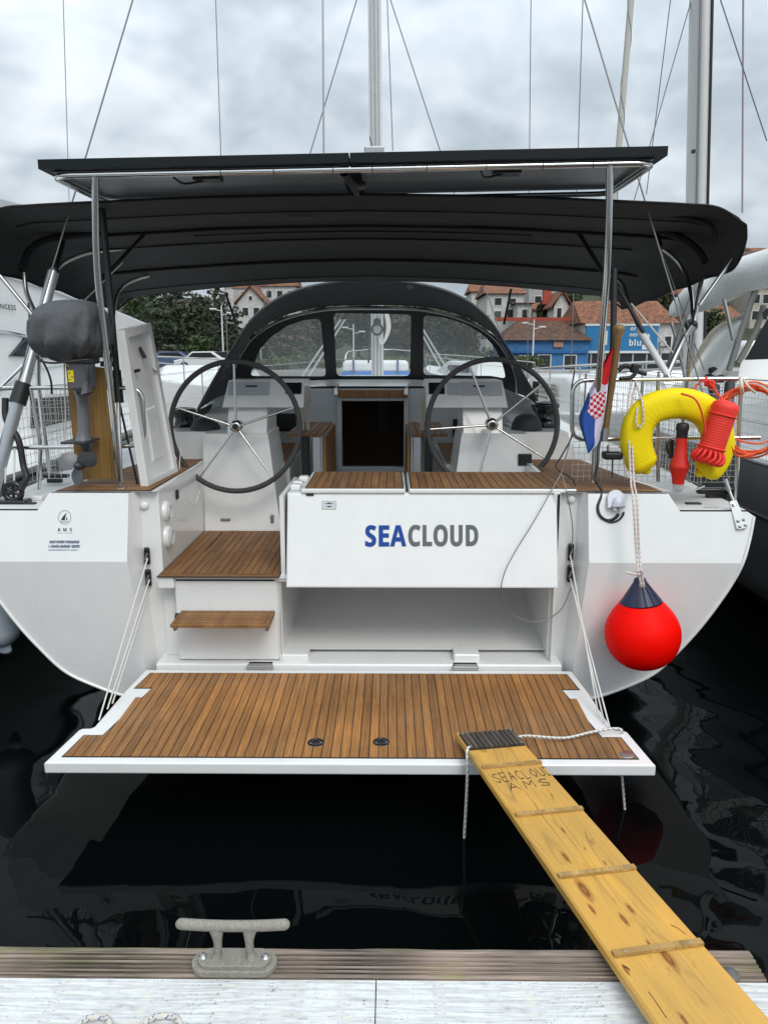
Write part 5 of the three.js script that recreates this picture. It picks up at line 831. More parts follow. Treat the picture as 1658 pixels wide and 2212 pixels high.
// ---- outboard motor under a grey cover
{
  const D = 4.42, px = PX(D), c = at(154, 716, D), t = thing('outboard_motor', 'outboard motor under a dark grey cover, clamped to a wooden board on the stern rail', 'motor', at(178, 1000, D));
  const g = new THREE.SphereGeometry(1, 72, 48); warp(g, (q) => {
    const a = Math.atan2(q.z, q.x), y = q.y; let r = 1; if (y < -0.25) r *= 1 - 0.28 * ((-y - 0.25) / 0.75) ** 1.3;
    const fold = Math.max(0, 0.4 - y) * 0.11 * (Math.sin(a * 9 + 2.2 * Math.sin(y * 3) + 1) + 0.6 * Math.sin(a * 17 + y * 5)) + 0.08 * (fbm(q.x * 2.2 + 5, y * 2.2, q.z * 2.2, 4) - 0.5) * 2;
    const sq = (v, p) => Math.sign(v) * Math.abs(v) ** p; r *= 1 + fold;
    q.set(c.x + px * 73 * r * sq(q.x, 0.68) - px * 6 * (y < 0 ? y : 0) + (y > 0 ? px * 4 * y : 0) - px * 10 * Math.max(0, -q.x) * Math.max(0, 0.3 - Math.abs(y)), c.y + px * 64 * sq(y, 0.72) + px * 5 * q.x, c.z + 0.23 * r * sq(q.z, 0.85));
  });
  part(t, 'cover', uvMetres(g.toNonIndexed()), M.coverGrey);
  // keep the cover smooth
  { const m = t.children[0].geometry; const p = m.attributes.position, n = m.attributes.normal, map = new Map(); const key = (i) => `${p.getX(i).toFixed(4)},${p.getY(i).toFixed(4)},${p.getZ(i).toFixed(4)}`; for (let i = 0; i < p.count; i += 3) { const a = V().fromBufferAttribute(p, i), b = V().fromBufferAttribute(p, i + 1), e = V().fromBufferAttribute(p, i + 2), f = b.sub(a).cross(e.sub(a)); for (const k of [0, 1, 2]) { const q = key(i + k); map.set(q, (map.get(q) || V()).add(f)); } } for (let i = 0; i < p.count; i++) { const f = map.get(key(i)).clone().normalize(); n.setXYZ(i, f.x, f.y, f.z); } }
  const P = (u, v, o = 0) => at(u, v, D).add(V(0, 0, o));
  const seg = (u0, v0, u1, v1, z0, z1, m, name, r = 0.012) => { const a = P(u0, v0), b = P(u1, v1); return part(t, name, box(a.x, b.x, b.y, a.y, a.z + z0, a.z + z1, r), m); };
  part(t, 'drawstring', tube([P(105, 768, 0.16), P(118, 778, 0.19), P(145, 783, 0.2), P(180, 780, 0.2), P(215, 776, 0.16)], 0.006), M.black);
  part(t, 'hanging_strap', tube([P(110, 775, 0.12), P(120, 800, 0.1), P(124, 825, 0.08), P(122, 850, 0.06)], 0.006), M.black);
  const body = seg(158, 776, 204, 842, -0.06, 0.09, M.engine, 'mid_section', 0.02); seg(154, 772, 208, 786, -0.07, 0.1, M.engineDark, 'bracket');
  { const a = P(161, 799, 0.092), b = P(175, 824, 0.092); const s = part(t, 'warning_label', box(a.x, b.x, b.y, a.y, a.z, a.z + 0.003), mat([0.8, 0.68, 0.02], 0.5)); for (const [u, v] of [[165, 805], [171, 813], [166, 819]]) part(s, 'mark', box(P(u, v).x - 0.004, P(u, v).x + 0.004, P(u, v).y - 0.003, P(u, v).y + 0.003, a.z + 0.0031, a.z + 0.0045), M.black); }
  seg(150, 781, 158, 792, 0.02, 0.06, mat([0.55, 0.5, 0.03], 0.5), 'kill_cord', 0.004);
  part(t, 'tiller_arm', hexa([P(193, 786, 0.02), P(206, 786, 0.02), P(206, 786, 0.1), P(193, 786, 0.1)].reverse(), [P(194, 850, 0.06), P(208, 846, 0.06), P(208, 846, 0.13), P(194, 850, 0.13)]), M.engine); seg(180, 838, 206, 850, 0.03, 0.11, M.black, 'clamp_screw', 0.01);
  const leg = [[158, 203, 836], [162, 196, 848], [166, 190, 858], [169, 191, 880], [170, 192, 930], [166, 195, 946], [162, 198, 953]].map(([a, b, v]) => { const l = P(a, v), r = P(b, v); return [l, r]; });
  const ringRows = leg.map(([l, r]) => { const cx = (l.x + r.x) / 2, hw = (r.x - l.x) / 2, row = []; for (let j = 0; j <= 16; j++) { const a = j / 16 * 2 * Math.PI; row.push(V(cx + hw * Math.cos(a), l.y, l.z + hw * 1.25 * Math.sin(a))); } return row; });
  part(t, 'leg_tube', sheet(ringRows), mat([0.135, 0.145, 0.16], 0.4));
  seg(147, 950, 200, 955, -0.12, 0.11, M.engineDark, 'cavitation_plate', 0.004);
  part(t, 'gear_case', uvMetres(new THREE.SphereGeometry(1, 22, 14).scale(0.034, 0.036, 0.1).translate(...P(188, 995, 0.0).toArray())), M.engine); part(t, 'skeg', hexa([P(179, 956, -0.05), P(199, 956, -0.05), P(199, 956, 0.05), P(179, 956, 0.05)].reverse(), [P(182, 992, -0.05), P(196, 992, -0.05), P(196, 992, 0.05), P(182, 992, 0.05)]), M.engine);
  const hub = P(186, 1000, 0.11); const pr = part(t, 'propeller', lathe([[0.0001, 0.03], [0.018, 0.025], [0.026, 0], [0.028, -0.04]], 18).rotateX(Math.PI / 2).translate(hub.x, hub.y, hub.z), M.engineDark);
  for (const a0 of [2.75, 0.6, -1.75]) { const rows = []; for (let i = 0; i <= 8; i++) { const r = 0.02 + 0.095 * i / 8, w = 0.052 * Math.sin(Math.PI * (0.22 + 0.72 * i / 8)) + 0.006, row = []; for (let j = -3; j <= 3; j++) { const s = j / 3 * w, a = a0, tw = 0.75 - 0.35 * i / 8; row.push(V(hub.x + r * Math.cos(a) - s * Math.cos(tw) * Math.sin(a), hub.y + r * Math.sin(a) + s * Math.cos(tw) * Math.cos(a), hub.z - 0.01 + s * Math.sin(tw))); } rows.push(row); } part(pr, 'blade', sheet(rows, 0.003), mat([0.085, 0.09, 0.10], 0.35)); }
}
{ // board that carries the motor
  const t = thing('motor_board', 'yellowish wooden board standing on the teak deck behind the outboard motor', 'board', at(210, 1034, 4.55));
  part(t, 'plank', hexa([at(166, 1037, 4.56), at(255, 1033, 4.56), at(255, 1033, 4.60), at(166, 1037, 4.60)], [at(142, 785, 4.56), at(232, 795, 4.56), at(232, 795, 4.60), at(142, 785, 4.60)]), M.ply);
  part(t, 'lanyard', tube([at(139, 783, 4.545), at(141, 850, 4.545), at(142, 905, 4.545), at(140, 960, 4.545)], 0.0045), M.ropeWhite);
}
// ---- horseshoe buoy, light, rope bag, coil
{
  const D = 4.5, ctl = [[1393, 1016], [1381, 990], [1373, 955], [1379, 915], [1402, 886], [1440, 873], [1482, 873], [1522, 890], [1544, 925], [1549, 965], [1536, 1000], [1512, 1022]].map(([u, v], i) => at(u, v, D - 0.02 * Math.sin(i / 11 * Math.PI)));
  const pts = new THREE.CatmullRomCurve3(ctl).getPoints(110), px = PX(D), t = thing('horseshoe_buoy', 'yellow fabric horseshoe lifebuoy strapped to the stern rail', 'lifebuoy', at(1460, 1040, D));
  part(t, 'float', sweep(pts, V(0, 0, 1), (s) => { const e = Math.min(1, Math.sqrt(Math.max(0.0, Math.min(s, 1 - s) / 0.05)) * 0.62 + 0.38); return [px * 32.5 * e, px * 26 * e]; }, 0, 2.7, 22, (s, a) => 1 + 0.02 * Math.sin(s * 230 + 1.5 * Math.sin(a * 2)) * (0.4 + 0.6 * Math.max(0, Math.sin(s * 21 + 0.6))) * (Math.cos(a) < 0.2 ? 1.4 : 0.7)), M.yellow);
  for (const i of [0, 110]) { const p = pts[i], e = new THREE.SphereGeometry(1, 18, 12).scale(px * 12, px * 9, px * 9); e.translate(p.x, p.y, p.z); part(t, 'end_cap', e, M.yellow); }
  part(t, 'edge_rope', tube([at(1349, 960, D - 0.02), at(1346, 990, D - 0.02), at(1356, 1030, D - 0.03), at(1400, 1048, D - 0.05), at(1450, 1062, D - 0.06), at(1500, 1058, D - 0.05), at(1520, 1050, D - 0.03)], 0.005), M.ropeWhite);
  part(t, 'edge_rope', tube([at(1385, 893, D - 0.05), at(1408, 862, D - 0.03), at(1445, 846, D - 0.02), at(1490, 848, D - 0.02), at(1530, 866, D - 0.03), at(1548, 882, D - 0.04)], 0.0045), M.ropeWhite);
  part(t, 'seam', tube([at(1420, 915, D - 0.07), at(1450, 872, D - 0.072), at(1500, 872, D - 0.072)], 0.002, { seg: 20, rs: 5 }), mat([0.35, 0.25, 0.02], 0.7)); part(t, 'tie', merge([tube([at(1464, 846, D - 0.07), at(1474, 868, D - 0.075), at(1480, 905, D - 0.06)], 0.003), box(at(1455, 843, D).x, at(1478, 850, D).x, at(1460, 852, D).y, at(1460, 842, D).y, -D - 0.02, -D + 0.05, 0.006)]), M.black);
}
{
  const D = 4.42, px = PX(D), c = at(1462, 1062, D), t = thing('rescue_light', 'red floating rescue light with black cap hanging inside the yellow lifebuoy', 'light', c);
  const L = (prof, m, name) => part(t, name, lathe(prof.map(([r, v]) => [r * px, (1062 - v) * px]), 24).translate(c.x, c.y, c.z), m);
  L([[0, 1062], [9, 1061], [11, 1052], [12, 1044]], phys([0.75, 0.75, 0.75], 0.2, { transmission: 0.6, thickness: 0 }), 'lens'); L([[12, 1045], [13, 1041], [14, 1030], [20.5, 1010], [20.5, 1004], [13, 980], [11.5, 960], [11.5, 944]], M.redPlain, 'body'); L([[11.8, 945], [12, 930], [14, 926], [13, 916], [9, 913], [0, 912]], M.black, 'cap');
  part(t, 'bracket', merge([bar(at(1450, 950, D + 0.05), at(1448, 990, D + 0.05), 0.012), tube([at(1448, 950, D + 0.03), at(1440, 960, D + 0.02), at(1442, 980, D + 0.03)], 0.008)]), M.black);
}
{
  const D = 4.36, a = at(1566, 878, D), b = at(1532, 978, D), ax = a.clone().sub(b).normalize(), px = PX(D), len = a.distanceTo(b), t = thing('rope_bag', 'bright red rescue-line rope bag lying against the yellow lifebuoy', 'rope bag', b.clone());
  const prof = [[0.0001, len + 0.035], [0.045, len + 0.03], [0.07, len + 0.012], [0.075, len - 0.01], [0.072, len - 0.04]]; for (let i = 0; i < 40; i++) prof.push([0.0705 + 0.0016 * Math.sin(i * 2.1), len - 0.05 - (len - 0.08) * i / 40]); prof.push([0.073, 0.028], [0.07, 0.01], [0.062, 0]);
  const g = lathe(prof, 30); g.applyQuaternion(new THREE.Quaternion().setFromUnitVectors(V(0, 1, 0), ax)); g.translate(b.x, b.y, b.z); part(t, 'wrapped_line', g, M.orangeRed);
  const q = new THREE.Quaternion().setFromUnitVectors(V(0, 1, 0), ax); for (const y of [0.03, len - 0.05]) part(t, 'binding', new THREE.TorusGeometry(0.074, 0.005, 8, 30).rotateX(Math.PI / 2).translate(0, y, 0).applyQuaternion(q).translate(b.x, b.y, b.z), M.orangeRed);
  const fr = []; for (let i = 0; i < 16; i++) { const n = i / 16 * 2 * Math.PI, p = [V(0.06 * Math.cos(n), 0.02, 0.06 * Math.sin(n)), V(0.085 * Math.cos(n), -0.02, 0.085 * Math.sin(n)), V(0.082 * Math.cos(n + 0.2), -0.05, 0.082 * Math.sin(n + 0.2)), V(0.055 * Math.cos(n + 0.25), -0.058, 0.055 * Math.sin(n + 0.25)), V(0.045 * Math.cos(n + 0.1), -0.01, 0.045 * Math.sin(n + 0.1))].map((e) => e.applyQuaternion(q).add(b)); fr.push(tube(p, 0.009, { seg: 14, rs: 6 })); }
  part(t, 'loop', merge(fr), M.orangeRed); part(t, 'core', new THREE.SphereGeometry(0.06, 16, 12).scale(1, 0.6, 1).applyQuaternion(q).translate(b.x, b.y, b.z), M.orangeRed);
  part(t, 'line', tube([at(1470, 850, D + 0.02), at(1500, 862, D - 0.03), at(1518, 905, D - 0.03), at(1524, 960, D)], 0.006), M.orange); part(t, 'line', tube([at(1566, 872, D), at(1548, 850, D + 0.1), at(1536, 832, D + 0.2), at(1522, 822, D + 0.22), at(1506, 830, D + 0.22), at(1494, 848, D + 0.18)], 0.006), M.orangeRed);
  part(t, 'knot', merge([new THREE.TorusGeometry(0.022, 0.009, 8, 18).rotateY(1.1).translate(...at(1524, 824, 4.6).toArray()), new THREE.TorusGeometry(0.02, 0.008, 8, 18).rotateX(0.8).translate(...at(1535, 830, 4.58).toArray()), tube([at(1528, 822, 4.57), at(1540, 826, 4.56), at(1536, 842, 4.56)], 0.008)]), M.orangeRed);
}
{
  const D = 4.55, px = PX(D), t = thing('rope_coil', 'coil of orange rope hanging from the right end of the stern rail', 'rope', at(1620, 982, D)), r = rng(8);
  for (let i = 0; i < 9; i++) { const cx = 1622 + (r() - 0.5) * 14, cy = 905 + (r() - 0.5) * 10 + i * 0.6, rx = 62 + i * 1.7 + r() * 6, ry = 66 + r() * 13, p = []; for (let j = 0; j < 26; j++) { const a = j / 26 * 2 * Math.PI; p.push(at(cx + rx * Math.cos(a) + 3 * Math.sin(3 * a + i), cy + ry * Math.sin(a), D - 0.05 + 0.08 * r() * 0.5 + 0.01 * i)); } part(t, 'turn', tube(p, 0.0062, { closed: true, seg: 80, rs: 6 }), i % 3 === 2 ? mat([0.85, 0.16, 0.05], 0.6) : M.orange); }
  part(t, 'line', tube([at(1556, 925, D - 0.1), at(1578, 965, D - 0.12), at(1592, 985, D - 0.1), at(1630, 980, D - 0.08)], 0.0055), M.orange); part(t, 'line', tube([at(1553, 935, D - 0.08), at(1590, 950, D - 0.06), at(1640, 958, D - 0.04), at(1680, 940, D)], 0.0055), M.orange);
  part(t, 'hanger', merge([tube([at(1598, 815, D - 0.06), at(1600, 835, D - 0.1), at(1602, 850, D - 0.06)], 0.012), tube([at(1604, 818, D - 0.04), at(1616, 836, D - 0.1), at(1630, 848, D - 0.06)], 0.007)]), M.cream);
}
// ---- flag on its staff
{
  const D = 4.47, a = at(1305, 947, D), b = at(1334, 722, D), t = thing('flag_staff', 'brown wooden flag staff with rounded knob on the stern rail', 'flagpole', a.clone()), wood = mat([0.27, 0.145, 0.05], 0.55, { map: grainTex });
  part(t, 'pole', bar(a, b, 0.0165, 0.0225, 16), wood); const ax = b.clone().sub(a).normalize(), q = new THREE.Quaternion().setFromUnitVectors(V(0, 1, 0), ax); part(t, 'knob', lathe([[0.0001, 0.055], [0.022, 0.052], [0.034, 0.04], [0.036, 0.025], [0.03, 0.008], [0.024, -0.006], [0.0225, -0.02]], 22).applyQuaternion(q).translate(b.x, b.y, b.z), mat([0.42, 0.25, 0.10], 0.5, { map: grainTex }));
  part(t, 'socket', bar(at(1304, 952, D), at(1308, 925, D), 0.021, 0.021, 14), M.steelDull);
  const lf = [[1320, 750], [1312, 765], [1303, 782], [1294, 797], [1284, 820], [1270, 847], [1261, 872], [1250, 898], [1250, 912], [1256, 935], [1264, 958], [1268, 979]], rt = [[1322, 752], [1321, 772], [1318, 792], [1315, 812], [1311, 832], [1308, 855], [1305, 878], [1301, 902], [1297, 928], [1293, 952], [1286, 964], [1269, 980]];
  const f = thing('flag', 'red, white and blue flag with a red chequered shield, drooping from the wooden staff', 'flag', at(1285, 900, D)), rows = [], lc = new THREE.CatmullRomCurve3(lf.map(([x, y]) => V(x, y, 0))).getPoints(40), rc = new THREE.CatmullRomCurve3(rt.map(([x, y]) => V(x, y, 0))).getPoints(40);
  for (let i = 0; i <= 40; i++) { const row = []; for (let j = 0; j <= 16; j++) { const s = j / 16, u = lc[i].x + (rc[i].x - lc[i].x) * s, v = lc[i].y + (rc[i].y - lc[i].y) * s; row.push(at(u, v, D - 0.02 + 0.035 * Math.sin(s * 7 + i * 0.07) * (1 - s * 0.8) + 0.02 * Math.sin(s * 13 + i * 0.1) * (1 - s))); } rows.push(row); }
  const g = sheet(rows);
  const tex = canvasTex(296, 936, (x) => {
    const W = 296, H = 936, poly = (pts, c) => { x.beginPath(); pts.forEach(([a, b], i) => (i ? x.lineTo(a * W, b * H) : x.moveTo(a * W, b * H))); x.closePath(); if (c) { x.fillStyle = c; x.fill(); } };
    x.fillStyle = '#d9d2e6'; x.fillRect(0, 0, W, H); poly([[0, 0], [1, 0], [1, 0.35], [0.8, 0.375], [0.5, 0.37], [0, 0.27]], '#cf0d1e'); poly([[0, 0.45], [0.15, 0.48], [0.35, 0.6], [0.7, 0.645], [0.72, 0.8], [0.86, 0.93], [1, 1], [0, 1]], '#1f4fa0');
    x.save(); poly([[0.2, 0.49], [0.35, 0.455], [1, 0.42], [1, 0.61], [0.92, 0.64], [0.68, 0.655], [0.3, 0.6]], '#e9d9e4'); x.clip(); x.translate(0.6 * W, 0.54 * H); x.transform(1, 0, 0, 0.52, 0, 0); x.rotate(-0.35); x.fillStyle = '#c3082a'; for (let i = -5; i < 6; i++) for (let j = -6; j < 7; j++) if ((i + j) & 1) x.fillRect(i * 46, j * 46, 46, 46); x.restore();
  }); tex.flipY = false;
  part(f, 'cloth', g, mat([0.9, 0.9, 0.9], 0.75, { map: tex, side: THREE.DoubleSide }));
}
// ---- red ball fender with flecked ropes
{
  const D = 4.06, px = PX(D, 0.6), top = at(1381, 1252, D), bot = at(1390, 1441, D), ax = top.clone().sub(bot).normalize(), q = new THREE.Quaternion().setFromUnitVectors(V(0, 1, 0), ax), t = thing('ball_fender', 'large round red fender with dark blue cone top, hanging beside the transom', 'fender', bot.clone());
  const put = (g) => g.applyQuaternion(q).translate(bot.x, bot.y, bot.z);
  const prof = new THREE.SplineCurve([[0.1, 0], [22, 2.5], [44, 11], [63, 28], [75, 51], [79, 76], [75.5, 100], [65, 122], [53, 138], [43.5, 149]].map(([r, y]) => new THREE.Vector2(r * px, y * px))).getPoints(44).map((p) => [p.x, p.y]);
  part(t, 'ball', put(lathe(prof, 48)), M.red);
  part(t, 'cone', put(lathe([[44, 149], [44.2, 150], [33, 166], [22, 182], [14, 194], [12, 201], [6, 205], [0.1, 205.5]].map(([r, y]) => [r * px, y * px]), 36).scale(1, 1, 0.85)), M.navy);
  for (let i = 0; i < 5; i++) { const a = -0.9 + i * 0.45; part(t, 'rib', put(bar(V(43.5 * px * Math.sin(a), 150 * px, 38 * px * Math.cos(a)), V(15 * px * Math.sin(a), 192 * px, 14 * px * Math.cos(a)), 0.006, 0.005, 6)), M.navy); }
  part(t, 'eye', put(new THREE.TorusGeometry(5 * px, 2.6 * px, 8, 18).translate(0, 190 * px, 13 * px)), M.steelDull);
  const knot = at(1378, 1236, D - 0.03);
  twistRope([top.clone().add(V(0, -0.03, 0.04)), knot, at(1374, 1200, D + 0.02), at(1366, 1075, 4.15), at(1362, 1045, 4.32), at(1357, 935, 4.45), at(1356, 870, 4.52), at(1362, 826, 4.57)], 0.0062, M.ropeWhite, M.ropeRed, 'fender_rope', 'red-flecked white rope of the red fender, left strand up to the rail');
  twistRope([top.clone().add(V(0.012, -0.03, 0.04)), at(1384, 1233, D - 0.03), at(1380, 1200, D + 0.02), at(1374, 1075, 4.15), at(1369, 1045, 4.32), at(1364, 945, 4.45), at(1362, 880, 4.52), at(1372, 826, 4.57)], 0.0062, M.ropeWhite, M.ropeRed, 'fender_rope', 'red-flecked white rope of the red fender, right strand up to the rail');
  twistRope([at(1372, 824, 4.57), at(1380, 850, 4.5), at(1387, 875, 4.41), at(1387, 915, 4.4), at(1379, 924, 4.4), at(1373, 915, 4.4), at(1376, 880, 4.42)], 0.0062, M.ropeWhite, M.ropeRed, 'fender_rope', 'short red-flecked rope loop hanging over the yellow lifebuoy');
  twistRope([at(1370, 1238, D - 0.06), at(1380, 1232, D - 0.07), at(1386, 1240, D - 0.05), at(1366, 1240, D - 0.08), at(1352, 1236, D - 0.06)], 0.006, M.ropeWhite, M.ropeRed, 'fender_rope', 'knotted rope end on top of the red fender');
}
// ---- cylindrical fender between the hulls, port side
{
  const c = at(22, 1405, 4.62), t = thing('cylinder_fender', 'pale grey cylindrical fender hanging between the two hulls at left', 'fender', c.clone()), m = mat([0.46, 0.52, 0.58], 0.45);
  part(t, 'body', lathe([[0.03, 0.03], [0.06, 0.045], [0.105, 0.085], [0.125, 0.14], [0.127, 0.5], [0.12, 0.7], [0.08, 0.78], [0.03, 0.8]], 30).translate(c.x - 0.045, c.y, c.z), m); part(t, 'eye', merge([lathe([[0.0001, -0.02], [0.03, -0.018], [0.045, 0.0], [0.04, 0.03], [0.03, 0.05]], 20).scale(1, 1, 0.5).translate(c.x - 0.03, c.y, c.z)]), m); part(t, 'rope', bar(V(c.x - 0.045, c.y + 0.79, c.z), V(c.x - 0.045, 1.6, c.z), 0.007), M.ropeWhite);
}
// ---- fairlead wheel, mooring cleats on the quarters
{
  const c = at(29, 1062, 4.5), px = PX(4.5), g = Y('fairlead', merge([new THREE.TorusGeometry(px * 19, px * 6, 10, 30).translate(c.x, c.y, c.z), ...[0.5, 1.55, 2.6].map((a) => bar(V(c.x - px * 18 * Math.cos(a), c.y - px * 18 * Math.sin(a), c.z), V(c.x + px * 18 * Math.cos(a), c.y + px * 18 * Math.sin(a), c.z), 0.01)), box(c.x - 0.13, c.x + 0.09, c.y - 0.085, c.y - 0.045, c.z - 0.05, c.z + 0.05, 0.015)]), M.blackGloss);
  for (const u of [13, 32]) Y('flag_line', bar(at(u, 968, 4.56), at(u - 1, 1046, 4.5), 0.005), M.ropeWhite);
  const k = at(118, 1027, 5.1); Y('deck_cleat', merge([box(k.x - 0.1, k.x + 0.1, k.y - 0.015, k.y + 0.012, k.z - 0.02, k.z + 0.02, 0.012), box(k.x - 0.05, k.x + 0.05, k.y - 0.05, k.y, k.z - 0.018, k.z + 0.018, 0.008)]), M.blackGloss);
  const k2 = at(1545, 1060, 4.7); Y('deck_cleat', merge([box(k2.x - 0.12, k2.x + 0.1, k2.y - 0.02, k2.y + 0.02, k2.z - 0.025, k2.z + 0.025, 0.015), box(k2.x - 0.06, k2.x + 0.06, k2.y - 0.06, k2.y, k2.z - 0.02, k2.z + 0.02, 0.008)]), M.blackGloss);
  // small instruments and cables by the flag staff
  const gps = at(1322, 965, 4.5); Y('antenna_puck', merge([box(gps.x - 0.03, gps.x + 0.03, gps.y - 0.03, gps.y + 0.01, gps.z - 0.03, gps.z + 0.03, 0.012)]), mat([0.5, 0.5, 0.48], 0.5)); Y('antenna_base', box(gps.x - 0.05, gps.x + 0.06, gps.y - 0.075, gps.y - 0.03, gps.z - 0.06, gps.z + 0.03, 0.015), M.black);
  Y('whip_line', bar(at(1322, 975, 4.5), at(1321, 1034, 4.48), 0.004), M.black);
  Y('handset', merge([box(at(1362, 790, 4.6).x, at(1376, 800, 4.6).x, at(1362, 806, 4.6).y, at(1362, 786, 4.6).y, -4.63, -4.57, 0.01), tube([at(1335, 800, 4.6), at(1350, 790, 4.6), at(1375, 802, 4.6), at(1395, 808, 4.6)], 0.013), tube([at(1338, 818, 4.58), at(1362, 815, 4.58), at(1372, 806, 4.58)], 0.012)]), M.black);
}
// ================================================================== NEIGHBOURING BOATS
// ---- motor yacht, port side
{
  const XS = -2.98, t = thing('motor_yacht', 'large white motor yacht alongside at left, dark side window and dark lettering', 'motor yacht', V(-4.6, 0, -8));
  const X = (u, v, x) => { const p = atX(u, v, x); return [-p.z, p.y]; };
  const slabX = (pts, x0, x1, m, name, parent = t) => { const g = extrudeShape(pts, x0 - x1, 0.02); g.rotateY(-Math.PI / 2); /* shape x -> z, depth -> -x */ warp(g, (q) => { q.set(q.x + x0 , q.y, -q.z); }); return part(parent, name, uvMetres(g), m); };
  // hull: plan narrows to the bow
  const rows = [[3.0, 0], [5, 0], [7, 0.0], [10, -0.15], [13, -0.9], [15.5, -2.2]].map(([d, o], i) => { const dy = i * 0.03; return [[-1.62, -0.3], [-0.25, -0.3], [-0.1, 0.3], [-0.02, 0.75], [0, 1.0 + dy], [0, 1.16 + dy]].map(([a, y]) => V(XS + o * (0.4 + 0.6 * (y + 0.3) / 1.5) + a * 1, y, -d)); });
  part(t, 'hull', sheet(rows), mat([0.52, 0.53, 0.53], 0.3, { map: smudge }));
  part(t, 'transom', solid([[...rows[0], V(XS - 4.6, 1.16, -3), V(XS - 4.6, -0.3, -3)]]), M.gel); part(t, 'aft_deck_wall', box(-7.4, -4.3, 1.15, 2.0, -3.4, -3.2, 0.03), M.gel);
  part(t, 'rubbing_strake', tube([[3, 0], [5, 0], [7, 0], [10, -0.15], [13, -0.9], [15.5, -2.2]].map(([d, o], i) => V(XS + o + 0.015, 1.12 + i * 0.03, -d)), 0.03), M.black);
  part(t, 'deck', solid([[V(XS - 0.01, 1.17, -3), V(XS - 0.01, 1.22, -7), V(XS - 0.16, 1.25, -10), V(XS - 0.92, 1.28, -13), V(XS - 2.22, 1.31, -15.5), V(XS - 5, 1.31, -15.5), V(XS - 5, 1.17, -3)]]), M.gel);
  const wall = slabX([X(-250, 1010, -4.3), X(-250, 480, -4.3), X(-60, 553, -4.3), X(0, 577, -4.3), X(90, 607, -4.3), X(190, 645, -4.3), X(275, 680, -4.3), X(322, 700, -4.3), X(330, 735, -4.3), X(318, 770, -4.3), X(318, 870, -4.3), X(200, 930, -4.3), X(0, 1000, -4.3)], -4.32, -7.4, M.gel, 'superstructure');
  const win = (pts, name, m) => slabX(pts.map(([u, v]) => X(u, v, -4.28)), -4.292, -4.32, m, name);
  win([[22, 770], [70, 712], [118, 690], [170, 702], [238, 742], [232, 772], [120, 774]], 'side_window', M.darkGlass);
  win([[-120, 645], [-60, 640], [0, 640], [60, 652], [110, 668], [150, 690], [150, 694], [100, 676], [50, 661], [0, 648], [-60, 648]].map(([u, v]) => [u, v + 68]), 'style_line', M.gelGrey);
  win([[0, 590], [120, 628], [250, 678], [250, 681], [120, 632], [0, 594]], 'upper_line', M.gelGrey); win([[0, 840], [90, 792], [150, 785], [235, 800], [235, 803], [150, 790], [92, 797], [0, 847]], 'lower_line', M.gelGrey);
  // dark grille along the foot of the superstructure, seen through the net
  win([[70, 862], [245, 846], [245, 902], [70, 925]], 'side_grille', M.black);
  slabX([X(-300, 380, -4.8), X(0, 427, -4.8), X(78, 449, -4.8), X(95, 462, -4.8), X(0, 458, -4.8), X(-300, 440, -4.8)], -4.8, -7.2, mat([0.45, 0.48, 0.48], 0.4), 'hardtop');
  const a = atX(-34, 651, -4.275), b = atX(46, 661, -4.275), h = 0.078, q = [V(-4.275, a.y - h * 0.9, a.z), V(-4.275, b.y - h * 1.0, b.z), V(-4.275, b.y + h * 0.25, b.z), V(-4.275, a.y + h * 0.1, a.z)], g = new THREE.BufferGeometry(); g.setAttribute('position', new THREE.Float32BufferAttribute([q[0], q[1], q[2], q[0], q[2], q[3]].flatMap((p) => p.toArray()), 3)); g.setAttribute('uv', new THREE.Float32BufferAttribute([0, 0, 1, 0, 1, 1, 0, 0, 1, 1, 0, 1], 2)); g.computeVertexNormals();
  part(t, 'lettering', g, decal(512, 96, (x) => { x.fillStyle = '#33363c'; x.font = 'bold 78px sans-serif'; x.textAlign = 'center'; x.fillText('PRINCESS', 256, 76, 500); }));
  for (const [u0, v0, u1, v1] of [[0, 838, 90, 790], [200, 815, 246, 830]]) part(t, 'grab_rail', bar(atX(u0, v0, -4.2), atX(u1, v1, -4.2), 0.016), M.steel);
}
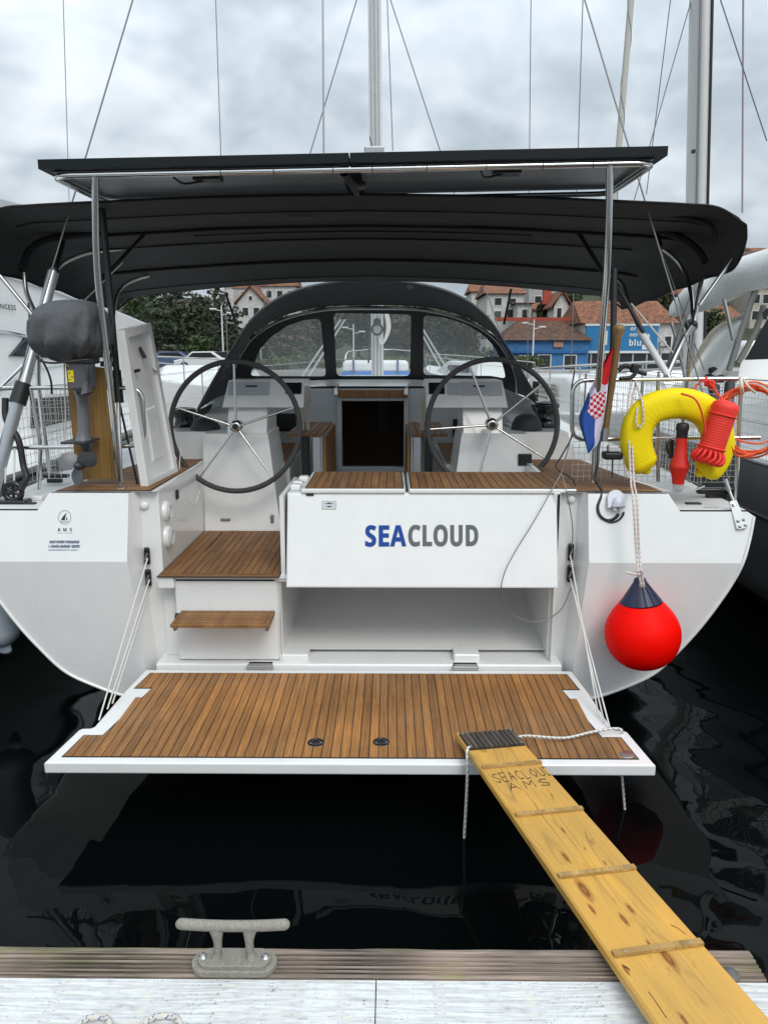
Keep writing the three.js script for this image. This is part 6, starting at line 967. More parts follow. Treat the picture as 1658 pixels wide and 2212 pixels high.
// ---- small white cruisers with rails behind, both sides
function cruiser(label, x, d, len, beam, flip, group) {
  const t = thing('cabin_cruiser', label, 'boat', V(x, 0, -d), group), hb = beam / 2;
  const rows = [[0, 1, 1.05], [0.35, 1, 1.1], [0.7, 0.8, 1.25], [0.9, 0.4, 1.4], [1, 0.03, 1.5]].map(([s, w, y]) => [[0.55, -0.2], [0.8, 0.25], [1, y], [0.94, y + 0.05], [-0.94, y + 0.05], [-1, y], [-0.8, 0.25], [-0.55, -0.2]].map(([a, yy]) => V(x + a * hb * w, yy, -d - flip * s * len)));
  part(t, 'hull', sheet(rows), M.gel); part(t, 'transom', solid([rows[0]]), M.gel);
  const cab = [[0.1, 0.8, 1.0], [0.12, 0.78, 1.75], [0.5, 0.72, 1.8], [0.75, 0.45, 1.35]].map(([s, w, y]) => [[w, 1.0], [w * 0.95, y - 0.08], [w * 0.75, y], [-w * 0.75, y], [-w * 0.95, y - 0.08], [-w, 1.0]].map(([a, yy]) => V(x + a * hb, Math.min(yy, y), -d - flip * s * len))); part(t, 'cabin', sheet(cab), M.gel);
  for (const s of [-1, 1]) part(t, 'cabin_window', solid([[V(x + s * hb * 0.78, 1.35, -d - flip * 0.18 * len), V(x + s * hb * 0.75, 1.35, -d - flip * 0.48 * len), V(x + s * hb * 0.72, 1.62, -d - flip * 0.46 * len), V(x + s * hb * 0.76, 1.62, -d - flip * 0.2 * len)].map((p) => p.add(V(s * 0.02, 0, 0)))]), M.darkGlass);
  const top = [[0.0, 1], [0.35, 1], [0.7, 0.8], [0.9, 0.4], [0.99, 0.05]]; for (const s of [-1, 1]) part(t, 'rail', tube(top.map(([k, w]) => V(x + s * hb * w * 0.95, 1.75 + 0.3 * k, -d - flip * k * len)), 0.018), M.steel);
  for (const s of [-1, 1]) for (const [k, w] of top.slice(0, 4)) part(t, 'stanchion', bar(V(x + s * hb * w * 0.95, 1.1 + 0.3 * k, -d - flip * k * len), V(x + s * hb * w * 0.95, 1.76 + 0.3 * k, -d - flip * k * len), 0.014), M.steel);
  return t;
}
cruiser('white cabin boat with steel rails behind the open locker lid', -5.3, 24.5, 7, 2.6, -1);
cruiser('white cabin boat seen between the right wheel and the flag', 3.55, 16, 7, 2.3, -1);
{ // yacht moored ahead with its lines, far ahead of the bow
  const t = cruiser('small white boat lying across the harbour, seen through the right hood window', 4.5, 30, 7, 2.5, 1); t.rotation.y = 0.4;
}
// ---- sailing yacht with grey hull, starboard side
{
  const XS = 2.74, t = thing('grey_sailing_yacht', 'sailing yacht with grey hull and pale cloth covers alongside at right', 'yacht', V(4.4, 0, -7)), grey = phys([0.14, 0.142, 0.146], 0.3, { clearcoat: 0.2 });
  const rows = [[3.0, 0.05], [5, 0], [7, 0], [9, 0.1], [11, 0.5], [13, 1.2], [14.3, 1.9]].map(([d, o]) => [[0, 1.33], [0.0, 1.2], [0.03, 0.85], [0.12, 0.5], [0.3, 0.18], [0.8, -0.3]].map(([a, y]) => V(XS + o + a, y, -d)));
  part(t, 'hull', sheet(rows.map((r) => r.slice(0, 5))), grey); part(t, 'bottom', sheet(rows.map((r) => r.slice(4))), M.black); part(t, 'toe_rail', tube(rows.map((r) => r[0].clone().add(V(0.02, 0.015, 0))), 0.025, { seg: 50 }), M.alu);
  part(t, 'stripe', tube(rows.map((r) => r[2].clone().add(V(-0.004, 0.1, 0))), 0.02, { seg: 50 }), M.black);
  part(t, 'deck', solid([[V(XS + 0.01, 1.32, -3), V(XS + 0.01, 1.32, -9), V(XS + 1.2, 1.34, -13), V(XS + 3.4, 1.34, -13), V(XS + 3.4, 1.32, -3)]]), M.nonskid);
  part(t, 'transom', solid([[...rows[0], V(XS + 2.6, -0.3, -3), V(XS + 3.2, 0.18, -3), V(XS + 3.45, 0.85, -3), V(XS + 3.45, 1.33, -3)]]), grey); part(t, 'far_side', sheet(rows.map((r) => r.map((p) => V(2 * (XS + 1.75) - p.x, p.y, p.z)))), grey);
  part(t, 'cabin', hexa([V(XS + 0.7, 1.3, -6), V(XS + 3, 1.3, -6), V(XS + 3, 1.3, -10.5), V(XS + 0.8, 1.3, -10.5)], [V(XS + 0.8, 1.85, -6.1), V(XS + 2.9, 1.85, -6.1), V(XS + 2.7, 1.75, -10.3), V(XS + 1, 1.75, -10.3)]), M.gel);
  const pale = mat([0.74, 0.76, 0.75], 0.85, { map: clothTex, side: THREE.DoubleSide });
  { const c = [[1447, 684, 6.6], [1462, 668, 6.6], [1490, 652, 6.5], [1530, 632, 6.4], [1590, 602, 6.2], [1660, 578, 6.0], [1740, 552, 5.8]].map(([u, v, d]) => at(u, v, d)), pts = new THREE.CatmullRomCurve3(c).getPoints(50); part(t, 'rolled_cover', sweep(pts, V(0, 0, 1), (s) => { const r = 0.012 + 0.10 * Math.min(1, s * 2.4) ** 0.8 + 0.035 * s; return [r, r * 1.5]; }, 0, 2.2, 20, (s, a) => 1 + 0.03 * Math.sin(s * 20 + a)), pale); }
  { const L = [[1612, 678], [1585, 690], [1552, 708], [1530, 735], [1507, 775], [1486, 815]], Q = [[1618, 680], [1606, 705], [1598, 735], [1590, 760], [1580, 788], [1568, 815]], rows2 = L.map((l, i) => { const row = []; for (let j = 0; j <= 14; j++) { const s = j / 14; row.push(at(l[0] + (Q[i][0] - l[0]) * s, l[1] + (Q[i][1] - l[1]) * s, 6.3 + 0.05 * Math.sin(s * 9 + i * 0.9) + 0.1 * s)); } return row; }); part(t, 'side_curtain', sheet(rows2), pale); part(t, 'curtain_edge', tube(L.map(([u, v]) => at(u - 3, v, 6.28)), 0.014, { seg: 40 }), mat([0.32, 0.29, 0.22], 0.7)); part(t, 'curtain_edge', tube(L.map(([u, v]) => at(u - 9, v + 2, 6.3)), 0.011, { seg: 40 }), mat([0.4, 0.37, 0.3], 0.7)); }
  const leg = (p, r, m = M.alu, name = 'arch_leg') => part(t, name, tube(p.map(([u, v, d]) => at(u, v, d ?? 6.1)), r, { seg: 40, rs: 12 }), m), dull = mat([0.24, 0.24, 0.23], 0.4, { metalness: 0.6 });
  leg([[1520, 560], [1510, 600], [1495, 635], [1474, 695], [1442, 798]], 0.024, dull); leg([[1672, 560], [1655, 588], [1632, 625], [1600, 715], [1573, 800]], 0.024, dull); leg([[1648, 660], [1636, 700], [1615, 745], [1592, 785]], 0.022, mat([0.18, 0.17, 0.15], 0.5)); leg([[1562, 645], [1572, 690], [1582, 735]], 0.014, M.steel, 'curtain_pole'); leg([[1448, 695], [1458, 728], [1468, 770], [1478, 815]], 0.012, M.steel, 'curtain_pole');
  leg([[1644, 680], [1662, 672], [1700, 660]], 0.03, M.black, 'window_frame'); part(t, 'windscreen', solid([[at(1655, 690, 6.3), at(1720, 670, 6.3), at(1720, 790, 6.3), at(1602, 788, 6.3)]]), M.darkGlass); part(t, 'coaming', hexa([at(1590, 830, 6.2), at(1760, 830, 6.2), at(1760, 830, 6.9), at(1590, 830, 6.9)], [at(1600, 778, 6.25), at(1760, 772, 6.25), at(1760, 772, 6.9), at(1600, 778, 6.9)]), M.gel);
  part(t, 'dinghy_seat', box(at(1610, 760, 7).x, at(1720, 760, 7).x, at(1610, 780, 7).y, at(1610, 735, 7).y, -7.5, -7, 0.06), M.gel);
  for (const [u, v] of [[1492, 703]]) { const c = at(u, v, 6.05); part(t, 'block', merge([new THREE.TorusGeometry(0.033, 0.017, 10, 22).translate(c.x, c.y, c.z), bar(V(c.x, c.y - 0.03, c.z), V(c.x - 0.005, c.y - 0.33, c.z), 0.01)]), M.black); part(t, 'sheave', new THREE.SphereGeometry(0.017, 12, 8).translate(c.x, c.y, c.z), M.steel); }
  for (const [u, v] of [[1540, 812], [1640, 815]]) { const c = at(u, v, 6.4); part(t, 'winch', lathe([[0.08, -0.05], [0.085, 0], [0.05, 0.02], [0.055, 0.06], [0.0001, 0.08]], 18).translate(c.x, c.y, c.z), M.black); }
  const c2 = at(1555, 870, 5.6); part(t, 'black_strap', merge([bar(at(1540, 835, 5.4), at(1545, 930, 5.2), 0.04), bar(at(1575, 830, 5.4), at(1570, 900, 5.2), 0.035)]), M.black);
  for (const d of [4.6, 6.4, 8.2]) part(t, 'stanchion', bar(V(XS + 0.06, 1.32, -d), V(XS + 0.06, 1.95, -d), 0.014), M.steel); for (const y of [1.62, 1.94]) part(t, 'guard_wire', bar(V(XS + 0.06, y, -3.2), V(XS + 0.06, y, -9), 0.006), M.steel);
  { const n = part(t, 'safety_net', net(V(XS + 0.06, 1.36, -4.4), V(0, 0, -1), V(0, 1, 0), 4.2, 0.56, 0.055, 0.0026), M.ropeWhite); n.userData.kind = 'stuff'; }
  // mast and its lines
  const D = 8.6, b = at(1500, 640, D), e = at(1513, 0, D), dir = e.clone().sub(b), rows3 = [-1.2, 0.5, 1.2, 3].map((s) => { const o = b.clone().addScaledVector(dir, s), row = []; for (let i = 0; i <= 18; i++) { const a = i / 18 * 2 * Math.PI; row.push(V(o.x + 0.105 * Math.cos(a), o.y, o.z + 0.16 * Math.sin(a))); } return row; });
  const mast = part(t, 'mast', sheet(rows3), mat([0.56, 0.555, 0.54], 0.45, { metalness: 0.25 }));
  const line = (u0, u1, v1, d, r, m = M.wire) => { const lo = at(u1, v1, d), hi = at(u0, 0, d); part(mast, 'stay', bar(lo, lo.clone().add(hi.clone().sub(lo).multiplyScalar(2.6)), r, r, 6), m); };
  part(mast, 'track', bar(b.clone().addScaledVector(dir, -0.3).add(V(0.055, 0, 0.15)), b.clone().addScaledVector(dir, 3).add(V(0.055, 0, 0.15)), 0.013), M.black); part(mast, 'track', bar(b.clone().addScaledVector(dir, -0.3).add(V(-0.06, 0, 0.145)), b.clone().addScaledVector(dir, 3).add(V(-0.06, 0, 0.145)), 0.012), M.wire); part(mast, 'cleat', box(at(1494, 328, D - 0.2).x, at(1502, 324, D - 0.2).x, at(1494, 330, D - 0.2).y, at(1494, 322, D - 0.2).y, -D + 0.16, -D + 0.2, 0.005), M.black);
  line(1604, 1602, 460, 7.5, 0.008, mat([0.3, 0.25, 0.27], 0.8)); line(1555, 1655, 305, 7.2, 0.0055); line(1492, 1365, 445, 8.6, 0.0055); line(1447, 1395, 420, 9, 0.0055);
}
// ---- rigs of yachts further off: mast-less lines belong to the boats whose hulls lie hidden behind
function farYacht(label, x, d, lines, furled) {
  const t = thing('distant_yacht', label, 'yacht', V(x, 0, -d), 'rigs of yachts moored beyond');
  const rows = [[0, 1], [3, 1], [6, 0.9], [9, 0.5], [11, 0.03]].map(([s, w]) => [[1, 1.2], [0.9, 0.5], [0.5, -0.1], [-0.5, -0.1], [-0.9, 0.5], [-1, 1.2], [0.95, 1.22]].map(([a, y]) => V(x + a * 1.7 * w, y, -d - s))); part(t, 'hull', sheet(rows), M.gel);
  part(t, 'coachroof', hexa([V(x - 0.9, 1.2, -d - 2), V(x + 0.9, 1.2, -d - 2), V(x + 0.8, 1.2, -d - 7), V(x - 0.8, 1.2, -d - 7)], [V(x - 0.8, 1.65, -d - 2.2), V(x + 0.8, 1.65, -d - 2.2), V(x + 0.6, 1.55, -d - 6.8), V(x - 0.6, 1.55, -d - 6.8)]), M.gel);
  for (const [u0, u1, v1, r, m] of lines) { const lo = at(u1, v1, d + 1), hi = at(u0, 0, d + 1), dir = hi.clone().sub(lo), k = (1.3 - lo.y) / dir.y; part(t, 'stay', bar(lo.clone().addScaledVector(dir, k), lo.clone().addScaledVector(dir, 3), r, r, 6), m || M.wire); }
  if (furled) { const lo = at(furled[1], furled[2], d + 1), hi = at(furled[0], 0, d + 1), dir = hi.clone().sub(lo), p0 = lo.clone().addScaledVector(dir, -1), p1 = lo.clone().addScaledVector(dir, 2.6); part(t, 'furled_sail', bar(p0, p1, 0.075, 0.07, 14), mat([0.5, 0.48, 0.44], 0.85)); const h = []; for (let i = 0; i <= 300; i++) { const s = i / 300, a = s * 40, o = p0.clone().lerp(p1, s); h.push(V(o.x + 0.076 * Math.cos(a), o.y, o.z + 0.076 * Math.sin(a))); } part(t, 'sail_edge', tube(h, 0.009, { seg: 600, rs: 5 }), M.wire); }
}
farYacht('two thin rigging wires of a hidden yacht, at far left of the sky', -5.2, 20, [[137, 147, 340, 0.011, mat([0.3, 0.32, 0.34], 0.6)], [466, 477, 330, 0.012]]);
farYacht('furled pale sail with dark spiral edge, beside the right end of the solar panel', 7.2, 19, [[1146, 1143, 315, 0.012], [1258, 1248, 315, 0.013]], [1362, 1336, 312]);

// ================================================================== SHORE
const G = 0.75;                                             // quay level
const groundY = (x, d) => { const k = Math.max(0, Math.min(d, 165) - 72) / 60, side = 0.42 + 0.2 / (1 + Math.exp(-(x - 46) / 9)), back = Math.max(0, d - 165) * 0.12; return Math.max(G, G + (13 * k ** 1.05 + 4 * k * k) * side - back + 0.6 * (fbm(x * 0.06, 1, d * 0.06, 3) - 0.5) * Math.min(1, k * 4)); };
{
  const rows = []; for (let i = 0; i <= 60; i++) { const d = 58 + 4 * i + i * i * 0.06, row = []; for (let j = 0; j <= 70; j++) { const x = -220 + 440 * j / 70; row.push(V(x, groundY(x, d), -d)); } rows.push(row); }
  const tex = dataTex(256, 256, (u, v) => { const a = tileN(u, v, 3, 3, 6), b = tileN(u, v, 16, 16, 2, 3), c = 0.55 + 0.5 * (a - 0.5) + 0.4 * (b - 0.5); return [c * 0.9, c, c * 0.62]; });
  tex.repeat.set(14, 10); structure('hillside', sheet(rows), mat([0.13, 0.125, 0.10], 1, { map: tex }));
  structure('quay', box(-220, 220, -1, G - 0.01, -62, -57.5), mat([0.36, 0.35, 0.33], 0.9)); structure('quay_pavement', box(-220, 220, G - 0.006, G + 0.02, -71, -57.6), mat([0.30, 0.29, 0.275], 0.9));
}
const tileTex = dataTex(256, 256, (u, v) => { const row = Math.abs(((v * 16) % 1) - 0.5) * 2, col = Math.abs(((u * 20) % 1) - 0.5) * 2, n = tileN(u, v, 6, 6, 17), m = hash3(Math.floor(u * 20), Math.floor(v * 16), 3); const c = 0.62 + 0.2 * (m - 0.5) + 0.45 * (n - 0.5) + 0.12 * row + 0.08 * col; return [c, c * (0.92 + 0.1 * m), c * 0.9]; }); tileTex.repeat.set(0.22, 0.22);
const stoneTex = dataTex(256, 256, (u, v) => { const r = Math.floor(v * 22), o = (r % 2) * 0.5, m = hash3(Math.floor(u * 16 + o), r, 5), j = Math.min(((v * 22) % 1), ((u * 16 + o) % 1)) < 0.12 ? 0.75 : 1, c = (0.72 + 0.35 * (m - 0.5) + 0.3 * (tileN(u, v, 5, 5, 3) - 0.5)) * j; return [c, c * 0.97, c * 0.9]; }); stoneTex.repeat.set(0.16, 0.16);
const renderTex = dataTex(256, 256, (u, v) => { const c = 0.88 + 0.2 * (tileN(u, v, 4, 4, 9) - 0.5) + 0.12 * (tileN(u, v, 20, 8, 2, 3) - 0.5); return c; }); renderTex.repeat.set(0.2, 0.2);
const WALL = { white: mat([0.66, 0.65, 0.62], 0.9, { map: renderTex }), cream: mat([0.56, 0.51, 0.42], 0.9, { map: renderTex }), grey: mat([0.46, 0.45, 0.43], 0.9, { map: renderTex }), blue: mat([0.055, 0.20, 0.44], 0.8, { map: renderTex }), stone: mat([0.42, 0.385, 0.335], 0.95, { map: stoneTex }), tan: mat([0.40, 0.34, 0.27], 0.95, { map: stoneTex }) };
const ROOF = { red: mat([0.34, 0.12, 0.07], 0.9, { map: tileTex }), orange: mat([0.36, 0.15, 0.085], 0.9, { map: tileTex }), brown: mat([0.17, 0.085, 0.06], 0.9, { map: tileTex }) };
const PANE = mat([0.02, 0.022, 0.025], 0.25), FRAME = mat([0.62, 0.62, 0.6], 0.7), SHUT = mat([0.06, 0.09, 0.07], 0.8);
// house: front wall facing the harbour at distance d, ridge parallel to it (or gable to the front)
function house(label, u0, u1, vTop, vBase, d, o = {}) {
  const a = at(u0, vTop, d), b = at(u1, vBase, d), x0 = a.x, x1 = b.x, y1 = a.y, y0 = Math.min(b.y, groundY((x0 + x1) / 2, d) - 0.3), dep = o.depth || 7, t = thing(o.name || 'house', label, 'house', V((x0 + x1) / 2, y0, -d), o.group || 'houses of the town');
  part(t, 'wall', box(x0, x1, y0, y1, -d - dep, -d), WALL[o.wall || 'white']);
  const rh = (o.roof ?? 1.6), e = 0.35, rm = ROOF[o.tiles || 'orange'];
  if (rh > 0) {
    const z0 = -d + e, z1 = -d - dep - e, zm = -d - dep / 2, xm = (x0 + x1) / 2;
    let r;
    if (o.gable) { part(t, 'gable', solid([[V(x0, y1, -d), V(x1, y1, -d), V(xm, y1 + rh, -d)], [V(x0, y1, -d - dep), V(xm, y1 + rh, -d - dep), V(x1, y1, -d - dep)]]), WALL[o.wall || 'white']); r = merge([hexa([V(x0 - e, y1 - 0.15, z0), V(xm, y1 + rh, z0), V(xm, y1 + rh, z1), V(x0 - e, y1 - 0.15, z1)], [V(x0 - e, y1 + 0.02, z0), V(xm, y1 + rh + 0.18, z0), V(xm, y1 + rh + 0.18, z1), V(x0 - e, y1 + 0.02, z1)]), hexa([V(xm, y1 + rh, z0), V(x1 + e, y1 - 0.15, z0), V(x1 + e, y1 - 0.15, z1), V(xm, y1 + rh, z1)], [V(xm, y1 + rh + 0.18, z0), V(x1 + e, y1 + 0.02, z0), V(x1 + e, y1 + 0.02, z1), V(xm, y1 + rh + 0.18, z1)])]); }
    else { const i = o.hip ?? 0; r = solid([[V(x0 - e, y1, z0), V(x1 + e, y1, z0), V(x1 - i, y1 + rh, zm), V(x0 + i, y1 + rh, zm)], [V(x1 + e, y1, z1), V(x0 - e, y1, z1), V(x0 + i, y1 + rh, zm), V(x1 - i, y1 + rh, zm)], [V(x0 - e, y1, z1), V(x0 - e, y1, z0), V(x0 + i, y1 + rh, zm)], [V(x1 + e, y1, z0), V(x1 + e, y1, z1), V(x1 - i, y1 + rh, zm)]]); }
    const roof = part(t, 'roof', r, rm); if (o.ridge) part(roof, 'ridge', box(x0 - e, x1 + e, y1 + rh - 0.1, y1 + rh + 0.18, zm - 0.2, zm + 0.2), mat([0.34, 0.06, 0.04], 0.9));
    for (const [s, w, h] of o.chimneys || []) { const cx = x0 + (x1 - x0) * s; const c = part(roof, 'chimney', box(cx - w / 2, cx + w / 2, y1 + rh * 0.3, y1 + rh + h, zm + 0.3, zm + 0.3 + w), o.chimneyMat || WALL.grey); }
  }
  for (const [s, yv, w, h, kind] of o.windows || []) { // s along the wall, yv height of centre above the wall top (negative), metres
    const cx = x0 + (x1 - x0) * s, cy = y1 + yv, f = part(t, kind === 'door' ? 'door' : 'window', box(cx - w / 2 - 0.08, cx + w / 2 + 0.08, cy - h / 2 - 0.08, cy + h / 2 + 0.08, -d - 0.1, -d + 0.05), FRAME); part(f, 'pane', box(cx - w / 2, cx + w / 2, cy - h / 2, cy + h / 2, -d - 0.05, -d + 0.06), kind === 'shut' ? SHUT : PANE);
  }
  return t;
}
const rowWin = (n, ys, w, h, kind) => ys.flatMap((y) => Array.from({ length: n }, (_, i) => [(i + 0.5) / n, y, w, h, kind]));
{ // blue quay building
  const t = house('bright blue quayside building with brown tiled roof and white-framed windows', 1092, 1268, 735, 803, 63, { wall: 'blue', roof: 1.75, tiles: 'brown', hip: 1.6, ridge: true, depth: 8, name: 'quay_house', windows: [[0.2, -1.8, 0.85, 1.1], [0.47, -1.75, 0.95, 1.15], [0.78, -1.75, 0.9, 1.1]] });
  const a = at(1092, 758, 62.9), b = at(1268, 763, 62.9); part(t, 'string_course', box(a.x, b.x, b.y, a.y, -63, -62.82), mat([0.02, 0.11, 0.3], 0.8));
  { const c = at(1195, 738, 62.9), e = at(1215, 750, 62.9); part(t, 'name_board', box(c.x, e.x, e.y, c.y, -63, -62.85), mat([0.35, 0.2, 0.15], 0.8)); }
}
{ // building with the big blue sign
  const t = house('white quayside shop with large blue sign panel and red tiled roof', 1262, 1448, 698, 800, 64, { wall: 'white', roof: 2.0, tiles: 'orange', depth: 9, name: 'quay_shop', windows: [[0.94, -1.5, 0.5, 0.9]] });
  const a = at(1266, 704, 63.8), b = at(1417, 758, 63.8), s = part(t, 'sign_panel', box(a.x, b.x, b.y, a.y, -64, -63.75), mat([0.012, 0.16, 0.36], 0.6));
  part(s, 'sign_frame', merge([box(a.x - 0.1, b.x + 0.1, a.y, a.y + 0.22, -64, -63.7), box(a.x - 0.1, b.x + 0.1, b.y - 0.18, b.y, -64, -63.7)]), FRAME);
  const font = await new FontLoader().loadAsync('fonts/droid/droid_sans_bold.typeface.json'); const put = (str, u, v, size) => { const p = at(u, v, 63.7), g = new TextGeometry(str, { font, size, depth: 0.03, curveSegments: 3 }); g.translate(p.x, p.y, -63.74); part(s, 'sign_lettering', g, FRAME); };
  put('l', 1301, 745, 1.05); put('or', 1360, 714, 0.34); put('ner', 1358, 727, 0.32); put('blu', 1356, 747, 0.5);
  for (const [u, v, w, h] of [[1392, 722, 10, 12], [1386, 745, 12, 10]]) { const p = at(u, v, 63.7), q = at(u + w, v + h, 63.7); part(s, 'sign_patch', box(p.x, q.x, q.y, p.y, -63.76, -63.72), FRAME); }
  const c = at(1264, 763, 63.9), e = at(1450, 795, 63.9); part(t, 'shopfront', box(c.x, e.x, e.y, c.y, -64.05, -63.9), PANE); const f = at(1430, 742, 63.9); part(t, 'air_unit', box(f.x - 0.25, f.x + 0.25, f.y - 0.2, f.y + 0.2, -64, -63.7), mat([0.4, 0.4, 0.4], 0.7));
  for (let i = 0; i < 6; i++) { const p = at(1275 + i * 30, 780, 63.85); part(t, 'shop_post', box(p.x - 0.06, p.x + 0.06, G, p.y + 1, -63.95, -63.8), WALL.grey); }
}
const brickRed = mat([0.36, 0.07, 0.045], 0.9);
house('white gabled house with tall red chimney stack behind the blue building', 1196, 1226, 662, 715, 74, { gable: true, roof: 1.3, depth: 8, windows: [[0.35, -0.6, 0.4, 0.9]], chimneys: [[-0.05, 0.75, 0.6]], chimneyMat: brickRed });
house('white three-storey house with red roof and small dark window, left of red chimney', 1052, 1128, 634, 715, 82, { roof: 1.4, tiles: 'orange', windows: [[0.68, -2.0, 0.9, 0.8], [0.3, -2.2, 0.7, 0.9, 'shut'], [0.3, -0.8, 0.7, 0.7], [0.68, -0.8, 0.8, 0.6]], depth: 9 });
house('narrow white house with flat top, below the plain grey concrete block', 1118, 1146, 655, 705, 79, { roof: 0.3, tiles: 'brown', windows: [[0.5, -1.0, 0.5, 0.8]] });
house('plain grey concrete block with flat roof on the hillside', 1140, 1212, 618, 690, 98, { wall: 'grey', roof: 0, windows: [[0.3, -1.6, 0.8, 0.8], [0.75, -1.6, 0.8, 0.8]] });
house('small pink-white house with red roof beside the dark tree', 1150, 1196, 668, 705, 84, { wall: 'cream', roof: 0.9, tiles: 'orange', windows: [[0.5, -0.8, 0.5, 0.6]] });
house('long stone house with red roof patch under the bimini edge', 1375, 1500, 640, 720, 96, { wall: 'stone', roof: 1.0, tiles: 'orange', windows: rowWin(5, [-1.4, -3.4], 0.7, 0.9), depth: 8 });
house('tall grey stone building with many small windows right of the flag', 1385, 1480, 575, 690, 112, { wall: 'stone', roof: 1.6, tiles: 'brown', windows: rowWin(5, [-1.6, -4, -6.2], 0.7, 1.0), depth: 10 });
house('low house with bright red roof behind the pale side curtain', 1505, 1600, 690, 735, 78, { wall: 'cream', roof: 1.5, tiles: 'orange', windows: rowWin(3, [-1.0], 0.7, 0.8) });
// old town on the hill at the right
{
  const spots = [[1490, 1535, 600, 660, 108, 'tan', 'orange', 'tan stone house low on the hill above the grey arch leg'], [1530, 1590, 592, 650, 116, 'stone', 'brown', 'grey stone house with brown roof above the pale rolled cover'], [1580, 1640, 585, 650, 122, 'tan', 'orange', 'tan house with red roof beside the right frame edge, lower row'], [1545, 1600, 560, 620, 134, 'tan', 'orange', 'tan house on the upper hill, middle of its row'], [1500, 1548, 572, 620, 130, 'stone', 'brown', 'stone house on the upper hill, left end of its row'], [1596, 1665, 553, 620, 142, 'tan', 'brown', 'tan house on the upper hill, right end of its row'], [1575, 1612, 540, 590, 158, 'tan', 'brown', 'small house on the hilltop with brown roof'], [1615, 1690, 545, 600, 165, 'stone', 'orange', 'stone house on the hilltop with red roof'], [1625, 1700, 620, 690, 105, 'cream', 'orange', 'cream house at the right frame edge behind the windscreen']];
  for (const [u0, u1, v0, v1, d, wall, tiles, label] of spots) house(label, u0, u1, v0, v1, d, { wall, tiles, roof: 1.3, windows: rowWin(4, [-1.5, -3.6], 0.8, 1.1), depth: 7, group: 'old town on the hill' });
}
// densely packed small houses between the larger ones
{
  const r = rng(313), rows = [[1330, 1480, 640, 90, 5, 'under the bimini edge right of the flag'], [1370, 1520, 600, 126, 5, 'behind the tall stone building'], [1055, 1215, 612, 118, 6, 'under the bimini edge right of the sprayhood'], [1480, 1660, 612, 112, 6, 'above the pale rolled cover'], [480, 640, 606, 132, 5, 'above the left side of the sprayhood'], [1500, 1670, 562, 150, 5, 'along the hilltop at right']], nth = ['first', 'second', 'third', 'fourth', 'fifth', 'sixth'], say = { white: 'white', cream: 'cream', tan: 'tan stone', grey: 'grey', stone: 'grey stone', orange: 'orange', brown: 'brown', red: 'red' };
  for (const [u0, u1, v, d, n, where] of rows) for (let i = 0; i < n; i++) { const w = (u1 - u0) / n, a = u0 + i * w + r() * 4, dd = d + r() * 8, vv = v + (r() - 0.5) * 16, wall = ['white', 'cream', 'tan', 'grey', 'stone'][Math.floor(r() * 5)], tiles = ['orange', 'brown', 'red'][Math.floor(r() * 3)]; house(`${say[wall]} house, ${tiles} roof, ${nth[i]} from left ${where}`, a, a + w * (0.7 + 0.25 * r()), vv, vv + 50, dd, { wall, tiles, gable: r() < 0.35, roof: 0.9 + r() * 0.7, windows: rowWin(3, [-1.1, -2.9], 0.55, 0.8, r() < 0.5 ? 'shut' : ''), depth: 6, name: 'hillside_house', group: 'small houses on the slope' }); }
}
// houses above the cedar, left
house('white house with dark window high on the hill above the cedar', 505, 545, 622, 665, 112, { roof: 1.2, tiles: 'orange', windows: [[0.5, -1.0, 1.0, 0.9], [0.2, -1.1, 0.6, 0.8]] });
house('white gable-fronted house with red eaves left of the sprayhood', 512, 572, 655, 690, 100, { gable: true, roof: 2.0, tiles: 'red', windows: [[0.5, 0.6, 0.4, 0.5], [0.3, -1.0, 0.7, 0.9], [0.7, -1.0, 0.7, 0.9]] });
house('long red-roofed house just above the sprayhood edge at left', 545, 640, 618, 660, 122, { roof: 1.8, tiles: 'orange', windows: rowWin(4, [-1.2], 0.8, 1) });
house('white low wall-like house peeping through the cedar top', 455, 505, 625, 655, 104, { roof: 0, windows: [[0.5, -1.0, 0.8, 0.8]] });
house('white house with orange roof under the bimini edge, right of the sprayhood', 1018, 1062, 630, 690, 106, { roof: 1.3, tiles: 'orange', windows: [[0.4, -1.4, 0.8, 0.9]] });
house('grey boxy house behind the middle of the sprayhood windows', 560, 650, 735, 790, 66, { wall: 'grey', roof: 0.9, tiles: 'brown', windows: rowWin(3, [-1.1], 0.8, 0.9) });

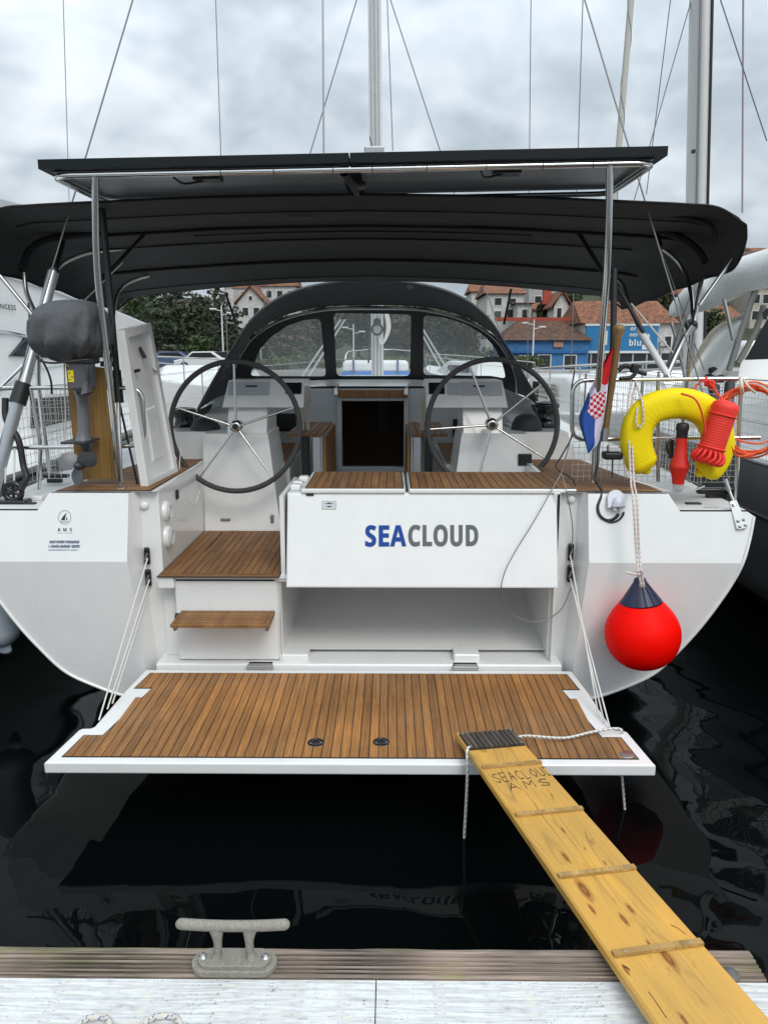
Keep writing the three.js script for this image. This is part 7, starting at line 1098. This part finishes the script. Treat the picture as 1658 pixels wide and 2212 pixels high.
// ---- trees: trunk, limbs, crown of many leaf faces
function leafCrown(clumps, n, size, seed) {
  const r = rng(seed), pos = [], nor = [], col = [], tot = clumps.reduce((s, c) => s + c[3] * c[4] * c[5], 0);
  for (const [cx, cy, cz, rx, ry, rz] of clumps) {
    const k = Math.max(12, Math.round(n * rx * ry * rz / tot));
    for (let i = 0; i < k; i++) {
      const th = r() * 6.283, ph = Math.acos(2 * r() - 1), q = 0.45 + 0.6 * Math.cbrt(r()), p = V(cx + rx * q * Math.sin(ph) * Math.cos(th), cy + ry * q * Math.cos(ph), cz + rz * q * Math.sin(ph) * Math.sin(th));
      const a = V(r() - 0.5, (r() - 0.5) * 0.7, r() - 0.5).normalize(), b = a.clone().cross(V(r() - 0.5, r() - 0.2, r() - 0.5)).normalize(), s = size * (0.6 + 0.8 * r()), e = [p.clone().addScaledVector(a, s), p.clone().addScaledVector(b, s * 0.5), p.clone().addScaledVector(a, -s), p.clone().addScaledVector(b, -s * 0.5)], nn = a.clone().cross(b);
      const tone = 0.5 + 0.6 * r(), warm = r() < 0.1 ? 1.4 : 1;
      for (const v of [e[0], e[1], e[2], e[0], e[2], e[3]]) { pos.push(v.x, v.y, v.z); nor.push(nn.x, nn.y, nn.z); col.push(tone * warm, tone * (0.5 + 0.5 * warm), tone); }
    }
  }
  const g = new THREE.BufferGeometry(); g.setAttribute('position', new THREE.Float32BufferAttribute(pos, 3)); g.setAttribute('normal', new THREE.Float32BufferAttribute(nor, 3)); g.setAttribute('color', new THREE.Float32BufferAttribute(col, 3)); g.setAttribute('uv', new THREE.Float32BufferAttribute(new Float32Array(pos.length / 3 * 2), 2)); return g;
}
const LEAF = { dark: mat([0.030, 0.048, 0.020], 0.8, { vertexColors: true, side: THREE.DoubleSide }), mid: mat([0.055, 0.085, 0.025], 0.8, { vertexColors: true, side: THREE.DoubleSide }), olive: mat([0.085, 0.095, 0.05], 0.85, { vertexColors: true, side: THREE.DoubleSide }), grass: mat([0.09, 0.12, 0.035], 0.85, { vertexColors: true, side: THREE.DoubleSide }) }, BARK = mat([0.09, 0.07, 0.055], 0.95);
function tree(name, label, u, vBase, vTop, wpx, d, kind, seed, form = 'round') {
  const c = at(u, vBase, d), yb = Math.min(c.y, groundY(c.x, d)), H = at(u, vTop, d).y - yb, W = wpx * d / FOCAL / 2, r = rng(seed), t = thing(name, label, 'tree', V(c.x, yb, -d), 'trees on the shore');
  const clumps = []; const limbs = [];
  if (form === 'cedar') for (let i = 0; i < 11; i++) { const k = i / 10, y = yb + H * (0.28 + 0.7 * k), w = W * (1.05 - 0.75 * k ** 1.6); const n = 7 - Math.floor(k * 4); for (let j = 0; j < n; j++) { const a = j / n * 6.28 + r() * 0.9, q = w * (0.3 + 0.65 * r()), p = [c.x + q * Math.cos(a), y + (r() - 0.5) * 0.7, -d + q * Math.sin(a), w * (0.32 + 0.25 * r()), H * (0.028 + 0.02 * r()), w * (0.3 + 0.2 * r())]; clumps.push(p); limbs.push(bar(V(c.x, y - 0.5, -d), V(p[0], p[1] - 0.1, p[2]), 0.09, 0.03, 5)); } }
  else for (let i = 0; i < 16; i++) { const a = r() * 6.28, k = r(), q = W * 0.62 * Math.sqrt(r()), y = yb + H * (0.32 + 0.6 * k), p = [c.x + q * Math.cos(a) * (1.15 - 0.5 * Math.abs(k - 0.4)), y, -d + q * Math.sin(a), W * (0.3 + 0.22 * r()), H * (0.12 + 0.08 * r()), W * (0.3 + 0.2 * r())]; clumps.push(p); if (i % 2) limbs.push(bar(V(c.x, yb + H * 0.28, -d), V(p[0], p[1], p[2]), 0.1, 0.03, 5)); }
  const tr = part(t, 'trunk', bar(V(c.x, yb - 0.2, -d), V(c.x + (r() - 0.5) * 0.3, yb + H * 0.82, -d), 0.05 + H * 0.022, 0.05, 9), BARK); part(tr, 'limbs', merge(limbs), BARK); part(t, 'crown', leafCrown(clumps, Math.min(5200, 900 + 95 * W * H), 0.13 + 0.012 * H, seed), LEAF[kind]); return t;
}
tree('cedar_tree', 'large dark cedar with flat layered branches, left of the sprayhood', 385, 800, 596, 225, 66, 'dark', 401, 'cedar');
tree('cedar_tree', 'dark conifer behind the cedar, touching the sprayhood edge', 472, 800, 625, 130, 72, 'dark', 402, 'cedar');
tree('broadleaf_tree', 'yellow-green tree at the left end of the cedar', 314, 800, 632, 95, 70, 'mid', 403);
tree('shrub', 'round green bush in front of the cedar', 430, 792, 728, 62, 62, 'mid', 404);
tree('broadleaf_tree', 'olive-grey tree filling the left hood window', 620, 800, 690, 130, 64, 'olive', 405); tree('broadleaf_tree', 'dark tree at the left edge of the middle hood window', 700, 800, 660, 120, 70, 'dark', 406); tree('broadleaf_tree', 'dark tree left of the mast in the middle hood window', 775, 800, 650, 110, 74, 'dark', 407); tree('broadleaf_tree', 'grey-green tree right of the mast in the middle hood window', 860, 800, 655, 110, 70, 'olive', 408); tree('broadleaf_tree', 'dark tree at the left edge of the right hood window', 930, 800, 670, 110, 66, 'dark', 409); tree('broadleaf_tree', 'olive tree filling the right hood window', 1010, 800, 680, 130, 68, 'olive', 410); tree('broadleaf_tree', 'dark tree behind the left hood window', 560, 800, 700, 90, 74, 'dark', 411);
tree('broadleaf_tree', 'dense green tree on the hill behind the red chimney', 1225, 700, 622, 90, 90, 'mid', 412); tree('broadleaf_tree', 'small dark tree below the grey concrete block', 1172, 712, 662, 50, 78, 'dark', 413); tree('broadleaf_tree', 'small bush beside the narrow white house', 1128, 708, 682, 40, 77, 'dark', 414);
tree('broadleaf_tree', 'dark green bush between the grey arch legs at right', 1530, 745, 668, 64, 70, 'mid', 415); tree('broadleaf_tree', 'bare grey-green tree before the stone building', 1432, 700, 630, 50, 92, 'olive', 416);
{ // grass bank on the far shore
  const r = rng(9), cl = []; for (let i = 0; i < 60; i++) cl.push([-14 + 26 * r(), G + 0.3 + 0.5 * r(), -60 - 2 * r(), 0.9, 0.4, 0.6]); const m = new THREE.Mesh(leafCrown(cl, 5000, 0.16, 44), LEAF.grass); m.name = numbered('grass_bank'); m.userData = { kind: 'stuff', label: 'low green bank of grass along the far quay', category: 'grass' }; m.castShadow = m.receiveShadow = true; scene.add(m);
}
// ---- lamp posts, parked cars, people-sized things on the quay
for (const [u, vt, label] of [[1153, 690, 'white double-headed quay lamp before the blue building'], [478, 660, 'thin lamp post between cedar and sprayhood'], [763, 700, 'lamp post left of the mast in the middle hood window']]) {
  const c = at(u, vt, 60.5), t = thing('street_lamp', label, 'lamp post', V(c.x, G, -60.5), 'quay lamps'); part(t, 'post', bar(V(c.x, G, -60.5), V(c.x, c.y, -60.5), 0.07, 0.05, 8), FRAME); for (const [s, dy] of [[-1, 0.0], [1, -0.3]]) { part(t, 'arm', bar(V(c.x, c.y - 0.4 + dy, -60.5), V(c.x + s * 0.6, c.y - 0.3 + dy, -60.5), 0.03), FRAME); part(t, 'lamp_head', box(c.x + s * 0.4, c.x + s * 0.9, c.y - 0.32 + dy, c.y - 0.2 + dy, -60.65, -60.35, 0.04), FRAME); }
}
function car(label, u, d, m) {
  const c = at(u, 770, d), t = thing('parked_car', label, 'car', V(c.x, G + 0.02, -d), 'cars parked on the quay'), x = c.x, y = G + 0.02, pr = [[-2.1, 0.3], [-2.1, 0.75], [-1.3, 0.9], [-0.7, 1.4], [0.8, 1.42], [1.5, 0.95], [2.1, 0.85], [2.15, 0.3]];
  const g = extrudeShape(pr, 1.5, 0.08); g.translate(x, y, -d - 0.75); part(t, 'body', g, m); part(t, 'side_glass', extrudeShape([[-1.05, 0.95], [-0.6, 1.32], [0.7, 1.34], [1.2, 0.98]], 0.02).translate(x, y, -d + 0.84), M.darkGlass);
  for (const o of [-1.3, 1.3]) { const w = part(t, 'wheel', new THREE.CylinderGeometry(0.32, 0.32, 0.2, 18).rotateX(Math.PI / 2).translate(x + o, y + 0.32, -d + 0.76), M.black); part(w, 'rim', new THREE.CylinderGeometry(0.2, 0.2, 0.02, 14).rotateX(Math.PI / 2).translate(x + o, y + 0.32, -d + 0.87), M.alu); }
}
car('white car parked below the cedar', 440, 60, mat([0.6, 0.6, 0.6], 0.3)); car('black car parked left of the sprayhood', 484, 60.5, M.blackGloss); car('blue-grey car parked at the left end of the cedar', 372, 61, mat([0.06, 0.09, 0.16], 0.3));
renderer.render(scene, camera);
